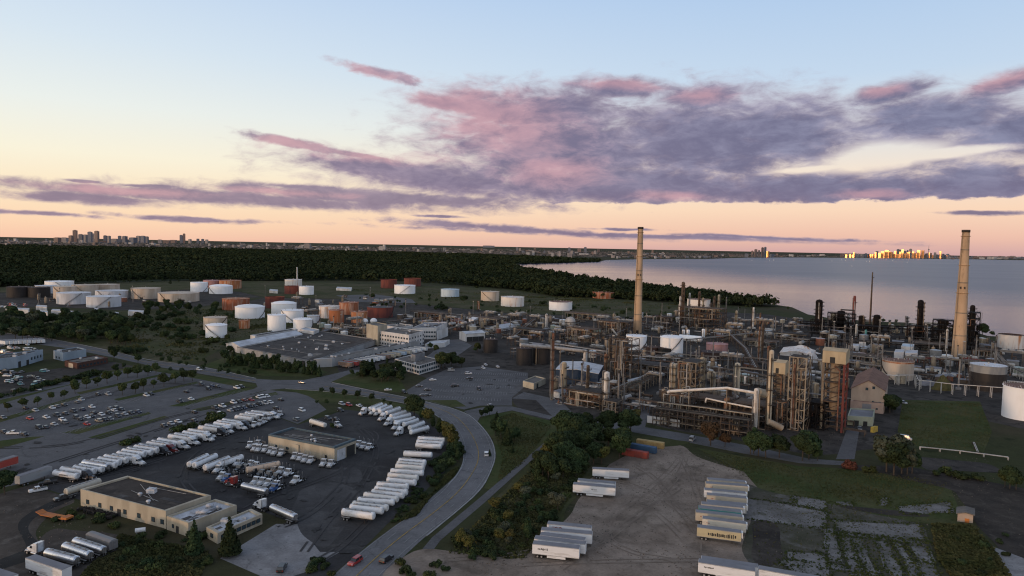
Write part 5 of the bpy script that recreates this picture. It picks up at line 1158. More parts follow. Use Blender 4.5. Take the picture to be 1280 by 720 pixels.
p.add('pipe', MB().path([(0, 0, 8), (0, 0, 9), (2, 0, 9), (2, 0, .5), (5, 0, .5)], .22, 7), 'steel_grey'); p.add('platform', MB().box(-2, 2, -2, -1.2, 6.2, 6.35).box(-2, 2, -2, -1.95, 7.2, 7.3), 'steel_dark')
p = proto('exchanger_stack')
for z in (1.6, 3.6): p.add('exchanger', MB().tube((-3.4, 0, z), (3.2, 0, z), .75, n=14).tube((3.2, 0, z), (3.5, 0, z), .95, n=14).tube((-3.4, 0, z), (-3.7, 0, z), .95, n=14), 'steel_grey' if z < 2 else 'steel_brown')
p.add('frame', MB().box(-2.4, -2, -.9, .9, 0, 4.2).box(2, 2.4, -.9, .9, 0, 4.2), 'steel_dark'); p.add('pipe', MB().path([(2.7, 0, 4.3), (2.7, 0, 5.4), (2.7, 4, 5.4)], .25, 6).path([(-2.7, 0, 1), (-2.7, -3, 1), (-2.7, -3, .2)], .25, 6), 'steel_beige')
p = proto('air_cooler'); p.add('cooler_box', MB().box(-7, 7, -3.2, 3.2, 7.2, 8.8), 'steel_grey')
for x in (-4.6, 0, 4.6): p.add('fan_ring', MB().lathe([(1.9, 8.8), (1.9, 9.5), (1.7, 9.5), (1.7, 9.0), (.02, 8.95)], 16, x, 0), 'steel_pale')
for x in (-6.6, 0, 6.6):
    for y in (-3, 3): p.add('leg', MB().tube((x, y, 0), (x, y, 7.2), .3, n=4), 'steel_brown')
p.add('header_pipe', MB().path([(-7, -3.9, 8), (7, -3.9, 8), (7, -3.9, 1)], .35, 8), 'steel_beige')
p = proto('process_heater'); p.add('firebox', MB().box(-5, 5, -3.5, 3.5, 1.8, 11), 'steel_brown'); p.add('hood', MB().hull([(-5, -3.5, 11), (5, -3.5, 11), (5, 3.5, 11), (-5, 3.5, 11)], [(-1.4, -1.4, 15), (1.4, -1.4, 15), (1.4, 1.4, 15), (-1.4, 1.4, 15)]), 'steel_dark')
p.add('stack', MB().lathe([(1.3, 15), (1.2, 31), (1.35, 31), (1.35, 31.6)], 16), 'steel_grey')
for x in (-4.6, 4.6):
    for y in (-3, 3): p.add('leg', MB().box(x-.25, x+.25, y-.25, y+.25, 0, 1.8), 'steel_dark')
p.add('walkway', MB().box(-5.8, 5.8, -4.6, -3.5, 7, 7.15).box(-5.8, 5.8, -4.6, -4.52, 7.9, 8.05), 'steel_beige')
p = proto('pump_skid'); p.add('base', MB().box(-2.2, 2.2, -1, 1, 0, .35), 'concrete'); p.add('motor', MB().tube((-1.7, 0, 1), (0, 0, 1), .55, n=12), 'steel_grey'); p.add('pump', MB().tube((.3, 0, 1), (1.2, 0, 1), .75, n=12).path([(.8, 0, 1.5), (.8, 0, 3), (.8, 3, 3)], .2, 6), 'steel_rust')
p = proto('plant_hut'); p.add('wall', MB().box(-4, 4, -2.6, 2.6, 0, 3.2), 'object_paint'); p.add('roof', MB().hull([(-4.3, -2.9, 3.2), (4.3, -2.9, 3.2), (4.3, 2.9, 3.2), (-4.3, 2.9, 3.2)], [(-4.2, -.2, 4.1), (4.2, -.2, 4.1), (4.2, .2, 4.1), (-4.2, .2, 4.1)]), 'roof_grey'); p.add('door', MB().box(-.6, .6, -2.66, -2.6, 0, 2.2), 'trim_dark')
for x in (-2.6, 2.4): p.add('window', MB().box(x-.7, x+.7, -2.67, -2.6, 1.1, 2.2), 'glass_blue')
p = proto('small_tank'); p.add('wall', MB().lathe([(3.6, 0), (3.6, 5.5)], 24), 'object_paint'); p.add('roof', MB().lathe([(3.6, 5.5), (.02, 6.2)], 24), 'object_paint'); p.add('ladder', MB().tube((-.3, -3.75, 0), (-.3, -3.75, 6), .06, n=4).tube((.3, -3.75, 0), (.3, -3.75, 6), .06, n=4), 'steel_dark')
p = proto('vent_stack'); p.add('shaft', MB().cyl(0, 0, 0, 17, .5, .36, 12), 'steel_grey'); p.add('cap', MB().lathe([(.36, 16.6), (.6, 17), (.6, 17.6), (.2, 17.9)], 10), 'steel_dark'); p.add('base', MB().box(-1.3, 1.3, -1.3, 1.3, 0, 1.2), 'concrete')
p = proto('lattice_mast'); mb = MB()
for z in range(8):
    for i in range(3):
        a, b = i*2.094, (i+1)*2.094; w0, w1 = 1.1-.09*z, 1.1-.09*(z+1); z0, z1 = z*2.6, (z+1)*2.6
        mb.tube((w0*math.cos(a), w0*math.sin(a), z0), (w1*math.cos(a), w1*math.sin(a), z1), .09, n=4); mb.tube((w0*math.cos(a), w0*math.sin(a), z0), (w1*math.cos(b), w1*math.sin(b), z1), .06, n=3)
p.add('lattice', mb, 'steel_grey'); p.add('lamp', MB().box(-.7, .7, -.2, .2, 20.6, 21.2), 'steel_pale')
KDESC = {'horizontal_drum': ('horizontal drum', ['pale', 'pale grey']), 'upright_vessel': ('upright vessel', ['beige']), 'exchanger_stack': ('exchanger stack', ['two-high']), 'air_cooler': ('air cooler', ['grey']), 'process_heater': ('process heater', ['brown']),
         'pump_skid': ('pump', ['rusty']), 'plant_hut': ('plant hut', ['']), 'small_tank': ('small tank', ['']), 'vent_stack': ('vent stack', ['thin grey']), 'lattice_mast': ('lattice mast', ['grey'])}
HUTC = [('white', (.66, .65, .62, 1)), ('cream', (.45, .38, .28, 1)), ('brown', (.12, .085, .065, 1)), ('grey', (.2, .2, .2, 1)), ('rusty', (.25, .09, .05, 1)), ('pale green', (.3, .34, .27, 1))]
def small(kind, loc, rz, sc=1.0, color=None):
    d, adj = KDESC[kind]; cn, cv = color if color else (adj[0], None)
    return PR[kind].place(kind, loc, rz, f'{cn} {d}'.strip(), d, f'{d}s in the plant', True, cv, sc)
# ---- the named columns and stacks the photograph shows (x, y base, y top, width, ...)
column(690, 500, 416, 3.6, 'steel_rust', 'orange and white striped stack, thick rusty base', 5, where=False, cone=.15, skirt='steel_beige', group=None)
for a in [(704.5, 486, 452, 6.6, 'steel_beige', 'thick beige column before the navy building', 2), (734, 504, 456, 4.2, 'steel_brown', 'slim brown column in front of the navy building', 4), (757.5, 510, 464, 7.4, 'steel_pale', 'thick white column right of the navy building', 2),
          (757, 470, 442, 4.5, 'steel_rust', 'rusty column above the thick white one', 3), (762, 466, 420, 3.4, 'steel_dark', 'dark column first of a row of four', 4), (766.5, 466, 424, 2.8, 'steel_beige', 'beige column second of a row of four', 3), (773, 466, 415, 3.0, 'steel_dark', 'dark column third of a row of four', 4), (783, 466, 422, 3.6, 'steel_brown', 'brown column last of a row of four', 4),
          (731.5, 455, 437, 5, 'steel_pale', 'pale upright cylinder under a big pipe elbow', 1),
          (840, 500, 453, 8.4, 'steel_cream', 'thick cream column at the left of a steel structure', 4), (877, 490, 446, 8, 'steel_beige', 'thick beige column at the right of a steel structure', 3), (877, 478, 440, 4, 'steel_brown', 'brown column capped by a platform', 2), (890.5, 498, 464, 6.2, 'steel_beige', 'short beige column with a dark head', 2),
          (920.5, 497, 453, 7, 'steel_cream', 'smooth cream column with dark collar', 1), (932, 482, 470, 4.6, 'steel_pale', 'short pale column right of the smooth cream one', 0), (882, 515, 498, 5, 'steel_beige', 'short cream column under a white pipe', 2), (908, 528, 497, 8, 'steel_rust', 'stout rusty column under the white pipe bridge', 3), (911, 505, 480, 5, 'steel_brown', 'brown column behind the stout rusty one', 2),
          (960.5, 537, 437, 5.8, 'steel_cream', 'very tall cream column with many platforms', 4), (943.5, 539, 485, 5.8, 'pipe_white', 'smooth white riser at the end of the pipe bridge', 0), (952, 455, 402, 3.2, 'steel_brown', 'tall thin brown column right of the smooth cream one', 5), (948, 455, 408, 2.4, 'steel_rust', 'tall thin rusty column beside the brown one', 5), (961, 452, 432, 5, 'steel_rust', 'short orange rusty column', 1),
          (990, 538, 455, 2.6, 'steel_rust', 'slender rusty column in the braced frame', 4), (1019, 500, 478, 8, 'steel_beige', 'hanging beige vessel between the two drum towers', 1),
          (852.3, 405, 352, 4, 'steel_brown', 'tallest brown column of the far unit', 6), (849.5, 405, 370, 2.6, 'steel_pale', 'pale column left of the tallest brown one', 3), (861, 404, 366, 2, 'steel_pale', 'thin pale column of the far unit', 3), (873, 406, 364, 3, 'steel_brown', 'brown column before the raised orange tank', 5),
          (878, 405, 372, 2.2, 'steel_beige', 'thin beige column before the raised orange tank', 4), (888, 407, 378, 2.4, 'steel_dark', 'dark column with white cap of the far unit', 4), (892, 407, 370, 2.6, 'steel_brown', 'brown column right of the raised orange tank', 5), (897.5, 405, 368, 3, 'steel_beige', 'beige column at the right end of the far unit', 6),
          (879, 423, 411, 4, 'tank_white', 'short white drum on end below the far unit', 0), (854, 419, 412, 4, 'tank_white', 'small white upright bullet, left of two', 0), (860, 419, 412, 4, 'tank_white', 'small white upright bullet, right of two', 0),
          (683, 411, 392, 3.2, 'steel_pale', 'pale column by the grey sphere', 1), (920, 410, 388, 2.8, 'steel_beige', 'short beige column by the lake meadow', 2), (941, 414, 384, 2.4, 'steel_pale', 'thin pale column on a small block by the lake', 2), (950, 407, 391, 2, 'steel_rust', 'thin rusty mast column by the lake', 1), (907, 405, 371, 1.4, 'steel_grey', 'very thin grey mast beside the far unit', 0),
          (598, 388, 376.5, 3, 'orange_paint', 'small orange and white column by the meadow', 1)]:
    column(*a, where=True if len(a[5].split()) < 6 else False)
BK = 'black process columns by the lake'
for a in [(1022.5, 413, 374, 6.6, 'steel_black', 'tall black column at the left of the lakeside row', 6), (1076, 417, 394, 5.4, 'steel_black', 'stout black column left of the flare mast', 5), (1095, 420, 393, 6.2, 'steel_black', 'stout black column right of the flare mast', 5), (1148.5, 423, 374.5, 5.4, 'steel_black', 'tallest black column standing alone near the lake', 7),
          (1176, 421, 398.5, 7, 'steel_black', 'broad black column left of the right chimney', 5), (1050.5, 412, 388, 7.4, 'steel_black', 'broad black reactor by the brown gantry', 4), (1041, 410, 391, 5, 'steel_beige', 'beige column left of the broad black reactor', 3), (1060, 410, 393, 3.4, 'steel_pale', 'pale column under the brown gantry', 2),
          (1213, 432, 381, 4.4, 'steel_black', 'black column rising behind the right chimney', 6), (1066.5, 410, 369.5, 3.2, 'steel_red', 'dull red vent column with flared top', 2), (1070, 424, 405, 2.6, 'pipe_white', 'thin white column below the flare mast', 1), (1082, 425, 412, 2.6, 'teal_paint', 'small teal column below the flare mast', 0), (1092, 425.5, 420, 3, 'tank_white', 'tiny white vessel below the flare mast', 0), (1133, 412, 395, 2.2, 'steel_grey', 'thin grey column by the tall black one', 3),
          (1182.5, 442, 411.5, 2.6, 'pipe_white', 'slim white stack at the foot of the right chimney', 1)]:
    a = a[:3]+(a[3]*(1.25 if 'black' in a[5] else 1),)+a[4:]; column(*a, group=BK, where=False, pm='steel_black' if 'black' in a[5] else 'steel_dark')
column(371.3, 357, 334, 1.6, 'steel_pale', 'thin pale mast beside the tan and rust tank', 0, where=False, group=None, name='vent_mast', cat='mast', pipe=False)
column(1087, 414, 340, 2.2, 'steel_brown', 'very tall slender brown flare mast on the lake shore', 1, where=False, group=None, name='flare_mast', cat='flare', cone=.35, pipe=False)
# ---- steel structures
FS = 'steel process structures'
frame(845.5, 868, 510, 453, 14, 6, 3, 'steel_beige', 'tall open beige steel structure with decks, left of thick column', vess=9, pipes=12)
frame(760, 789, 478, 424, 12, 6, 3, 'steel_brown', 'dark open structure round the row of four columns', vess=9, pipes=14)
frame(826, 862, 522, 492, 12, 3, 4, 'steel_brown', 'low beige pipework structure at the left end of the front rack', vess=9, pipes=16)
frame(862, 908, 524, 500, 14, 3, 5, 'steel_dark', 'dark low structure full of pipes behind the front rack', vess=11, pipes=20)
frame(822, 842, 531, 514, 6, 3, 3, 'steel_dark', 'small crowded pipework unit at the left end of the front rack', vess=6, pipes=16)
frame(866, 884, 537, 519, 6, 3, 3, 'steel_brown', 'small crowded pipework unit in the middle of the front rack', vess=6, pipes=16)
frame(912, 928, 543, 524, 6, 3, 3, 'steel_dark', 'small crowded pipework unit at the right end of the front rack', vess=6, pipes=16)
frame(700, 752, 508, 489, 12, 2, 6, 'steel_brown', 'long low pipework unit before the navy building', vess=12, pipes=22)
frame(752, 770, 516, 502, 8, 2, 3, 'steel_beige', 'small pipework unit at the foot of the thick white column', vess=4, pipes=8)
frame(912, 955, 533, 506, 14, 3, 5, 'steel_brown', 'pipework structure behind the white riser', vess=9, pipes=16)
frame(963, 982, 536, 500, 12, 4, 2, 'steel_dark', 'dark structure at the foot of the left drum tower', vess=7, pipes=12)
frame(1004, 1028, 536, 504, 12, 3, 3, 'steel_black', 'black pump structure between frame and right drum tower', vess=7, pipes=10)
frame(847, 900, 410, 385, 16, 4, 6, 'steel_brown', 'steel structure with red roof round the far unit columns', vess=14, pipes=20)
frame(1036, 1064, 414, 392, 8, 4, 4, 'steel_black', 'black structure round the broad black reactor', vess=4, pipes=6)
frame(1168, 1194, 432, 401, 10, 5, 4, 'steel_black', 'open black structure left of the right chimney', vess=4, pipes=6)
frame(1205, 1220, 438, 391, 12, 6, 3, 'steel_black', 'tall black structure behind the right chimney', vess=7, pipes=8)
frame(1069, 1104, 424, 408, 9, 3, 5, 'steel_black', 'low black structure around the flare mast', vess=7, pipes=10)
frame(1014, 1034, 417, 400, 8, 3, 3, 'steel_black', 'black structure at the foot of the left lakeside column', vess=4, pipes=8)
frame(1136, 1160, 425, 408, 8, 3, 3, 'steel_black', 'black structure at the foot of the tallest black column', vess=4, pipes=6)
frame(705, 745, 428, 411, 14, 2, 5, 'steel_brown', 'brown pipework unit near the grey sphere', vess=10, pipes=16)
frame(745, 785, 418, 402, 14, 2, 5, 'steel_brown', 'cluttered unit at the left of the tall chimney', vess=10, pipes=16)
frame(785, 835, 470, 456, 14, 2, 6, 'steel_grey', 'wide grey exchanger structure right of the four columns', vess=14, pipes=20)
frame(815, 840, 408, 396, 12, 2, 3, 'steel_brown', 'brown unit right of the tall chimney', vess=7, pipes=10)
for x0, x1, yb, d in [(905, 940, 420, 'low grey unit by the lake meadow'), (930, 968, 434, 'low grey unit right of the pink tank'), (968, 1005, 425, 'brown low unit behind the salt heap cover'), (640, 680, 420, 'low pipework unit by the dark entrance tanks'), (1040, 1100, 452, 'low grey unit behind the gabled building'), (1146, 1190, 438, 'low pipework unit by the right chimney'), (575, 625, 405, 'low brown unit by the red pipe heap'), (1205, 1250, 462, 'low pipe unit behind the half-black tank'),
                      (700, 760, 400, 'long low unit on the meadow side'), (505, 560, 399, 'low rusty unit north of the laboratory'), (1218, 1245, 446, 'black low unit right of the right chimney')]:
    frame(x0, x1, yb, yb-8, 12, 1, 5, rp.choice(['steel_brown', 'steel_grey', 'steel_dark']), d, vess=10, pipes=16, brace=False)
# drum towers: open legs, a hung drum, a clad head house
def drum_tower(x0, x1, yb, yt, yclad, desc, leg_r, depth=9.5):
    a, b = G(x0, yb), G(x1, yb); w = (b-a).length; mid = (a+b)/2; h = TOP(mid, yt); hc = TOP(mid, yclad)
    t = thing('drum_tower', mid+V*depth/2, desc, 'drum tower', 'clad drum towers', UA, False); TAKEN.append((mid.x, mid.y, w*.8)); TAKEN.append(((mid+V*8).x, (mid+V*8).y, w*.8))
    for sx in (-1, 1):
        for sy in (-1, 1): MB().tube((sx*w/2, sy*depth/2, 0), (sx*w/2, sy*depth/2, hc), .55, n=4).build('leg', leg_r if sx > 0 else 'steel_beige', t)
    mb = MB(); lv = 7
    for k in range(1, lv+1):
        z = hc*k/lv
        for sy in (-1, 1): mb.tube((-w/2, sy*depth/2, z), (w/2, sy*depth/2, z), .3, n=4); mb.tube((-w/2, sy*depth/2, hc*(k-1)/lv), (w/2, sy*depth/2, z), .16, n=4)
        for sx in (-1, 1): mb.tube((sx*w/2, -depth/2, z), (sx*w/2, depth/2, z), .3, n=4); mb.tube((sx*w/2, -depth/2, z), (sx*w/2, depth/2, hc*(k-1)/lv), .16, n=4)
    mb.build('bracing', 'steel_brown', t)
    for k in (2, 3, 5): MB().box(-w/2, w/2, -depth/2, depth/2, hc*k/lv+.25, hc*k/lv+.4).build('deck', 'steel_dark', t)
    MB().lathe([(.6, hc*.2), (w*.24, hc*.34), (w*.24, hc*.98)], 24).build('drum', 'steel_beige', t)
    wl = MB().box(-w*.56, w*.56, -depth*.56, depth*.56, hc, h-1.2).build('head_house', 'clad_beige', t)
    MB().hull([(-w*.58, -depth*.58, h-1.2), (w*.58, -depth*.58, h-1.2), (w*.58, depth*.58, h-1.2), (-w*.58, depth*.58, h-1.2)], [(-w*.58, -.3, h), (w*.58, -.3, h), (w*.58, .3, h), (-w*.58, .3, h)]).build('roof', 'clad_beige', wl)
    MB().box(-w*.2, w*.05, -depth*.565, -depth*.555, hc+.1, hc+(h-hc)*.42).build('opening', 'trim_dark', wl)
    MB().path([(w*.3, -depth*.6, 1), (w*.3, -depth*.6, hc*.9), (0, -depth*.3, hc*.95)], .35, 8).build('pipe', 'steel_rust', t)
drum_tower(1027, 1050, 539, 436, 454, 'right drum tower: tall open legs with a beige clad head', 'steel_red')
drum_tower(963.5, 978, 512, 450.5, 467, 'left drum tower: shorter, with a narrower beige clad head', 'steel_beige', 8)
frame(984, 1003, 538, 447, 9, 7, 2, 'steel_cream', 'tall open cream braced frame between the drum towers', deck=True, vess=7, pipes=10)
# white pipe bridges
def big_pipe(pts, r, m, desc, supports=()):
    o = pts[0]; t = thing('overhead_pipe', (o.x, o.y, 0), desc, 'pipe', 'large overhead pipes', 0, False); q = Vector((o.x, o.y, 0))
    MB().path([p-q for p in pts], r, 12).build('pipe', m, t)
    for p in supports: MB().tube((p-q).to_tuple()[:2]+(0,), p-q, .3, n=4).build('support', 'steel_beige', t)
def AT(x, yb, y): b = G(x, yb); return Vector((b.x, b.y, TOP(b, y, x)))
big_pipe([AT(833, 525, 491), AT(836, 525, 489), AT(907, 531, 485), AT(942, 538, 491)], .72, 'pipe_white', 'long white overhead pipe bridge above the front rack', (AT(860, 527, 488), AT(907, 531, 485)))
big_pipe([AT(881, 524, 503), AT(882, 524, 498), AT(910, 531, 504), AT(941, 538, 510)], .45, 'pipe_white', 'thinner white pipe below the long white pipe bridge', (AT(911, 531, 504),))
big_pipe([AT(650, 458, 431), AT(690, 455, 434.5), AT(731, 455, 439)], 1.3, 'steel_pale', 'fat pale pipe running to an elbow above the dark tanks', (AT(670, 456, 433), AT(700, 455, 436)))
big_pipe([AT(945, 538, 490), AT(953, 536, 492), AT(960, 536, 493)], 2.2, 'steel_cream', 'short fat cream duct joining the white riser and tall column')
big_pipe([AT(765, 425, 411.5), AT(770.5, 425, 419)], .9, 'pipe_white', 'short slanted white duct left of the tall chimney')
big_pipe([AT(960, 540, 527), AT(977, 540, 535)], 1.6, 'steel_cream', 'slanting cream conveyor duct by the tall cream column')
big_pipe([AT(1050, 414, 387), AT(1066, 411, 388)], .8, 'steel_brown', 'brown gantry duct to the dull red vent column')
big_pipe([AT(800, 452, 444.5), AT(843, 452, 448), AT(845, 452, 452)], 1.1, 'steel_pale', 'fat pale pipe across the front of the twin tanks', (AT(815, 452, 446), AT(830, 452, 447)))
# white bullet
b = G(862, 428); t = thing('bullet_tank', b, 'long white bullet tank lying on saddles by the twin tanks', 'bullet tank', None, UA+.1, False); TAKEN.append((b.x, b.y, 16))
s = MPP(862, 428); MB().tube((-13*s, 0, 4), (14*s, 0, 4), 3, n=20).tube((14*s, 0, 4), (15.5*s, 0, 4), 3, 1.2, n=20).tube((-13*s, 0, 4), (-14.5*s, 0, 4), 3, 1.2, n=20).build('shell', 'tank_white', t)
for x in (-9, 0, 9): MB().box(x*s-.5, x*s+.5, -2.2, 2.2, 0, 1.8).build('saddle', 'concrete', t)
b = G(761, 484); t = thing('bullet_tank', b, 'silver-grey horizontal drum right of the navy building', 'drum', None, UA, False); MB().tube((-6, 0, 3.4), (6, 0, 3.4), 1.9, n=18).build('shell', 'steel_pale', t)
for x in (-4, 4): MB().box(x-.3, x+.3, -1.4, 1.4, 0, 2).build('saddle', 'steel_dark', t)
# ---- pipe racks
FP = ('steel_brown', 'steel_beige', 'steel_dark', 'steel_brown', 'steel_dark', 'steel_rust', 'steel_cream')
rack([(818, 529), (880, 538), (936, 546)], 8.0, 6, 8, 'steel_brown', 'long front pipe rack along the plant road', 4.0, 3, pm=FP, prad=(.09, .2), drops=2)
rack([(822, 524), (884, 532), (940, 541)], 9.0, 4, 7, 'steel_brown', 'second pipe rack just behind the front one', 4.5, 3, pm=FP, prad=(.09, .22), drops=2)
rack([(640, 447), (700, 441), (790, 456), (850, 460)], 7, 5, 6, 'steel_brown', 'pipe rack running past the dark entrance tanks', 8, 2)
rack([(770, 500), (800, 487), (820, 476)], 6, 7, 7, 'steel_beige', 'pipe rack slanting back beside the rack road', 6, 2)
rack([(740, 452), (800, 449), (870, 456), (945, 459), (1000, 466)], 7, 5, 7, 'steel_grey', 'cross rack in front of the brown and black low tanks', 9, 2)
rack([(800, 428), (860, 433), (940, 424), (1010, 433)], 6, 5, 6, 'steel_brown', 'rack behind the white twin tanks', 10, 1)
rack([(700, 425), (760, 428), (790, 415), (840, 411)], 6, 5, 6, 'steel_brown', 'rack passing behind the chimney foot', 10, 1)
rack([(1122, 481), (1146, 481), (1149, 488), (1190, 493), (1255, 498)], 6.5, 3, 3, 'steel_pale', 'pale pipe rack along the top of the fenced field', 7, 1, pm=('steel_pale', 'pipe_white', 'steel_grey'))
rack([(1080, 478), (1122, 481)], 6.0, 3, 4, 'steel_pale', 'short pale rack before the rust-topped tank', 7, 1, pm=('steel_pale', 'pipe_white'))
rack([(1140, 452), (1180, 458), (1214, 463)], 5.5, 4, 5, 'steel_brown', 'brown rack between rust-topped and half-black tanks', 8, 1)
rack([(990, 420), (1040, 424), (1110, 427), (1180, 432)], 6, 6, 7, 'steel_black', 'black rack in front of the lakeside columns', 9, 2, pm=('steel_black', 'steel_black', 'steel_dark'))
rack([(1000, 430), (1060, 432), (1130, 436), (1190, 440)], 5, 7, 9, 'steel_black', 'second black rack nearer than the lakeside columns', 7, 2, pm=('steel_black', 'steel_black', 'steel_dark'), prad=(.3, .5))
rack([(1000, 409), (1060, 413), (1120, 416), (1180, 420)], 7, 6, 8, 'steel_black', 'black rack close behind the lakeside columns', 7, 2, pm=('steel_black',), prad=(.3, .5))
rack([(980, 412), (1030, 414), (1075, 417)], 5, 5, 6, 'steel_dark', 'low rack along the lake meadow', 9, 1)
rack([(1000, 458), (1060, 462), (1104, 468)], 5.5, 5, 6, 'steel_brown', 'rack behind the gabled building', 8, 1)
rack([(1150, 562), (1200, 567), (1260, 575)], .9, 1.2, 2, 'steel_pale', 'low white pipeline on the grass before the fenced field', 9, 1, pm=('steel_pale',), prad=(.16, .2))
rack([(1217, 556), (1222, 568)], .9, 1.0, 2, 'steel_dark', 'short low pipeline spur on the grass', 9, 1, pm=('steel_pale',), prad=(.14, .18))
rack([(560, 418), (600, 405), (640, 398), (690, 401)], 5, 5, 6, 'steel_brown', 'rack by the red pipe heap', 10, 1)
rack([(480, 408), (540, 402), (600, 398)], 5, 6, 7, 'steel_brown', 'rack north of the laboratory wing', 10, 1)
rack([(420, 414), (455, 417), (500, 410)], 5, 8, 8, 'steel_grey', 'broad pipe bed right of the white cluster', 9, 1)
rack([(1242, 444), (1256, 463), (1300, 485)], 5, 4, 4, 'steel_pale', 'slanting rack at the right edge', 7, 1)
rack([(860, 470), (920, 478), (962, 487)], 8, 6, 7, 'steel_brown', 'rack between thick beige columns', 7, 2)
rack([(905, 418), (932, 444), (945, 470)], 6, 5, 5, 'steel_brown', 'cross rack right of the pink tank', 9, 1)
rack([(640, 428), (655, 415), (668, 404)], 5, 5, 5, 'steel_brown', 'cross rack near the grey sphere', 9, 1)
rack([(1040, 470), (1052, 455), (1062, 440)], 5, 5, 6, 'steel_brown', 'cross rack behind the right drum tower', 9, 1)
# ---- heap of red pipe fittings and other heaps
rh = random.Random(4)
for i in range(46):
    x, y = rh.uniform(538, 583), rh.uniform(399.5, 407); p = G(x, y); c = rh.choice([('rust-red', (.34, .1, .06, 1)), ('rust-red', (.26, .09, .06, 1)), ('pinkish', (.5, .32, .27, 1)), ('pale', (.55, .48, .42, 1))])
    small('small_tank', p, rh.uniform(0, 6), rh.uniform(.3, .6), c)
def heap(x, y, wpx, hpx, m, desc, name='spoil_heap', cat='heap'):
    b = G(x, y); s = MPP(x, y); r = wpx*s/2; h = hpx*s*1.1; mb = MB(); n = 22; k = 6; rg = random.Random(int(x))
    rows = []
    for j in range(k+1):
        q = j/k
        for i in range(n): a = 2*math.pi*i/n; w_ = r*(1-q)**.75*(1+rg.uniform(-.14, .14)); rows.append((w_*math.cos(a), w_*.7*math.sin(a), h*q*(1+rg.uniform(-.1, .1)) if j < k else h))
    mb._add(rows, [(j*n+i, j*n+(i+1) % n, (j+1)*n+(i+1) % n, (j+1)*n+i) for j in range(k) for i in range(n)])
    o = mb.build(name, m); o.location = b; tag(o, desc, cat, None, False); TAKEN.append((b.x, b.y, r)); return o
heap(1002, 441, 42, 9, 'tank_rustwhite', 'pale covered salt heap behind the cream frame'); heap(1004, 427, 22, 5, 'dirt', 'grey-brown spoil heap behind the salt heap'); heap(1013, 452, 24, 13, 'tank_pale', 'white wrapped heap left of the right drum tower', 'wrapped_heap')
heap(1178, 487, 26, 17, 'spoil_yellow', 'yellow-brown earth heap above the fenced field'); heap(1160, 481, 26, 6, 'roof_grey', 'grey gravel heap left of the earth heap')
# ---- everything smaller that fills the plant ground, spread on the plant grid
def free(p, r):
    for x, y, q in TAKEN:
        if (p.x-x)**2+(p.y-y)**2 < (r+q)**2: return False
    return True
REG = [([(640, 398), (790, 400), (795, 428), (745, 450), (640, 436)], 108), ([(800, 392), (900, 400), (1000, 402), (1010, 436), (830, 430), (800, 415)], 108), ([(750, 440), (800, 450), (945, 456), (960, 480), (800, 480), (760, 470)], 60),
       ([(690, 480), (760, 486), (815, 500), (800, 515), (700, 506)], 35), ([(820, 490), (945, 500), (955, 535), (830, 525)], 35), ([(960, 460), (1060, 455), (1060, 500), (1052, 535), (965, 535)], 64), ([(1010, 406), (1180, 412), (1190, 436), (1010, 432)], 70),
       ([(1020, 436), (1100, 434), (1103, 470), (1055, 474)], 45), ([(1140, 440), (1250, 452), (1255, 494), (1120, 478)], 67), ([(500, 395), (640, 398), (640, 425), (560, 412), (500, 404)], 81), ([(400, 404), (460, 410), (460, 425), (400, 417)], 40), ([(330, 372), (480, 372), (500, 395), (400, 400), (300, 385)], 35), ([(30, 372), (250, 372), (250, 384), (30, 386)], 18), ([(1218, 424), (1250, 440), (1290, 462), (1290, 480), (1255, 470)], 22)]
for poly, n in REG:
    W = [tuple(G(*p)[:2]) for p in poly]; x0, x1 = min(p[0] for p in W), max(p[0] for p in W); y0, y1 = min(p[1] for p in W), max(p[1] for p in W); k = 0; tr = 0
    while k < n and tr < n*30:
        tr += 1; q = (rp.uniform(x0, x1), rp.uniform(y0, y1))
        if not in_poly(q, W): continue
        p = Vector((q[0], q[1], 0)); kind = rp.choices(['horizontal_drum', 'upright_vessel', 'exchanger_stack', 'air_cooler', 'process_heater', 'pump_skid', 'plant_hut', 'small_tank', 'vent_stack', 'lattice_mast'], [12, 15, 16, 10, .5, 12, 13, 11, 6, 4])[0]
        r = {'horizontal_drum': 5, 'upright_vessel': 4, 'exchanger_stack': 4.5, 'air_cooler': 7, 'process_heater': 6, 'pump_skid': 3, 'plant_hut': 5, 'small_tank': 4.2, 'vent_stack': 2, 'lattice_mast': 2}[kind]
        if not free(p, r*.9): continue
        TAKEN.append((p.x, p.y, r)); k += 1
        small(kind, p, UA+rp.choice([0, math.pi/2, math.pi]), rp.uniform(.75, 1.25), rp.choice(HUTC) if kind in ('plant_hut', 'small_tank') else None)
# short pipe runs on sleepers
for i in range(110):
    poly, n = rp.choice(REG[:11]); x0, x1 = min(p[0] for p in poly), max(p[0] for p in poly); y0, y1 = min(p[1] for p in poly), max(p[1] for p in poly)
    x, y = rp.uniform(x0, x1), rp.uniform(y0, y1)
    if not in_poly((x, y), poly): continue
    a = G(x, y); d = (U if rp.random() < .65 else V)*rp.uniform(14, 45)
    nm = rp.choice(['brown', 'grey', 'pale', 'beige'])
    rack(None, rp.uniform(1.2, 5.5), rp.uniform(2, 4.5), rp.randint(3, 6), 'steel_brown', f'short {nm} pipe run', 9, 1, where=True, pm=({'brown': 'steel_brown', 'grey': 'steel_grey', 'pale': 'steel_pale', 'beige': 'steel_beige'}[nm],), group='short pipe runs', world=[a, a+d])
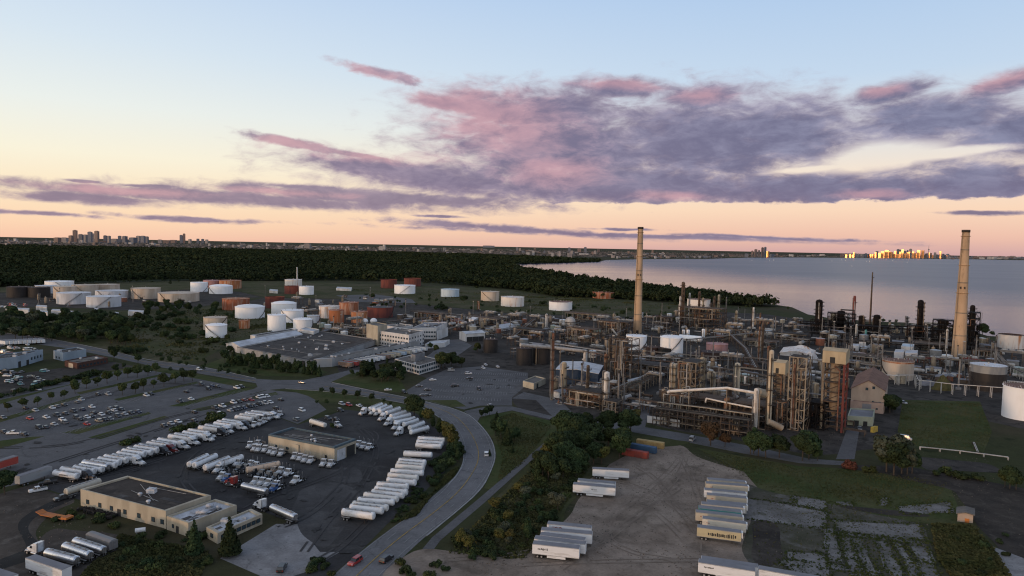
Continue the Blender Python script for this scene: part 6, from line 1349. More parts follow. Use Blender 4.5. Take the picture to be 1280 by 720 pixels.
# white hoarding before the front rack, red machine, dark band wall
b0, b1 = G(809, 528), G(850, 534); mb = MB(); d = (b1-b0)
mb.box(0, d.length*.27, -.2, .2, 0, 3.6).box(d.length*.3, d.length, -.2, .2, 0, 3.6)
for i in range(10): mb.box(d.length*i/10, d.length*i/10+.2, .2, .7, 0, 3.2)
o = single('hoarding', mb, 'wall_white', 'long white hoarding panels standing before the front pipe rack', 'hoarding', where=False, loc=b0); o.rotation_euler = (0, 0, heading(b0, b1))
b = G(1219, 453); t = thing('red_machine', b, 'long bright red machine lying right of the tall right chimney', 'machine', None, UA, False)
MB().hull([(-9, -1.5, .8), (10, -1.5, .8), (10, 1.5, .8), (-9, 1.5, .8)], [(-9, -1.2, 3.2), (6, -1.2, 2.8), (6, 1.2, 2.8), (-9, 1.2, 3.2)]).build('body', 'red_paint', t); MB().box(-6, -3, -1.3, 1.3, 3.1, 4.3).build('cab', 'red_paint', t)
for x in (-7, -4, 5, 8): MB().tube((x, -1.6, .8), (x, 1.6, .8), .8, n=12).build('wheel', 'rubber', t)
rack([(1135, 452.5), (1170, 455), (1212, 459)], 3.5, 2.5, 3, 'steel_red', 'long dark red pipe bundle beside the rust-topped tank', 8, 1, pm=('steel_red', 'steel_rust'), prad=(.4, .6))
# ------------------------------------------------------------------ cars
def wheels(P, xs_, y, r, w, parent=None):
    for x in xs_:
        for s in (-1, 1):
            q = P.add('wheel', MB().tube((x, s*y-w/2, r), (x, s*y+w/2, r), r, n=14), 'rubber', parent)
            if parent is None: P.add('rim', MB().tube((x, s*(y+w/2)-.02, r), (x, s*(y+w/2)+.02, r), r*.55, n=10), 'galvanised', q)
def ring(x0, x1, y, z): return [(x0, -y, z), (x1, -y, z), (x1, y, z), (x0, y, z)]
def car_proto(kind):
    P = Proto(); L = {'car': 4.6, 'suv': 4.8, 'pickup': 5.6, 'van': 5.4}[kind]; W = .92 if kind == 'car' else .98; h1 = {'car': .92, 'suv': 1.05, 'pickup': 1.08, 'van': 1.15}[kind]; h2 = {'car': 1.46, 'suv': 1.75, 'pickup': 1.85, 'van': 2.3}[kind]
    mb = MB(); mb.hull(ring(-L/2+.1, L/2-.05, W*.96, .3), ring(-L/2, L/2, W, .62)); mb.hull(ring(-L/2, L/2, W, .62), ring(-L/2+.08, L/2-.25, W*.95, h1))
    x0, x1, x2, x3 = {'car': (-1.95, -1.15, .35, 1.15), 'suv': (-2.25, -1.95, .45, 1.2), 'pickup': (-.75, -.45, .85, 1.5), 'van': (-2.6, -2.45, 1.2, 1.95)}[kind]
    body = P.add('body', mb, 'object_paint')
    P.add('window', MB().hull([(x0, -W*.93, h1-.01), (x3, -W*.93, h1-.01), (x3, W*.93, h1-.01), (x0, W*.93, h1-.01)], [(x1, -W*.78, h2-.07), (x2, -W*.78, h2-.07), (x2, W*.78, h2-.07), (x1, W*.78, h2-.07)]), 'glass_dark')
    rf_ = MB().hull([(x1-.08, -W*.8, h2-.07), (x2+.06, -W*.8, h2-.07), (x2+.06, W*.8, h2-.07), (x1-.08, W*.8, h2-.07)], [(x1, -W*.7, h2), (x2-.1, -W*.7, h2), (x2-.1, W*.7, h2), (x1, W*.7, h2)])
    for s in (-1, 1):
        xm = (x1+x2)/2; rf_.hull([(xm-.08, s*W*.925, h1), (xm+.08, s*W*.925, h1), (xm+.08, s*W*.95, h1), (xm-.08, s*W*.95, h1)], [(xm-.08, s*W*.78, h2-.05), (xm+.08, s*W*.78, h2-.05), (xm+.08, s*W*.8, h2-.05), (xm-.08, s*W*.8, h2-.05)])
    if kind == 'van': rf_.box(x1, x2-1.6, -W*.92, -W*.86, h1, h2-.05).box(x1, x2-1.6, W*.86, W*.92, h1, h2-.05)
    P.add('roof', rf_, 'object_paint')
    if kind == 'pickup': P.add('bed', MB().box(-L/2+.15, -.85, -W*.8, W*.8, h1+.005, h1+.02), 'trim_dark')
    wheels(P, (-L*.3, L*.3), W*.86, .34, .22)
    for s in (-1, 1):
        P.add('headlight', MB().box(L/2-.12, L/2+.02, s*W*.7-.16, s*W*.7+.16, .62, .8), 'headlight'); P.add('taillight', MB().box(-L/2-.02, -L/2+.1, s*W*.75-.12, s*W*.75+.12, .66, .86), 'taillight')
    return P
CP = {k: car_proto(k) for k in ('car', 'suv', 'pickup', 'van')}
CC = {'white': (.72, .72, .72, 1), 'black': (.012, .012, .014, 1), 'dark grey': (.05, .052, .057, 1), 'silver': (.38, .39, .4, 1), 'grey': (.16, .165, .17, 1), 'red': (.35, .025, .02, 1), 'dark blue': (.022, .035, .08, 1), 'dark red': (.14, .02, .02, 1), 'tan': (.38, .31, .22, 1), 'teal': (.12, .32, .34, 1), 'blue': (.04, .1, .3, 1)}
def car(x, y, col, hd, kind='car', where=True, desc=None, group='parked cars'):
    """hd: photo pixel offset the nose points to, or a world angle"""
    p = G(x, y+1.2); a = hd if not isinstance(hd, tuple) else heading(G(x, y), G(x+hd[0], y+hd[1]))
    nm = {'car': 'car', 'suv': 'SUV', 'pickup': 'pickup truck', 'van': 'van'}[kind]
    return CP[kind].place('pickup_truck' if kind == 'pickup' else 'van' if kind == 'van' else 'parked_car' if group == 'parked cars' else 'moving_car', p, a+random.uniform(-.03, .03), desc or f'{col} {nm} parked', nm.lower() if nm != 'SUV' else 'SUV', group, False if desc else where, CC[col])
RW = [('A', (2, 1.2)), ]
DD = {'d': 'black', 'g': 'dark grey', 's': 'silver', 'w': 'white', 'r': 'red', 'b': 'dark blue', 'm': 'dark red', 't': 'tan', 'y': 'grey', 'e': 'teal', 'u': 'blue'}
LOT = '''17,488,d 48,486.5,w 123,492.5,d 135,492.5,s 183,494,w 189,492,d 32,510,d 44.5,513,s 65.6,509.7,w 71,508,y 80.5,506,d 97,502.5,y 102,499.5,s 4,522,y 37.5,523,r 58,521.5,w 71,519,g 82,517,d 92,513.6,g 103,511.7,b 115,508.5,w
49,534.7,d 57,534,g 68,530.5,s 78,524.5,w 81,528,y 96,522,g 101,524,d 109,521.5,w 117,516,d 115,520,g 127,518,w 136,516,d 138,511,y 143,513,w 146,510.5,d 152,511.7,g 123.5,526,t 131,524.5,d 138,523.7,y 147.6,520,g 156,517.5,s 164,516,d 173,514.7,b 108.6,530,r 5,540,d
31,543,d 233,489.4,d 239,498.7,w 224.7,501.5,g 265,482,b 272,483,d 261,486,d 296,484.5,w 302,483.5,d 252,480,g 269,510,g 278,507.5,w 243,515,d 266,519,w 275,517.5,s 243,525.6,d 223,527,w 214,529.5,s 205,532,d 292,503,w 299,502,d 306,500,m 314,499.5,r 324,496.7,w 328.5,495.8,w 334,495,w
288,513,s 294,512,g 299,511,d 305,509.7,b 312,508,d 318,507,g 324,505,d 331,503.8,w 338,502.7,w 351,499.5,d 345,510,d 377.5,512.8,w 370.5,524.5,y 436,506,r 427.5,505,s 449,507,w 425.5,513,d 420,524,d 410,523,g'''
rc = random.Random(8)
for s in LOT.split():
    x, y, c = s.split(','); x, y = float(x), float(y)
    k = rc.choices(['car', 'suv', 'pickup'], [6, 3, 1])[0]; 
    hd = (6, 2.2) if rc.random() < .8 else (-6, -2.2)
    car(x, y, DD[c], hd, k)
car(17, 541.5, 'white', (-8, .2), 'pickup', desc='long white pickup parked on the grass verge of the left car park')
for x, y, c, k in [(604, 459.5, 'white', 'suv'), (607, 455.5, 'white', 'car'), (622, 458, 'white', 'car'), (564, 462.5, 'silver', 'van'), (585.5, 466.5, 'white', 'suv'), (587, 472.5, 'black', 'car'), (541, 474.5, 'white', 'car'), (569, 482, 'black', 'suv'), (599, 486, 'black', 'suv'), (534, 493.7, 'black', 'car'), (529, 494, 'dark grey', 'car'), (505, 490, 'black', 'suv'),
                   (485, 487, 'white', 'car'), (524, 482.5, 'dark grey', 'car'), (534.5, 487, 'black', 'car'), (613, 507, 'silver', 'car')]: car(x, y, c, (5, -.2) if rc.random() < .7 else (3, 2), k)
car(608, 568, 'white', (.4, -6), 'suv', desc='white car driving up round the road bend', group='cars on the road')
car(444, 703, 'red', (-5, 3.4), 'suv', desc='red SUV driving down the lower road', group='cars on the road')
car(483, 700, 'black', (6, -4), 'suv', desc='black SUV with lit tail lights driving up the lower road', group='cars on the road')
car(352.5, 711, 'black', (3, -6), 'suv', desc='black SUV parked on the concrete apron', group='parked cars')
car(377.5, 478, 'dark grey', (5, .4), 'car', desc='dark car crossing the road junction', group='cars on the road')
car(185, 464, 'white', (5, 1), 'car', desc='white car driving along the main road', group='cars on the road')
car(249, 461.5, 'white', (5, 1), 'suv', desc='white SUV driving on the main road near the junction', group='cars on the road')
car(47.5, 613, 'white', (-6, 1.2), 'pickup', desc='white pickup parked by the dark track at the left', group='parked cars')
car(60, 604, 'black', (-6, 1), 'pickup', desc='black pickup parked behind the white pickup', group='parked cars')
car(79, 623, 'dark grey', (-6, 1.5), 'pickup', desc='dark pickup by the end wall of the brown-roofed depot', group='parked cars')
car(1132, 548.5, 'silver', (6, 1), 'van', desc='silver flatbed van parked at the fenced field corner')
car(865, 549.5, 'silver', (3, -3.4), 'van', desc='silver van parked on the grass by the plant road')
car(795, 507, 'white', (2, 3), 'pickup', desc='white pickup on the rack road')
car(1074.5, 536, 'grey', (1, 4), 'pickup', desc='grey pickup beside the green-grey hut')
car(1128, 503, 'silver', (4, 1), 'pickup', desc='silver pickup at the top corner of the fenced field')
# breaker's yard at the left edge
for i in range(26):
    x, y = rc.uniform(2, 58), rc.uniform(462, 481); c = rc.choice(['white', 'teal', 'dark grey', 'silver', 'black', 'teal', 'grey', 'dark red']); car(x, y, c, (rc.uniform(-5, 5), rc.uniform(-2, 2)), rc.choice(['car', 'van', 'suv', 'pickup']), where='in the yard by the pale blue sheds')
for i in range(34):
    x, y = rc.uniform(-2, 46), rc.uniform(427, 443); c = rc.choice(['white', 'white', 'silver', 'red', 'grey', 'white', 'tan']); car(x, y, c, (rc.uniform(3, 5), rc.uniform(-1, 1)), rc.choice(['car', 'van', 'suv']), where='in the far yard behind the pale blue sheds')
for i in range(14):
    x, y = rc.uniform(0, 32), rc.uniform(378, 384); car(x, y, rc.choice(['white', 'red', 'silver', 'grey']), (rc.uniform(3, 5), rc.uniform(-1, 1)), rc.choice(['car', 'van']), where='in the lot below the far left tanks')

# ------------------------------------------------------------------ lorries
def tractor_proto(sleeper=True):
    P = Proto()
    mb = MB(); mb.hull([(1.2, -.75, 1.0), (3.0, -.6, 1.0), (3.0, .6, 1.0), (1.2, .75, 1.0)], [(1.2, -.75, 2.0), (2.9, -.5, 1.75), (2.9, .5, 1.75), (1.2, .75, 2.0)]); P.add('hood', mb, 'object_paint')
    mb = MB(); mb.hull([(-.3, -1.1, 1.1), (1.25, -1.05, 1.1), (1.25, 1.05, 1.1), (-.3, 1.1, 1.1)], [(-.3, -1.1, 2.9), (.8, -.95, 2.9), (.8, .95, 2.9), (-.3, 1.1, 2.9)])
    if sleeper: mb.hull([(-1.9, -1.15, 1.1), (-.3, -1.15, 1.1), (-.3, 1.15, 1.1), (-1.9, 1.15, 1.1)], [(-1.9, -1.15, 3.75), (-.5, -1.1, 3.6), (-.5, 1.1, 3.6), (-1.9, 1.15, 3.75)]); mb.hull([(-.5, -1.05, 2.9), (.7, -.9, 2.9), (.7, .9, 2.9), (-.5, 1.05, 2.9)], [(-.5, -1.05, 3.6), (-.2, -.9, 3.4), (-.2, .9, 3.4), (-.5, 1.05, 3.6)])
    P.add('cab', mb, 'object_paint')
    P.add('windscreen', MB().hull([(1.24, -.95, 2.02), (1.29, -.95, 2.02), (1.29, .95, 2.02), (1.24, .95, 2.02)], [(.83, -.85, 2.82), (.88, -.85, 2.82), (.88, .85, 2.82), (.83, .85, 2.82)]), 'glass_dark')
    for s in (-1, 1): P.add('side_window', MB().hull([(.0, s*1.105, 2.05), (.95, s*1.07, 2.05), (.95, s*1.09, 2.05), (.0, s*1.125, 2.05)], [(.0, s*1.09, 2.75), (.7, s*1.0, 2.75), (.7, s*1.03, 2.75), (.0, s*1.11, 2.75)]), 'glass_dark')
    P.add('chassis', MB().box(-4.2, 2.6, -.45, -.2, .75, 1.05).box(-4.2, 2.6, .2, .45, .75, 1.05).box(-3.6, -2.2, -.6, .6, 1.05, 1.2), 'chassis')
    P.add('fuel_tank', MB().tube((-1.6, -.95, .75), (.4, -.95, .75), .33, n=12), 'silver'); P.add('fuel_tank', MB().tube((-1.6, .95, .75), (.4, .95, .75), .33, n=12), 'silver')
    P.add('bumper', MB().box(2.9, 3.15, -1.1, 1.1, .45, .95), 'silver'); P.add('fender', MB().box(1.5, 2.75, -1.1, -.72, .95, 1.2).box(1.5, 2.75, .72, 1.1, .95, 1.2), 'object_paint')
    for s in (-1, 1): P.add('headlight', MB().box(2.86, 2.98, s*.8-.18, s*.8+.18, 1.0, 1.25), 'headlight'); P.add('exhaust', MB().cyl(-2.0, s*.95, 1.2, 4.0, .09, n=8), 'silver')
    wheels(P, (2.1,), .98, .5, .3); wheels(P, (-2.3, -3.5), .9, .5, .6)
    return P
def tanker_proto(silver=False, L=12.4, hop=False):
    P = Proto(); m = 'silver' if silver else 'trailer_paint'; r = 1.18; z = 2.35
    mb = MB(); n = 22; hl = L/2
    if hop: mb.box(-hl, hl, -1.25, 1.25, 1.3, 3.6); mb.hull([(-hl, -1.2, 3.6), (hl, -1.2, 3.6), (hl, 1.2, 3.6), (-hl, 1.2, 3.6)], [(-hl+.2, -.5, 4.0), (hl-.2, -.5, 4.0), (hl-.2, .5, 4.0), (-hl+.2, .5, 4.0)])
    else:
        mb.tube((-hl+.35, 0, z), (hl-.35, 0, z+.1), r, n=n, cap=False); mb.tube((-hl+.35, 0, z), (-hl+.05, 0, z), r, r*.72, n=n); mb.tube((hl-.35, 0, z+.1), (hl-.05, 0, z+.1), r, r*.72, n=n)
    b = P.add('barrel', mb, m)
    if not hop:
        mb = MB()
        for x in (-.72, -.36, 0, .36, .72): mb.tube((x*hl-.05, 0, z+.05), (x*hl+.05, 0, z+.05), r*1.03, n=n)
        P.add('hoop', mb, m, b)
        P.add('walkway', MB().box(-hl*.8, hl*.8, -.42, .42, z+r-.02, z+r+.1), 'grey_metal', b)
        for x in (-.6, -.2, .2, .6): P.add('hatch', MB().cyl(x*hl, 0, z+r+.05, z+r+.3, .3, n=12), 'galvanised', b)
    mb = MB().box(-hl+.2, hl*.5, -.55, -.4, .95, 1.2).box(-hl+.2, hl*.5, .4, .55, .95, 1.2).box(hl*.55, hl-.6, -.5, .5, 1.15, 1.3).box(-hl-.05, -hl+.1, -1.15, 1.15, .6, .8); P.add('chassis', mb, 'chassis')
    P.add('fender', MB().box(-hl+.5, -hl+3.6, -1.25, -.7, 1.12, 1.2).box(-hl+.5, -hl+3.6, .7, 1.25, 1.12, 1.2), 'galvanised')
    P.add('ladder', MB().box(-hl-.12, -hl-.05, -.3, -.24, .8, 3.5).box(-hl-.12, -hl-.05, .24, .3, .8, 3.5), 'galvanised')
    for s in (-1, 1): P.add('landing_leg', MB().box(hl*.45, hl*.45+.15, s*.75-.08, s*.75+.08, .08, 1.3).box(hl*.45-.1, hl*.45+.25, s*.75-.15, s*.75+.15, .0, .08), 'chassis')
    wheels(P, (-hl+1.3, -hl+2.6), .9, .5, .6)
    return P
def box_proto(L=14.6, reefer=False, skirt=True, door=True):
    P = Proto(); hl = L/2; z0, z1 = 1.15, 4.0
    P.add('body', MB().box(-hl, hl, -1.29, 1.29, z0, z1), 'trailer_paint'); P.add('roof', MB().box(-hl+.05, hl-.05, -1.25, 1.25, z1, z1+.05), 'roof_grey')
    mb = MB()
    for zz in (z0+.05, z1-.08): mb.box(-hl-.01, hl+.01, -1.31, -1.29, zz-.06, zz+.06).box(-hl-.01, hl+.01, 1.29, 1.31, zz-.06, zz+.06)
    P.add('rail', mb, 'galvanised'); P.add('rear_door', MB().box(-hl-.04, -hl, -1.2, -.02, z0+.1, z1-.1).box(-hl-.04, -hl, .02, 1.2, z0+.1, z1-.1), 'trailer_paint')
    if reefer: P.add('cooling_unit', MB().box(hl, hl+.5, -.95, .95, 2.2, 3.9), 'white_paint')
    P.add('chassis', MB().box(-hl+.1, hl-.3, -.5, .5, .9, 1.15), 'chassis')
    if skirt: P.add('side_skirt', MB().box(-hl+4.6, hl-4.2, -1.27, -1.22, .45, 1.12).box(-hl+4.6, hl-4.2, 1.22, 1.27, .45, 1.12), 'trailer_paint')
    for s in (-1, 1): P.add('landing_leg', MB().box(hl-2.9, hl-2.75, s*.8-.08, s*.8+.08, 0, 1.1), 'chassis')
    wheels(P, (-hl+1.6, -hl+2.9), .9, .5, .6)
    return P
TR, TRD = tractor_proto(True), tractor_proto(False); TK, TS, TH = tanker_proto(), tanker_proto(True), tanker_proto(False, 12.4, True); BX, BR = box_proto(), box_proto(14.0, True, False); BS = box_proto(12.2, False, False)
WHT = (.70, .71, .72, 1); CRM = (.47, .42, .33, 1)
def line(P, name, a, b, desc, cat, group, color=WHT, where=True, z=2.3, flip=False, Lref=None):
    """vehicle whose long axis is seen between photo pixels a and b at height z"""
    A, B = G(*a, z=z), G(*b, z=z); mid = (A+B)/2; mid.z = 0; ang = heading(A, B)+(math.pi if flip else 0)
    sc = 1.0 if Lref is None else max(.8, min(1.2, (B-A).length/Lref))
    sc *= random.uniform(.92, 1.06); return P.place(name, mid, ang, desc, cat, group, where, color, (sc, 1, random.uniform(.96, 1.05)))
# ---- the long left row of tankers (front one first)
GT1 = 'white tankers in the long left row'
n = 33
for i in range(n):
    t_ = i/(n-1); f = t_**.92
    if i in (17, 22, 28): continue
    x = 84+(327-84)*f; y = 600.5+(522-600.5)*f; A = G(x, y); ang = heading(G(84, 600), G(104, 603.4))+rc.uniform(-.03, .03)
    off = Vector((math.cos(ang), math.sin(ang), 0))*rc.uniform(-1.2, 1.2)
    c = rc.choice([WHT, WHT, WHT, (.62, .6, .57, 1), (.66, .66, .66, 1)])
    nm = 'white' if c == WHT else 'dull white'
    tk_ = (TS if i % 9 == 4 else TK).place('tanker_trailer', A+off, ang+math.pi, f'{"silver" if i % 9 == 4 else nm} tanker trailer in the long left row', 'tanker trailer', GT1, False, c, (rc.uniform(.84, 1.06), 1, rc.uniform(.94, 1.06)))
    if i % 3 == 0 and i % 9 != 4:
        mb = MB()
        for q in range(9): mb.box(-2.6+q*.55, -2.6+q*.55+rc.uniform(.25, .42), 1.17, 1.2, 2.2, 2.2+rc.uniform(.4, .6))
        mb.build('lettering', 'trim_dark', tk_)
    if rc.random() < .42: TR.place('tractor_unit', A+off+Vector((math.cos(ang), math.sin(ang), 0))*7.6, ang, f'{"dark red" if i == 14 else "dark" if i % 2 else "white"} tractor at the nose of the left tanker row', 'lorry cab', 'tractors of the left tanker row', False, (.14, .02, .02, 1) if i == 14 else (.03, .03, .035, 1) if i % 2 else WHT)
for x, y in [(343, 521.5), (350, 519.5), (325, 531), (330, 528.5), (318, 533), (337, 524)]: TRD.place('tractor_unit', G(x, y+1), heading(G(x, y), G(x-4, y+3)), 'white tractor parked at the far end of the left tanker row', 'lorry cab', 'white tractors in the yard', False, WHT)
TRD.place('tractor_unit', G(261, 550), heading(G(261, 550), G(270, 548)), 'single white tractor out in front of the left tanker row', 'lorry cab', 'white tractors in the yard', False, WHT)
# ---- right row beside the curve
GT2 = 'white tankers in the right row'
for a, b in [((525, 549), (554, 551)), ((522.5, 552.5), (553, 555)), ((520, 556), (552, 558.5)), ((503, 567), (542, 569.5)), ((495, 576), (536, 579.5)), ((494.5, 579.5), (533, 583)), ((494, 583), (531, 586.5)), ((488, 589), (530, 592)), ((485, 594), (523, 598)), ((484, 600), (520, 604)), ((473, 606), (509, 609)), ((469, 611), (509, 616)), ((465, 615), (505, 620)), ((458, 619), (495, 624)), ((452, 625.5), (488, 628)), ((443, 630), (483, 635)), ((437, 634.5), (480, 639.5)), ((428, 640), (468, 646))]:
    line(TK, 'tanker_trailer', a, b, 'white tanker trailer in the right row by the bend', 'tanker trailer', GT2, rc.choice([WHT, WHT, (.64, .63, .6, 1)]), where=False, flip=False)
GT3 = 'tankers with cabs at the top of the yard'
for i, (a, b) in enumerate([((300, 85), (400, 45)), ((340, 97), (440, 55)), ((385, 107), (490, 62)), ((440, 122), (570, 75)), ((480, 150), (620, 105)), ((505, 172), (655, 130)), ((530, 202), (690, 165)), ((580, 227), (745, 170)), ((640, 257), (790, 200)), ((660, 290), (820, 245))]):
    q = lambda p: (420+p[0]/7.11, 500+p[1]/7.11)
    o = line(TK, 'tanker_trailer', q(a), q(b), 'white tanker trailer slanting at the top of the yard', 'tanker trailer', GT3, WHT, where=False, flip=True)
for x, y in [(240, 118), (410, 168), (465, 212), (535, 247), (560, 298), (330, 115), (375, 122)]:
    x, y = 420+x/7.11, 500+y/7.11; TR.place('tractor_unit', G(x, y+2), heading(G(x, y), G(x-8, y+3.2)), 'white tractor before the slanting tankers', 'lorry cab', 'white tractors in the yard', False, WHT)
# ---- rows of tractors and tank trucks in the middle of the yard
HD = (-5, 4.2)
for x, y in [(313, 557.6), (323, 556), (319, 561), (324, 562), (332, 562.5), (339, 564.6), (344, 566), (352, 567.5), (369, 571.6), (376, 573), (382, 575), (389, 576.6), (405, 580), (414, 581)]:
    TRD.place('tractor_unit', G(x, y+2), heading(G(x, y), G(x+HD[0], y+HD[1])), 'white tractor in the row before the small garage', 'lorry cab', 'white tractors in the yard', False, WHT)
for x, y, c in [(274, 588, 'w'), (298.6, 580, 'w'), (315, 582, 'w'), (321, 584, 'w'), (343, 590, 't'), (352, 590.6, 'w'), (361, 592.7, 'w'), (371, 602, 'w'), (279, 597, 'w'), (285, 599.5, 'u'), (292, 603, 'b'), (321, 603, 'w'), (329, 604, 'w'), (337, 605.7, 'w'), (346.5, 608, 'w'), (344, 612, 'u'), (308, 587, 'd'), (328, 594, 'd'), (337, 596, 'd'), (318, 592, 'd'), (346, 598, 'd'), (300, 588, 'd')]:
    col = {'w': WHT, 't': (.42, .28, .18, 1), 'u': (.05, .12, .3, 1), 'b': (.05, .06, .07, 1), 'd': (.03, .032, .036, 1)}[c]; nm = {'w': 'white', 't': 'tan', 'u': 'blue', 'b': 'black', 'd': 'dark'}[c]
    TRD.place('tractor_unit', G(x, y+2), heading(G(x, y), G(x-6, y+3)), f'{nm} tractor in the middle block of the yard', 'lorry cab', 'tractors in the middle block', False, col)
for a, b, d in [((233, 582), (262, 568.5), 'white tanker trailer, left of a slanting pair in mid-yard'), ((244, 581.5), (269, 570.5), 'white tanker trailer, right of a slanting pair in mid-yard'), ((256, 585), (286, 573.5), 'white tanker trailer slanting alone beside the pair in mid-yard')]:
    line(TK, 'tanker_trailer', a, b, d, 'tanker trailer', 'tankers in mid-yard', WHT, where=False)
line(TK, 'tanker_trailer', (284, 578), (293, 575), 'short white tank body parked among mid-yard tractors', 'tanker trailer', 'tankers in mid-yard', WHT, where=False)
line(TK, 'tanker_trailer', (325, 585), (333, 583.5), 'rust-stained white tank body among mid-yard tractors', 'tanker trailer', 'tankers in mid-yard', (.6, .45, .33, 1), where=False)
line(TS, 'tanker_trailer', (298, 606), (339, 615.5), 'long polished silver tanker trailer in the middle of the yard', 'tanker trailer', 'silver tankers', WHT, where=False, flip=True)
TR.place('tractor_unit', G(290, 607), heading(G(340, 617), G(298, 608)), 'red tractor coupled to the long polished silver tanker', 'lorry cab', None, False, (.3, .03, .025, 1))
line(TS, 'tanker_trailer', (338, 634), (371, 647.5), 'silver tanker trailer at the corner of the concrete apron', 'tanker trailer', 'silver tankers', WHT, where=False, flip=True)
TR.place('tractor_unit', G(326, 636), heading(G(371, 649), G(338, 636)), 'white tractor beside the narrow front office', 'lorry cab', None, False, WHT)
line(TK, 'tanker_trailer', (388, 526), (407, 532), 'white tank truck body at the green bush in the yard', 'tanker trailer', None, (.62, .6, .56, 1), where=False)
TRD.place('tractor_unit', G(421, 534), heading(G(388, 526), G(407, 532)), 'white tractor by the green bush in the yard', 'lorry cab', None, False, WHT)
for x, y in [(449, 556.5), (455, 558.5), (462, 560)]: TRD.place('tractor_unit', G(x, y+2), heading(G(x, y), G(x-5, y+3)), 'dark-framed white tractor right of the small garage', 'lorry cab', 'white tractors in the yard', False, WHT)
# ---- lower left
line(TS, 'tanker_trailer', (58, 691), (97, 701), 'silver tanker with a white tractor, lower left', 'tanker trailer', 'silver tankers at lower left', WHT, where=False, flip=True)
line(TS, 'tanker_trailer', (74, 681), (120, 697), 'second silver tanker from the front, lower left', 'tanker trailer', 'silver tankers at lower left', WHT, where=False, flip=True)
line(TS, 'tanker_trailer', (89, 674.5), (135, 689), 'third silver tanker from the front, lower left', 'tanker trailer', 'silver tankers at lower left', WHT, where=False, flip=True)
line(TH, 'hopper_trailer', (107, 669), (148, 684), 'dark grey boxy hopper trailer behind the silver tankers', 'hopper trailer', None, (.16, .16, .165, 1), where=False, flip=True)
TR.place('tractor_unit', G(45, 692.5), heading(G(97, 702), G(58, 692)), 'white tractor coupled to the front silver tanker', 'lorry cab', None, False, WHT)
line(BX, 'box_trailer', (36, 702), (86, 719), 'white box trailer with grey roof at the lower left corner', 'box trailer', 'box trailers', WHT, where=False)
line(BX, 'box_trailer', (-22, 716), (12, 727), 'white box trailer cut by the lower left corner', 'box trailer', 'box trailers', WHT, where=False)
line(TK, 'tanker_trailer', (86, 614), (121, 603), 'old stained tanker trailer against the brown-roofed depot', 'tanker trailer', None, (.5, .46, .38, 1), where=False)
line(BS, 'box_trailer', (22, 601), (62, 588), 'long grey trailer left of the front tanker', 'box trailer', None, (.3, .31, .32, 1), where=False)
line(BS, 'box_trailer', (-12, 585), (11, 578), 'red box trailer cut by the left edge', 'box trailer', None, (.38, .06, .045, 1), where=False)
def lowboy(a, b, col, desc):
    A, B = G(*a), G(*b); t = thing('lowbed_trailer', (A+B)/2, desc, 'trailer', None, heading(A, B), False); 
    MB().box(-5, 5, -1.3, 1.3, .75, .95).hull([(5, -1.2, .8), (7, -1.2, 1.4), (7, 1.2, 1.4), (5, 1.2, .8)], [(5, -1.2, 1.0), (7, -1.2, 1.7), (7, 1.2, 1.7), (5, 1.2, 1.0)]).build('deck', col, t)
    MB().box(-6.5, -4.2, -1.3, 1.3, .9, 1.5).build('rear_frame', col, t)
    for x in (-5.8, -4.6):
        for s in (-1, 1): MB().tube((x, s*1.0-.25, .45), (x, s*1.0+.25, .45), .45, n=12).build('wheel', 'rubber', t)
lowboy((84, 651), (54, 645), 'orange_paint', 'orange lowbed trailer on the dirt near the brown-roofed depot')
P_ = thing('tank_bullet', G(175.5, 667), 'small white gas tank on a concrete pad by the tan depot', 'gas tank', None, .4, False); MB().tube((-1.4, 0, 1.1), (1.4, 0, 1.1), .7, n=14).build('shell', 'white_paint', P_); MB().box(-1.1, -.8, -.5, .5, 0, .6).box(.8, 1.1, -.5, .5, 0, .6).build('saddle', 'concrete', P_)
rc2 = random.Random(12)
for i in range(16):
    x, y = rc2.uniform(104, 142), rc2.uniform(638, 647); x = 104+i*2.4; y = 636.5+i*.62+rc2.uniform(0, 3)
    t = thing('scrap_frame', G(x, y), 'dark scrap chassis frame dumped before the tan depot', 'scrap', 'scrap chassis by the depot', rc2.uniform(0, 3), False); mb = MB()
    mb.box(-2, 2, -.5, -.3, .5, .8).box(-2, 2, .3, .5, .5, .8).box(-1.6, -1.2, -.9, .9, .3, 1.2); mb.build('frame', 'chassis', t); MB().tube((1.2, -.9, .45), (1.2, .9, .45), .45, n=10).build('axle', 'rubber', t)
# ---- box trailers on the dirt yard
def bx(a, b, desc, P=BX, col=WHT, group='box trailers on the dirt yard', marks=None, z=2.6, flip=False):
    t = line(P, 'box_trailer', a, b, desc, 'box trailer', group, col, where=False, z=z, flip=flip)
    if marks:
        m, x0, x1, z0, z1, seed, cnt = marks; rg = random.Random(seed); mb = MB()
        for i in range(cnt):
            xx = x0+(x1-x0)*i/cnt; ww = (x1-x0)/cnt*rg.uniform(.4, .9); zz = rg.uniform(0, .3)*(z1-z0)
            mb.box(xx, xx+ww, -1.312, -1.292, z0+zz, z1-rg.uniform(0, .3)*(z1-z0))
        mb.build('lettering', m, t)
    return t
bx((741, 589), (786, 591.5), 'white box trailer alone at the top of the dirt yard')
bx((720, 603), (772, 608), 'white box trailer hidden behind another at upper left of the dirt yard'); bx((718, 609), (768, 613.5), 'white box trailer with small dark lettering, upper left of the dirt yard', marks=('trim_dark', -.9, 1.0, 2.5, 2.95, 3, 7))
bx((683, 659), (741, 665), 'white box trailer with red lettering, rearmost of the lower left stack', marks=('red_paint', -5.4, -2.2, 2.9, 3.5, 4, 8)); bx((680, 667), (737, 672), 'white box trailer second from the back of the lower left stack'); bx((674, 672.5), (733, 680), 'white box trailer middle of the lower left stack')
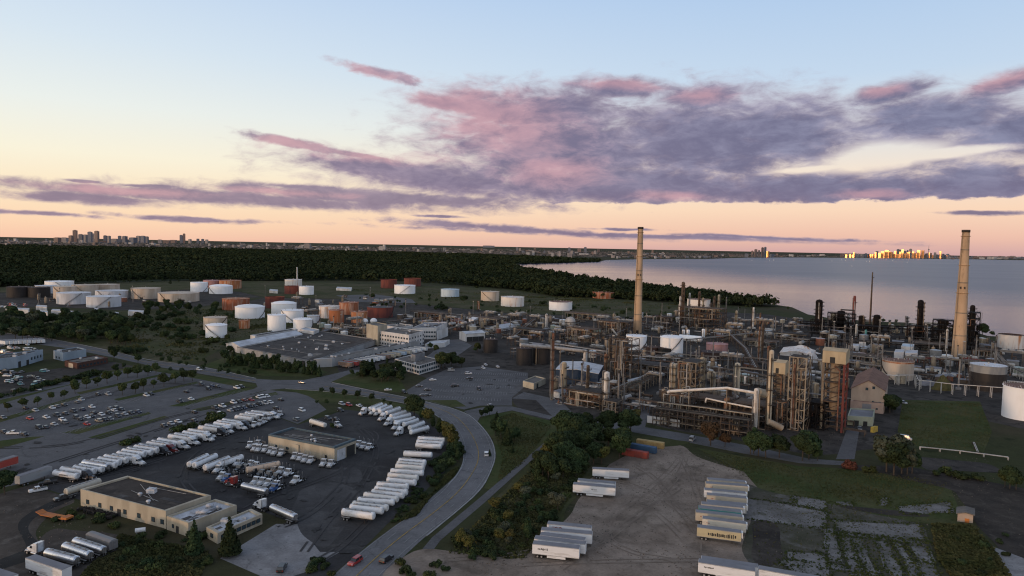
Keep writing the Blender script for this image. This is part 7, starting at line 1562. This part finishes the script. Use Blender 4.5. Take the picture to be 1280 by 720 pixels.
bx((671, 677), (730, 684), 'white box trailer second from the front of the lower left stack'); bx((664, 683.5), (727, 690.5), 'white box trailer with dark lettering, frontmost of the lower left stack', marks=('trim_dark', -5.6, -2.4, 2.4, 3.1, 5, 9))
for i, (a, b, c, d) in enumerate([((888, 603), (927, 606), CRM, 'rearmost cream reefer trailer of the right stack'), ((888, 608), (928, 611), CRM, 'second cream reefer trailer of the right stack'), ((880, 615), (932, 620), WHT, 'long white trailer with green mark in the right stack'), ((887, 622), (929, 626), CRM, 'cream trailer with orange mark below the long white one'), ((887, 631), (929, 635), (.6, .58, .52, 1), 'pale cream trailer above the teal one'),
        ((882, 634.5), (923, 638.5), (.42, .4, .36, 1), 'grey-cream trailer directly behind the teal one'), ((877, 638), (922, 643), (.07, .28, .28, 1), 'teal box trailer in the right stack'), ((876, 644), (921, 649), CRM, 'cream trailer right in front of the teal one'), ((882, 652), (928, 658), (.62, .58, .5, 1), 'pale cream trailer with orange mark near the front of the stack'), ((869, 662), (929, 670), (.46, .40, .25, 1), 'frontmost yellowish trailer covered in dark graffiti')]):
    bx(a, b, d, BR, c, 'cream trailers on the dirt yard', ('red_paint', -5.6, -4.6, 2.6, 3.0, i, 3) if i in (1, 3, 4, 7, 8) else ('trim_dark', -3.5, 5.5, 1.7, 3.1, 33, 16) if i == 9 else ('teal_paint', -6, -3.5, 1.6, 2.4, 2, 3) if i == 2 else None, flip=False)
bx((872, 706), (945, 718), 'white box trailer with dark lettering at the bottom edge', marks=('trim_dark', -5.8, -3.2, 2.7, 3.2, 6, 8)); bx((876, 702), (948, 713), 'white box trailer just behind the one at the bottom edge'); bx((950, 715), (1022, 728), 'white box trailer cut by the bottom edge')
# shipping containers by the thicket
for a, b, c, nm in [((778, 568), (810, 573.5), 'red_paint', 'red'), ((789, 561.5), (820, 567), 'blue_paint', 'blue'), ((796, 556), (830, 561), 'yellow_tan', 'mustard')]:
    A, B = G(*a), G(*b); L = (B-A).length; t = thing('shipping_container', (A+B)/2, f'{nm} shipping container beside the thicket', 'shipping container', 'shipping containers', heading(A, B), False)
    mb = MB(); mb.box(-L/2, L/2, -1.22, 1.22, .15, 2.75)
    k = int(L/.5)
    for i in range(k): x = -L/2+L*(i+.5)/k; mb.box(x-.12, x+.12, -1.28, -1.22, .3, 2.6).box(x-.12, x+.12, 1.22, 1.28, .3, 2.6)
    mb.build('body', c, t); MB().box(L/2, L/2+.05, -1.15, -.02, .25, 2.65).box(L/2, L/2+.05, .02, 1.15, .25, 2.65).build('door', c, t)
    MB().box(-L/2+.02, L/2-.02, -1.2, 1.2, 2.75, 2.78).build('roof', c, t)
# ---- trailers at the warehouse dock
rk = random.Random(17)
for i in range(15):
    t_ = i/14; p = G(427+(521-427)*t_, 458.5+(438.5-458.5)*t_); nv = G(392, 459.5); ang = heading(G(415, 458.5), G(525, 435))+math.pi/2
    cn, c = rk.choice([('white', WHT), ('white', WHT), ('white', WHT), ('red', (.35, .05, .045, 1)), ('pale blue', (.4, .5, .6, 1)), ('cream', CRM), ('brown', (.2, .13, .1, 1))])
    if i in (0, 1): cn, c = [('brown', (.2, .13, .1, 1)), ('red', (.35, .05, .045, 1))][i]
    BX.place('box_trailer', p+Vector((math.cos(ang), math.sin(ang), 0))*-4, ang, f'{cn} box trailer backed to the warehouse dock', 'box trailer', 'trailers at the warehouse dock', False, c, (.85, 1, 1))
for i in range(9):
    p = G(4+i*6, 431.5-.3*i); BX.place('box_trailer', p, heading(p, G(14+i*6, 433)), 'white box trailer far behind the pale blue sheds', 'box trailer', 'trailers in the far left yard', False, WHT, (.8, 1, 1))
# ------------------------------------------------------------------ trees, shrubs
def crown_V(rg, lobes, n, size):
    """loose leaf sprays through several lobes: (x, y, z, rx, rz)"""
    w = np.array([l[3]**2*l[4] for l in lobes]); w = w/w.sum(); idx = rg.choice(len(lobes), n, p=w); L = np.array(lobes)[idx]
    d = rg.normal(0, 1, (n, 3)); d /= np.linalg.norm(d, axis=1, keepdims=True); rad = rg.uniform(0.35, 1.0, n)**.45
    c = L[:, :3]+d*rad[:, None]*np.stack([L[:, 3], L[:, 3], L[:, 4]], 1)
    nn = d+rg.normal(0, .55, (n, 3))+np.array([0, 0, .3]); nn /= np.linalg.norm(nn, axis=1, keepdims=True)
    a = np.cross(nn, rg.normal(0, 1, (n, 3))); a /= np.linalg.norm(a, axis=1, keepdims=True); b = np.cross(nn, a); k = (size*rg.uniform(.6, 1.35, n))[:, None]
    return np.stack([c-a*k-b*k*.6, c+a*k*.8-b*k*.9, c+a*k+b*k*.7, c-a*k*.7+b*k], 1).reshape(-1, 3)
def trunk_mb(rg, h, r, limbs, spread, top=.75):
    mb = MB(); p = Vector((0, 0, 0)); q = Vector((rg.uniform(-.15, .15), rg.uniform(-.15, .15), h*.4)); e = Vector((rg.uniform(-.3, .3), rg.uniform(-.3, .3), h*top))
    mb.tube(p, q, r, r*.75, 8); mb.tube(q, e, r*.75, r*.2, 7)
    for i in range(limbs):
        a = i*2.4+rg.uniform(0, .6); s = q.lerp(e, rg.uniform(0, .7)); t = s+Vector((math.cos(a)*spread*rg.uniform(.4, .75), math.sin(a)*spread*rg.uniform(.4, .75), h*rg.uniform(.12, .28))); mb.tube(s, t, r*.42, r*.1, 5)
    return mb
TREES = {}
def mk_tree(key, m, h, R_, n, size, kind='round', seed=0):
    n, size = int(n*2.3), size*.64
    rg = np.random.default_rng(seed+100); rr_ = random.Random(seed); P = Proto()
    if kind == 'round':
        lobes = [(0, 0, h*.62, R_*.72, h*.28)]
        for i in range(7): a = i*.9+rr_.uniform(0, .6); q = R_*rr_.uniform(.4, .66); lobes.append((q*math.cos(a), q*math.sin(a), h*rr_.uniform(.42, .82), R_*rr_.uniform(.3, .5), h*rr_.uniform(.1, .18)))
        P.add('trunk', trunk_mb(rr_, h, max(.1, h*.022), 6, R_), 'bark')
    elif kind == 'tall':
        lobes = [(rr_.uniform(-.15, .15)*R_, rr_.uniform(-.15, .15)*R_, h*z, R_*s, h*.13) for z, s in ((.25, .75), (.4, .95), (.55, .9), (.7, .75), (.85, .5))]; P.add('trunk', trunk_mb(rr_, h, h*.02, 6, R_*.7), 'bark')
    elif kind == 'cone':
        lobes = [(0, 0, h*z, R_*(1.02-z)**.9, h*.055) for z in np.linspace(.1, .95, 11)]; P.add('trunk', MB().cyl(0, 0, 0, h*.9, h*.02, h*.004, 7), 'bark')
    else:
        lobes = [(R_*rr_.uniform(-.6, .6), R_*rr_.uniform(-.6, .6), h*rr_.uniform(.25, .6), R_*rr_.uniform(.35, .6), h*rr_.uniform(.25, .42)) for i in range(6)]; mb = MB()
        for i in range(6): a = i; mb.tube((0, 0, 0), (R_*.5*math.cos(a), R_*.5*math.sin(a), h*.6), .06, .02, 4)
        P.add('stem', mb, 'bark')
    me = leaf_mesh('crown', crown_V(rg, lobes, n, size), m); P.parts.append(['crown', me, []])
    TREES.setdefault(key, []).append(P)
for s in range(3):
    mk_tree('lot', 'leaf_green', 5.5, 2.1, 330, .34, 'round', s); mk_tree('street', 'leaf_dark', 7, 2.6, 520, .38, 'round', 10+s); mk_tree('big', 'leaf_dark', 13, 5.2, 1500, .58, 'round', 20+s); mk_tree('bigg', 'leaf_green', 11, 4.4, 1200, .52, 'round', 30+s)
    mk_tree('tall', 'leaf_dark', 14, 2.6, 1000, .45, 'tall', 40+s); mk_tree('spruce', 'leaf_dark', 10, 2.9, 1000, .42, 'cone', 50+s); mk_tree('bush', 'leaf_green', 2.4, 2.2, 260, .32, 'bush', 60+s); mk_tree('dbush', 'leaf_dark', 2.8, 2.5, 300, .34, 'bush', 65+s)
    mk_tree('yellow', 'leaf_yellow', 8, 3.4, 800, .45, 'round', 70+s); mk_tree('brown', 'leaf_brown', 7.5, 3, 700, .42, 'round', 80+s); mk_tree('grey', 'leaf_grey', 7, 3.2, 700, .42, 'round', 90+s)
mk_tree('redbush', 'leaf_red', 3.4, 2.8, 420, .35, 'bush', 77)
TD = {'lot': ('small thin-crowned tree', 'tree'), 'street': ('dark rounded street tree', 'tree'), 'big': ('large dark broadleaf tree', 'tree'), 'bigg': ('mid-green broadleaf tree', 'tree'), 'tall': ('tall narrow dark tree', 'tree'), 'spruce': ('dark conical spruce', 'conifer'), 'bush': ('low green bush', 'bush'), 'dbush': ('low dark bush', 'bush'),
      'yellow': ('yellow-green tree', 'tree'), 'brown': ('autumn brown tree', 'tree'), 'grey': ('grey-green willowy tree', 'tree'), 'redbush': ('russet red bush', 'bush')}
NAMES = {'spruce': 'spruce_tree', 'bush': 'bush', 'dbush': 'bush', 'redbush': 'bush', 'tall': 'narrow_tree', 'lot': 'young_tree'}
rt = random.Random(31)
def tree(key, x, y, hpx=None, where=True, group=None, sc=1.0, p=None):
    p = p or G(x, y); P = rt.choice(TREES[key]); base = {'lot': 5.5, 'street': 7, 'big': 13, 'bigg': 11, 'tall': 14, 'spruce': 10, 'bush': 2.4, 'dbush': 2.8, 'yellow': 8, 'brown': 7.5, 'grey': 7, 'redbush': 3.4}[key]
    s = (hpx*MPP(x, y)/base if hpx else sc)*rt.uniform(.92, 1.08)
    d, c = TD[key]; PLANTS.append((h_of(base*s, p), P, key, p, rt.uniform(0, 6.28), d, c, group or f'{c}s of the scene', where, (s*rt.uniform(.9, 1.12), s*rt.uniform(.9, 1.12), s)))
PLANTS = []
def h_of(h, p): return h/max(1, p.length)
def plant_all():
    """the largest 280 of a kind stand as things, what is left over is one mass of shrubs"""
    n = {}; left = []
    for sz, P, key, p, rz, d, c, gr, wh, sc in sorted(PLANTS, key=lambda t: -t[0]):
        nm = NAMES.get(key, 'broadleaf_tree'); n[nm] = n.get(nm, 0)+1
        if n[nm] <= 280: P.place(nm, p, rz, d, c, gr, wh, None, sc)
        else: left.append((P, p, rz, sc))
    Vs_ = []
    for P, p, rz, sc in left:
        me = P.parts[-1][1]; co = np.empty(len(me.vertices)*3, np.float32); me.vertices.foreach_get('co', co); co = co.reshape(-1, 3)*np.array(sc); c_, s_ = math.cos(rz), math.sin(rz)
        k = co.reshape(-1, 4, 3)[::3]; co = k.reshape(-1, 3)
        Vs_.append(np.stack([co[:, 0]*c_-co[:, 1]*s_+p.x, co[:, 0]*s_+co[:, 1]*c_+p.y, co[:, 2]], 1))
    if Vs_: o = bpy.data.objects.new('shrubbery', leaf_mesh('shrubbery', np.concatenate(Vs_), 'leaf_dark')); COL.objects.link(o); o['kind'] = 'stuff'
W1 = 'on the car park islands'
for x, y in [(10, 512.5), (29, 509), (47, 505), (64, 499), (80, 496.5), (94, 490), (93, 483.5), (108, 483.5), (122, 480.5), (134, 477.5), (147, 473), (160, 470), (171.5, 470), (185, 468), (195, 464.5), (153, 492), (169, 490), (179, 486), (192, 483), (205, 481.5), (219, 476.5), (230, 474.5), (240.5, 474)]:
    tree('lot', x, y+2, rt.uniform(12, 17), W1, 'young trees on the car park islands')
for x, y, h in [(142.5, 451, 20), (172.5, 454, 13), (202.5, 454, 10), (212, 455, 10), (225, 458, 9), (233.5, 459, 9), (253.5, 465, 11), (275, 468, 10), (285.5, 470, 10), (297.5, 471, 10), (144, 466, 12), (155, 461, 9), (213, 466, 8), (227, 468, 9), (194, 463, 7)]: tree('street', x, y, h, 'along the main road', 'street trees along the road')
for x, y, h in [(402, 492, 10), (415.5, 493.5, 11), (431, 496, 11), (447, 498, 13), (464.5, 501, 12), (479.5, 504, 8), (488, 507, 7), (408, 506, 9), (396, 505, 7)]: tree('street', x, y+1, h, 'on the lawn before the junction', 'street trees along the road')
tree('big', 517.5, 522, 34, 'at the top corner of the truck yard')
for x, y, h in [(527, 524, 16), (535, 530, 20), (541, 535, 18), (549, 543, 22), (557, 545, 20), (561, 556, 28), (566, 560, 22), (570, 568, 20), (572, 577, 18)]: tree('tall' if rt.random() < .6 else 'yellow', x, y, h, 'in the hedge inside the bend', 'hedge trees inside the bend')
for i in range(50):
    t_ = rt.random(); x = 572-t_*75+rt.uniform(-12, 2)+(6 if t_ < .2 else 0); y = 575+t_*78+rt.uniform(-10, 6)
    if t_ < .35: y -= 10
    tree(rt.choice(['bush', 'dbush', 'dbush']), x, y, rt.uniform(5, 11)*(1.2-t_*.7), 'on the bank inside the bend', 'bushes on the bank inside the bend')
# spruces before the warehouse
for i in range(24): t_ = i/23; tree('spruce' if i % 3 else 'street', 281+(400-281)*t_+rt.uniform(-1, 1), 454+(470-454)*t_+rt.uniform(-1.5, 1.5), rt.uniform(14, 20), 'in the row before the warehouse', 'spruces before the warehouse')
for i in range(24): tree(rt.choice(['street', 'big', 'spruce']), rt.uniform(452, 506), rt.uniform(466, 480), rt.uniform(13, 21), 'in the clump before the glass-fronted office', 'trees by the office')
for x, y, h in [(552, 461, 22), (556, 460, 20), (564, 457, 20), (570, 459, 16), (577, 459, 14), (545, 441, 12), (538, 437, 10), (597, 440, 14), (594, 441, 9), (440, 470, 9), (447, 472, 8)]: tree(rt.choice(['big', 'bigg']), x, y, h, True, 'trees by the office')
tree('yellow', 415, 537, 9, 'alone in the truck yard beside a white tank truck')
# big left wood and scrub
for i in range(210):
    x = rt.uniform(-8, 165); y = rt.uniform(398, 430)+max(0, (x-60)*.06)
    if y > 423+x*.06 or (x > 122 and y < 408): continue
    tree(rt.choices(['big', 'bigg', 'street', 'grey'], [5, 3, 3, 1])[0], x, y, rt.uniform(10, 19), 'in the wood beside the main road', 'trees of the roadside wood')
for i in range(90):
    x = rt.uniform(120, 300); y = rt.uniform(391, 402)+(x-120)*rt.uniform(0, .32)
    if y > 446: continue
    tree(rt.choices(['bush', 'dbush', 'street', 'bigg'], [4, 5, 2, 1])[0], x, y, rt.uniform(4, 9), 'in the scrub field north of the road', 'scrub of the north field')
for i in range(30): tree(rt.choice(['big', 'street', 'bigg']), rt.uniform(180, 272), rt.uniform(385, 398), rt.uniform(9, 15), 'in the copse below the low beige tank', 'trees of the small copse')
for i in range(30): t_ = rt.random(); tree(rt.choice(['dbush', 'street']), 140+t_*180+rt.uniform(-4, 4), 437+t_*32+rt.uniform(-5, 2), rt.uniform(4, 8), 'along the far side of the main road', 'roadside bushes')
for i in range(16): t_ = i/15; tree(rt.choice(['dbush', 'bush']), -2+t_*130, 500-t_*32-2+rt.uniform(-1.5, 1.5), rt.uniform(5, 9), 'between the car park and the pale yard', 'bushes of the car park edge')
for i in range(26): tree(rt.choice(['dbush', 'bush', 'bush']), rt.uniform(155, 275), 0, rt.uniform(5, 9), 'behind the long left tanker row', 'bushes behind the tanker row') if False else None
for x, y, h in [(160, 556, 9), (166, 553.5, 8), (172, 552, 8), (220, 540, 9), (226, 538, 9), (238, 536, 9), (243, 534, 8), (268, 526, 12), (272, 524, 10), (255, 531, 7)]: tree('bush', x, y, h, 'behind the long left tanker row', 'bushes behind the tanker row')
# meadow edge scrub
for i in range(80): x = rt.uniform(440, 860); tree(rt.choice(['dbush', 'street', 'bush', 'bigg']), x, 372+(x-440)*.045+rt.uniform(-4, 14), rt.uniform(3, 7), 'on the meadow before the far forest', 'scrub of the tank meadow')
# thicket in the middle
th_poly = [(600, 700), (560, 690), (600, 655), (650, 610), (690, 560), (704, 548), (720, 538), (790, 541), (806, 548), (792, 560), (780, 572), (735, 592), (712, 620), (690, 650), (660, 690), (640, 697)]
k = 0
while k < 120:
    x, y = rt.uniform(560, 810), rt.uniform(535, 698)
    if not in_poly((x, y), th_poly): continue
    up = y < 600
    if not up and rt.random() < .4: continue
    k += 1
    key = rt.choices(['big', 'bigg', 'street', 'yellow', 'bush', 'dbush', 'grey', 'tall'], [6, 4, 3, 1, 2, 3, .8, 1.5] if up else [.3, .5, .6, .9, 6, 7, 1.2, .1])[0]
    h = {'big': (28, 42), 'bigg': (24, 35), 'street': (14, 22), 'yellow': (16, 24), 'bush': (5, 9), 'dbush': (6, 11), 'grey': (12, 18), 'tall': (24, 34)}[key]
    tree(key, x, y, rt.uniform(*h), 'in the thicket left of the dirt yard', 'plants of the thicket')
tree('big', 706, 556, 46, 'tallest, at the thicket left end'); tree('big', 733, 535, 22, 'alone at the foot of the thick white column'); tree('yellow', 788, 540, 30, 'bright, at the thicket right end'); tree('grey', 697, 640, 28, 'pale, on the dirt yard edge')
for i in range(24):
    x = rt.uniform(585, 700); y = 700-(x-560)*.9+rt.uniform(8, 40)
    if y < 700: tree(rt.choice(['bush', 'dbush', 'bush']), x, y, rt.uniform(4, 9), 'on the slope between footpath and dirt yard', 'bushes of the slope')
for x, y, h in [(619, 545, 24), (626, 548, 26), (634, 556, 26), (643, 552, 18), (602, 522, 12), (607, 521, 14), (612, 519, 14), (621, 523, 11), (640, 566, 12), (612, 570, 9), (680, 520, 0)]:
    if h: tree(rt.choice(['big', 'street', 'spruce']), x, y, h, 'on the lawn outside the bend', 'trees outside the bend')
# along the plant front road
for key, x, y, h in [('brown', 888, 557, 26), ('brown', 906, 559, 18), ('big', 938, 568, 26), ('big', 948, 570, 36), ('street', 957, 572, 22), ('big', 974, 572, 26), ('tall', 942, 567, 30), ('big', 1003, 576, 38), ('big', 1011, 574, 32), ('redbush', 1061, 586, 13), ('grey', 1108, 590, 40), ('big', 1117, 594, 36), ('grey', 1127, 592, 40), ('big', 1140, 592, 32), ('grey', 1134, 593, 30),
                     ('big', 1262, 611, 26), ('bigg', 1256, 609, 22), ('big', 1270, 612, 20), ('bush', 1180, 590, 8), ('dbush', 1170, 594, 8), ('dbush', 1192, 596, 8), ('dbush', 1204, 598, 8), ('dbush', 1222, 600, 7), ('dbush', 1113, 512, 16), ('big', 1112, 516, 26), ('big', 1116, 514, 22), ('bush', 1085, 590, 8), ('street', 1022, 576, 14)]: tree(key, x, y, h*(rt.uniform(.85, 1.35) if y > 550 else 1), True)
for x, y, h in [(1228, 419, 16), (1232, 420, 12), (1240, 421, 8), (1096, 403, 6), (1104, 404, 7), (1112, 405, 6), (1120, 405, 7), (1200, 413, 8), (1192, 412, 7), (1210, 414, 7), (985, 388, 6), (1160, 409, 6)]: tree(rt.choice(['big', 'street']), x, y, h, 'on the lake shore', 'trees on the lake shore')
# near spruces by the depot, weeds in front
tree('spruce', 243, 692, 46, 'left of two before the white annex'); tree('spruce', 287.5, 694, 50, 'right of two beside the front office'); tree('big', 6, 618, 34, 'at the left edge by the dark track')
for i in range(34): tree(rt.choice(['bush', 'dbush', 'dbush']), rt.uniform(150, 262), rt.uniform(672, 718), rt.uniform(5, 11), 'on the weedy bank before the depot', 'bushes before the depot')
for i in range(10): tree(rt.choice(['bush', 'dbush']), rt.uniform(70, 160), rt.uniform(642, 662), rt.uniform(5, 9), 'on the rough grass before the depot', 'bushes before the depot')
for i in range(8): tree(rt.choice(['bush', 'dbush']), rt.uniform(384, 420), rt.uniform(700, 722), rt.uniform(5, 9), 'on the grass corner by the lower road', 'bushes by the lower road')
for i in range(10): tree(rt.choice(['bush', 'dbush']), rt.uniform(500, 560), rt.uniform(706, 722), rt.uniform(6, 10), 'at the bottom edge by the yard entrance', 'bushes by the lower road')
for i in range(8): tree('dbush', rt.uniform(1195, 1260), rt.uniform(665, 720), rt.uniform(5, 9), 'on the rough meadow by the green fence', 'bushes by the green fence')
plant_all()
# ---- rough grass and weeds as loose blades: one mass per ground
def weeds(name, polys, n, hh, m, seed):
    rg = random.Random(seed); Vv = []
    for poly in polys:
        W = [tuple(G(*p)[:2]) for p in poly]; x0, x1 = min(p[0] for p in W), max(p[0] for p in W); y0, y1 = min(p[1] for p in W), max(p[1] for p in W); k = tr = 0
        cl = [(rg.uniform(x0, x1), rg.uniform(y0, y1), rg.uniform(3, 14)) for i in range(40)]
        while k < n and tr < n*8:
            tr += 1; c = rg.choice(cl); p = (rg.gauss(c[0], c[2]), rg.gauss(c[1], c[2])) if rg.random() < .75 else (rg.uniform(x0, x1), rg.uniform(y0, y1))
            if not in_poly(p, W): continue
            k += 1; a = rg.uniform(0, 6.28); h = hh*rg.uniform(.4, 1.3); w = h*.8; cx, sx = math.cos(a)*w, math.sin(a)*w; lx, ly = rg.uniform(-.5, .5)*h, rg.uniform(-.5, .5)*h
            Vv += [(p[0]-cx, p[1]-sx, .02), (p[0]+cx, p[1]+sx, .02), (p[0]+cx*.6+lx, p[1]+sx*.6+ly, h), (p[0]-cx*.6+lx, p[1]-sx*.6+ly, h*.8)]
    o = bpy.data.objects.new(name, leaf_mesh(name, np.array(Vv), m)); COL.objects.link(o); o['kind'] = 'stuff'
weeds('rough_grass', [[(560, 692), (600, 650), (690, 560), (740, 580), (700, 640), (655, 700)], [(520, 645), (560, 592), (573, 584), (568, 594), (542, 616), (500, 652)], [(150, 668), (260, 690), (250, 722), (100, 722)], [(1164, 655), (1215, 656), (1245, 690), (1265, 722), (1190, 722), (1172, 700)]], 7000, .6, 'weed_leaf', 1)
weeds('field_grass', [[(870, 562), (1000, 585), (1100, 590), (1185, 604), (1160, 640), (960, 612)], [(1128, 502), (1225, 504), (1240, 540), (1230, 565), (1150, 560), (1122, 540)], [(612, 526), (640, 516), (690, 532), (655, 578), (622, 604), (628, 572)]], 7000, .3, 'weed_leaf', 2)
weeds('slab_weeds', [[(960, 610), (1165, 650), (1170, 722), (960, 722), (930, 660)]], 1500, .3, 'weed_leaf', 3)
weeds('scrub_grass', [[(120, 392), (300, 385), (400, 398), (280, 430), (245, 452), (140, 436)], [(440, 362), (640, 366), (860, 382), (790, 392), (640, 388)]], 7000, .9, 'weed_leaf', 4)

# weeds along the edges of the slabs, and stones strewn over dirt and rubble
rg = random.Random(41); Vv = []
for pl in SLABS:
    for a_, b_ in zip(pl, pl[1:]+pl[:1]):
        A, B = G(*a_), G(*b_)
        for k in range(int((B-A).length*5)):
            p = A.lerp(B, rg.random()); p = (p.x+rg.gauss(0, .7), p.y+rg.gauss(0, .7)); a = rg.uniform(0, 6.28); h = rg.uniform(.15, .6); w = h*.8; cx, sx = math.cos(a)*w, math.sin(a)*w
            Vv += [(p[0]-cx, p[1]-sx, .02), (p[0]+cx, p[1]+sx, .02), (p[0]+cx*.6, p[1]+sx*.6, h), (p[0]-cx*.6, p[1]-sx*.6, h*.8)]
o = bpy.data.objects.new('joint_weeds', leaf_mesh('joint_weeds', np.array(Vv), 'leaf_green')); COL.objects.link(o); o['kind'] = 'stuff'
mb = MB()
for poly, n in (([(540, 690), (650, 700), (700, 655), (735, 600), (800, 562), (860, 560), (930, 592), (945, 640), (930, 690), (960, 720), (560, 720)], 5200), ([(960, 612), (1160, 655), (1168, 720), (960, 720)], 2200), ([(0, 640), (60, 604), (100, 626), (150, 690), (100, 720), (0, 720)], 500), ([(1140, 560), (1240, 575), (1280, 640), (1280, 720), (1210, 640)], 500), ([(690, 500), (1050, 540), (1050, 575), (800, 530)], 1800)):
    W = [tuple(G(*p)[:2]) for p in poly]; x0, x1 = min(p[0] for p in W), max(p[0] for p in W); y0, y1 = min(p[1] for p in W), max(p[1] for p in W); k = 0
    cl = [(rg.uniform(x0, x1), rg.uniform(y0, y1), rg.uniform(2, 10)) for _ in range(45)]
    while k < n:
        q = rg.choice(cl); p = (rg.gauss(q[0], q[2]), rg.gauss(q[1], q[2])) if rg.random() < .6 else (rg.uniform(x0, x1), rg.uniform(y0, y1)); k += .25
        if not in_poly(p, W): continue
        k += .75; s = .09+.3*rg.random()**3; a = rg.uniform(0, 6.3); v = [(p[0]+s*math.cos(a+j*2.09), p[1]+s*math.sin(a+j*2.09), .02) for j in range(3)]+[(p[0], p[1], .02+s*rg.uniform(.5, 1.1))]; mb._add(v, [(0, 1, 3), (1, 2, 3), (2, 0, 3)])
stuff('gravel', mb, 'stone')
finish_labels()
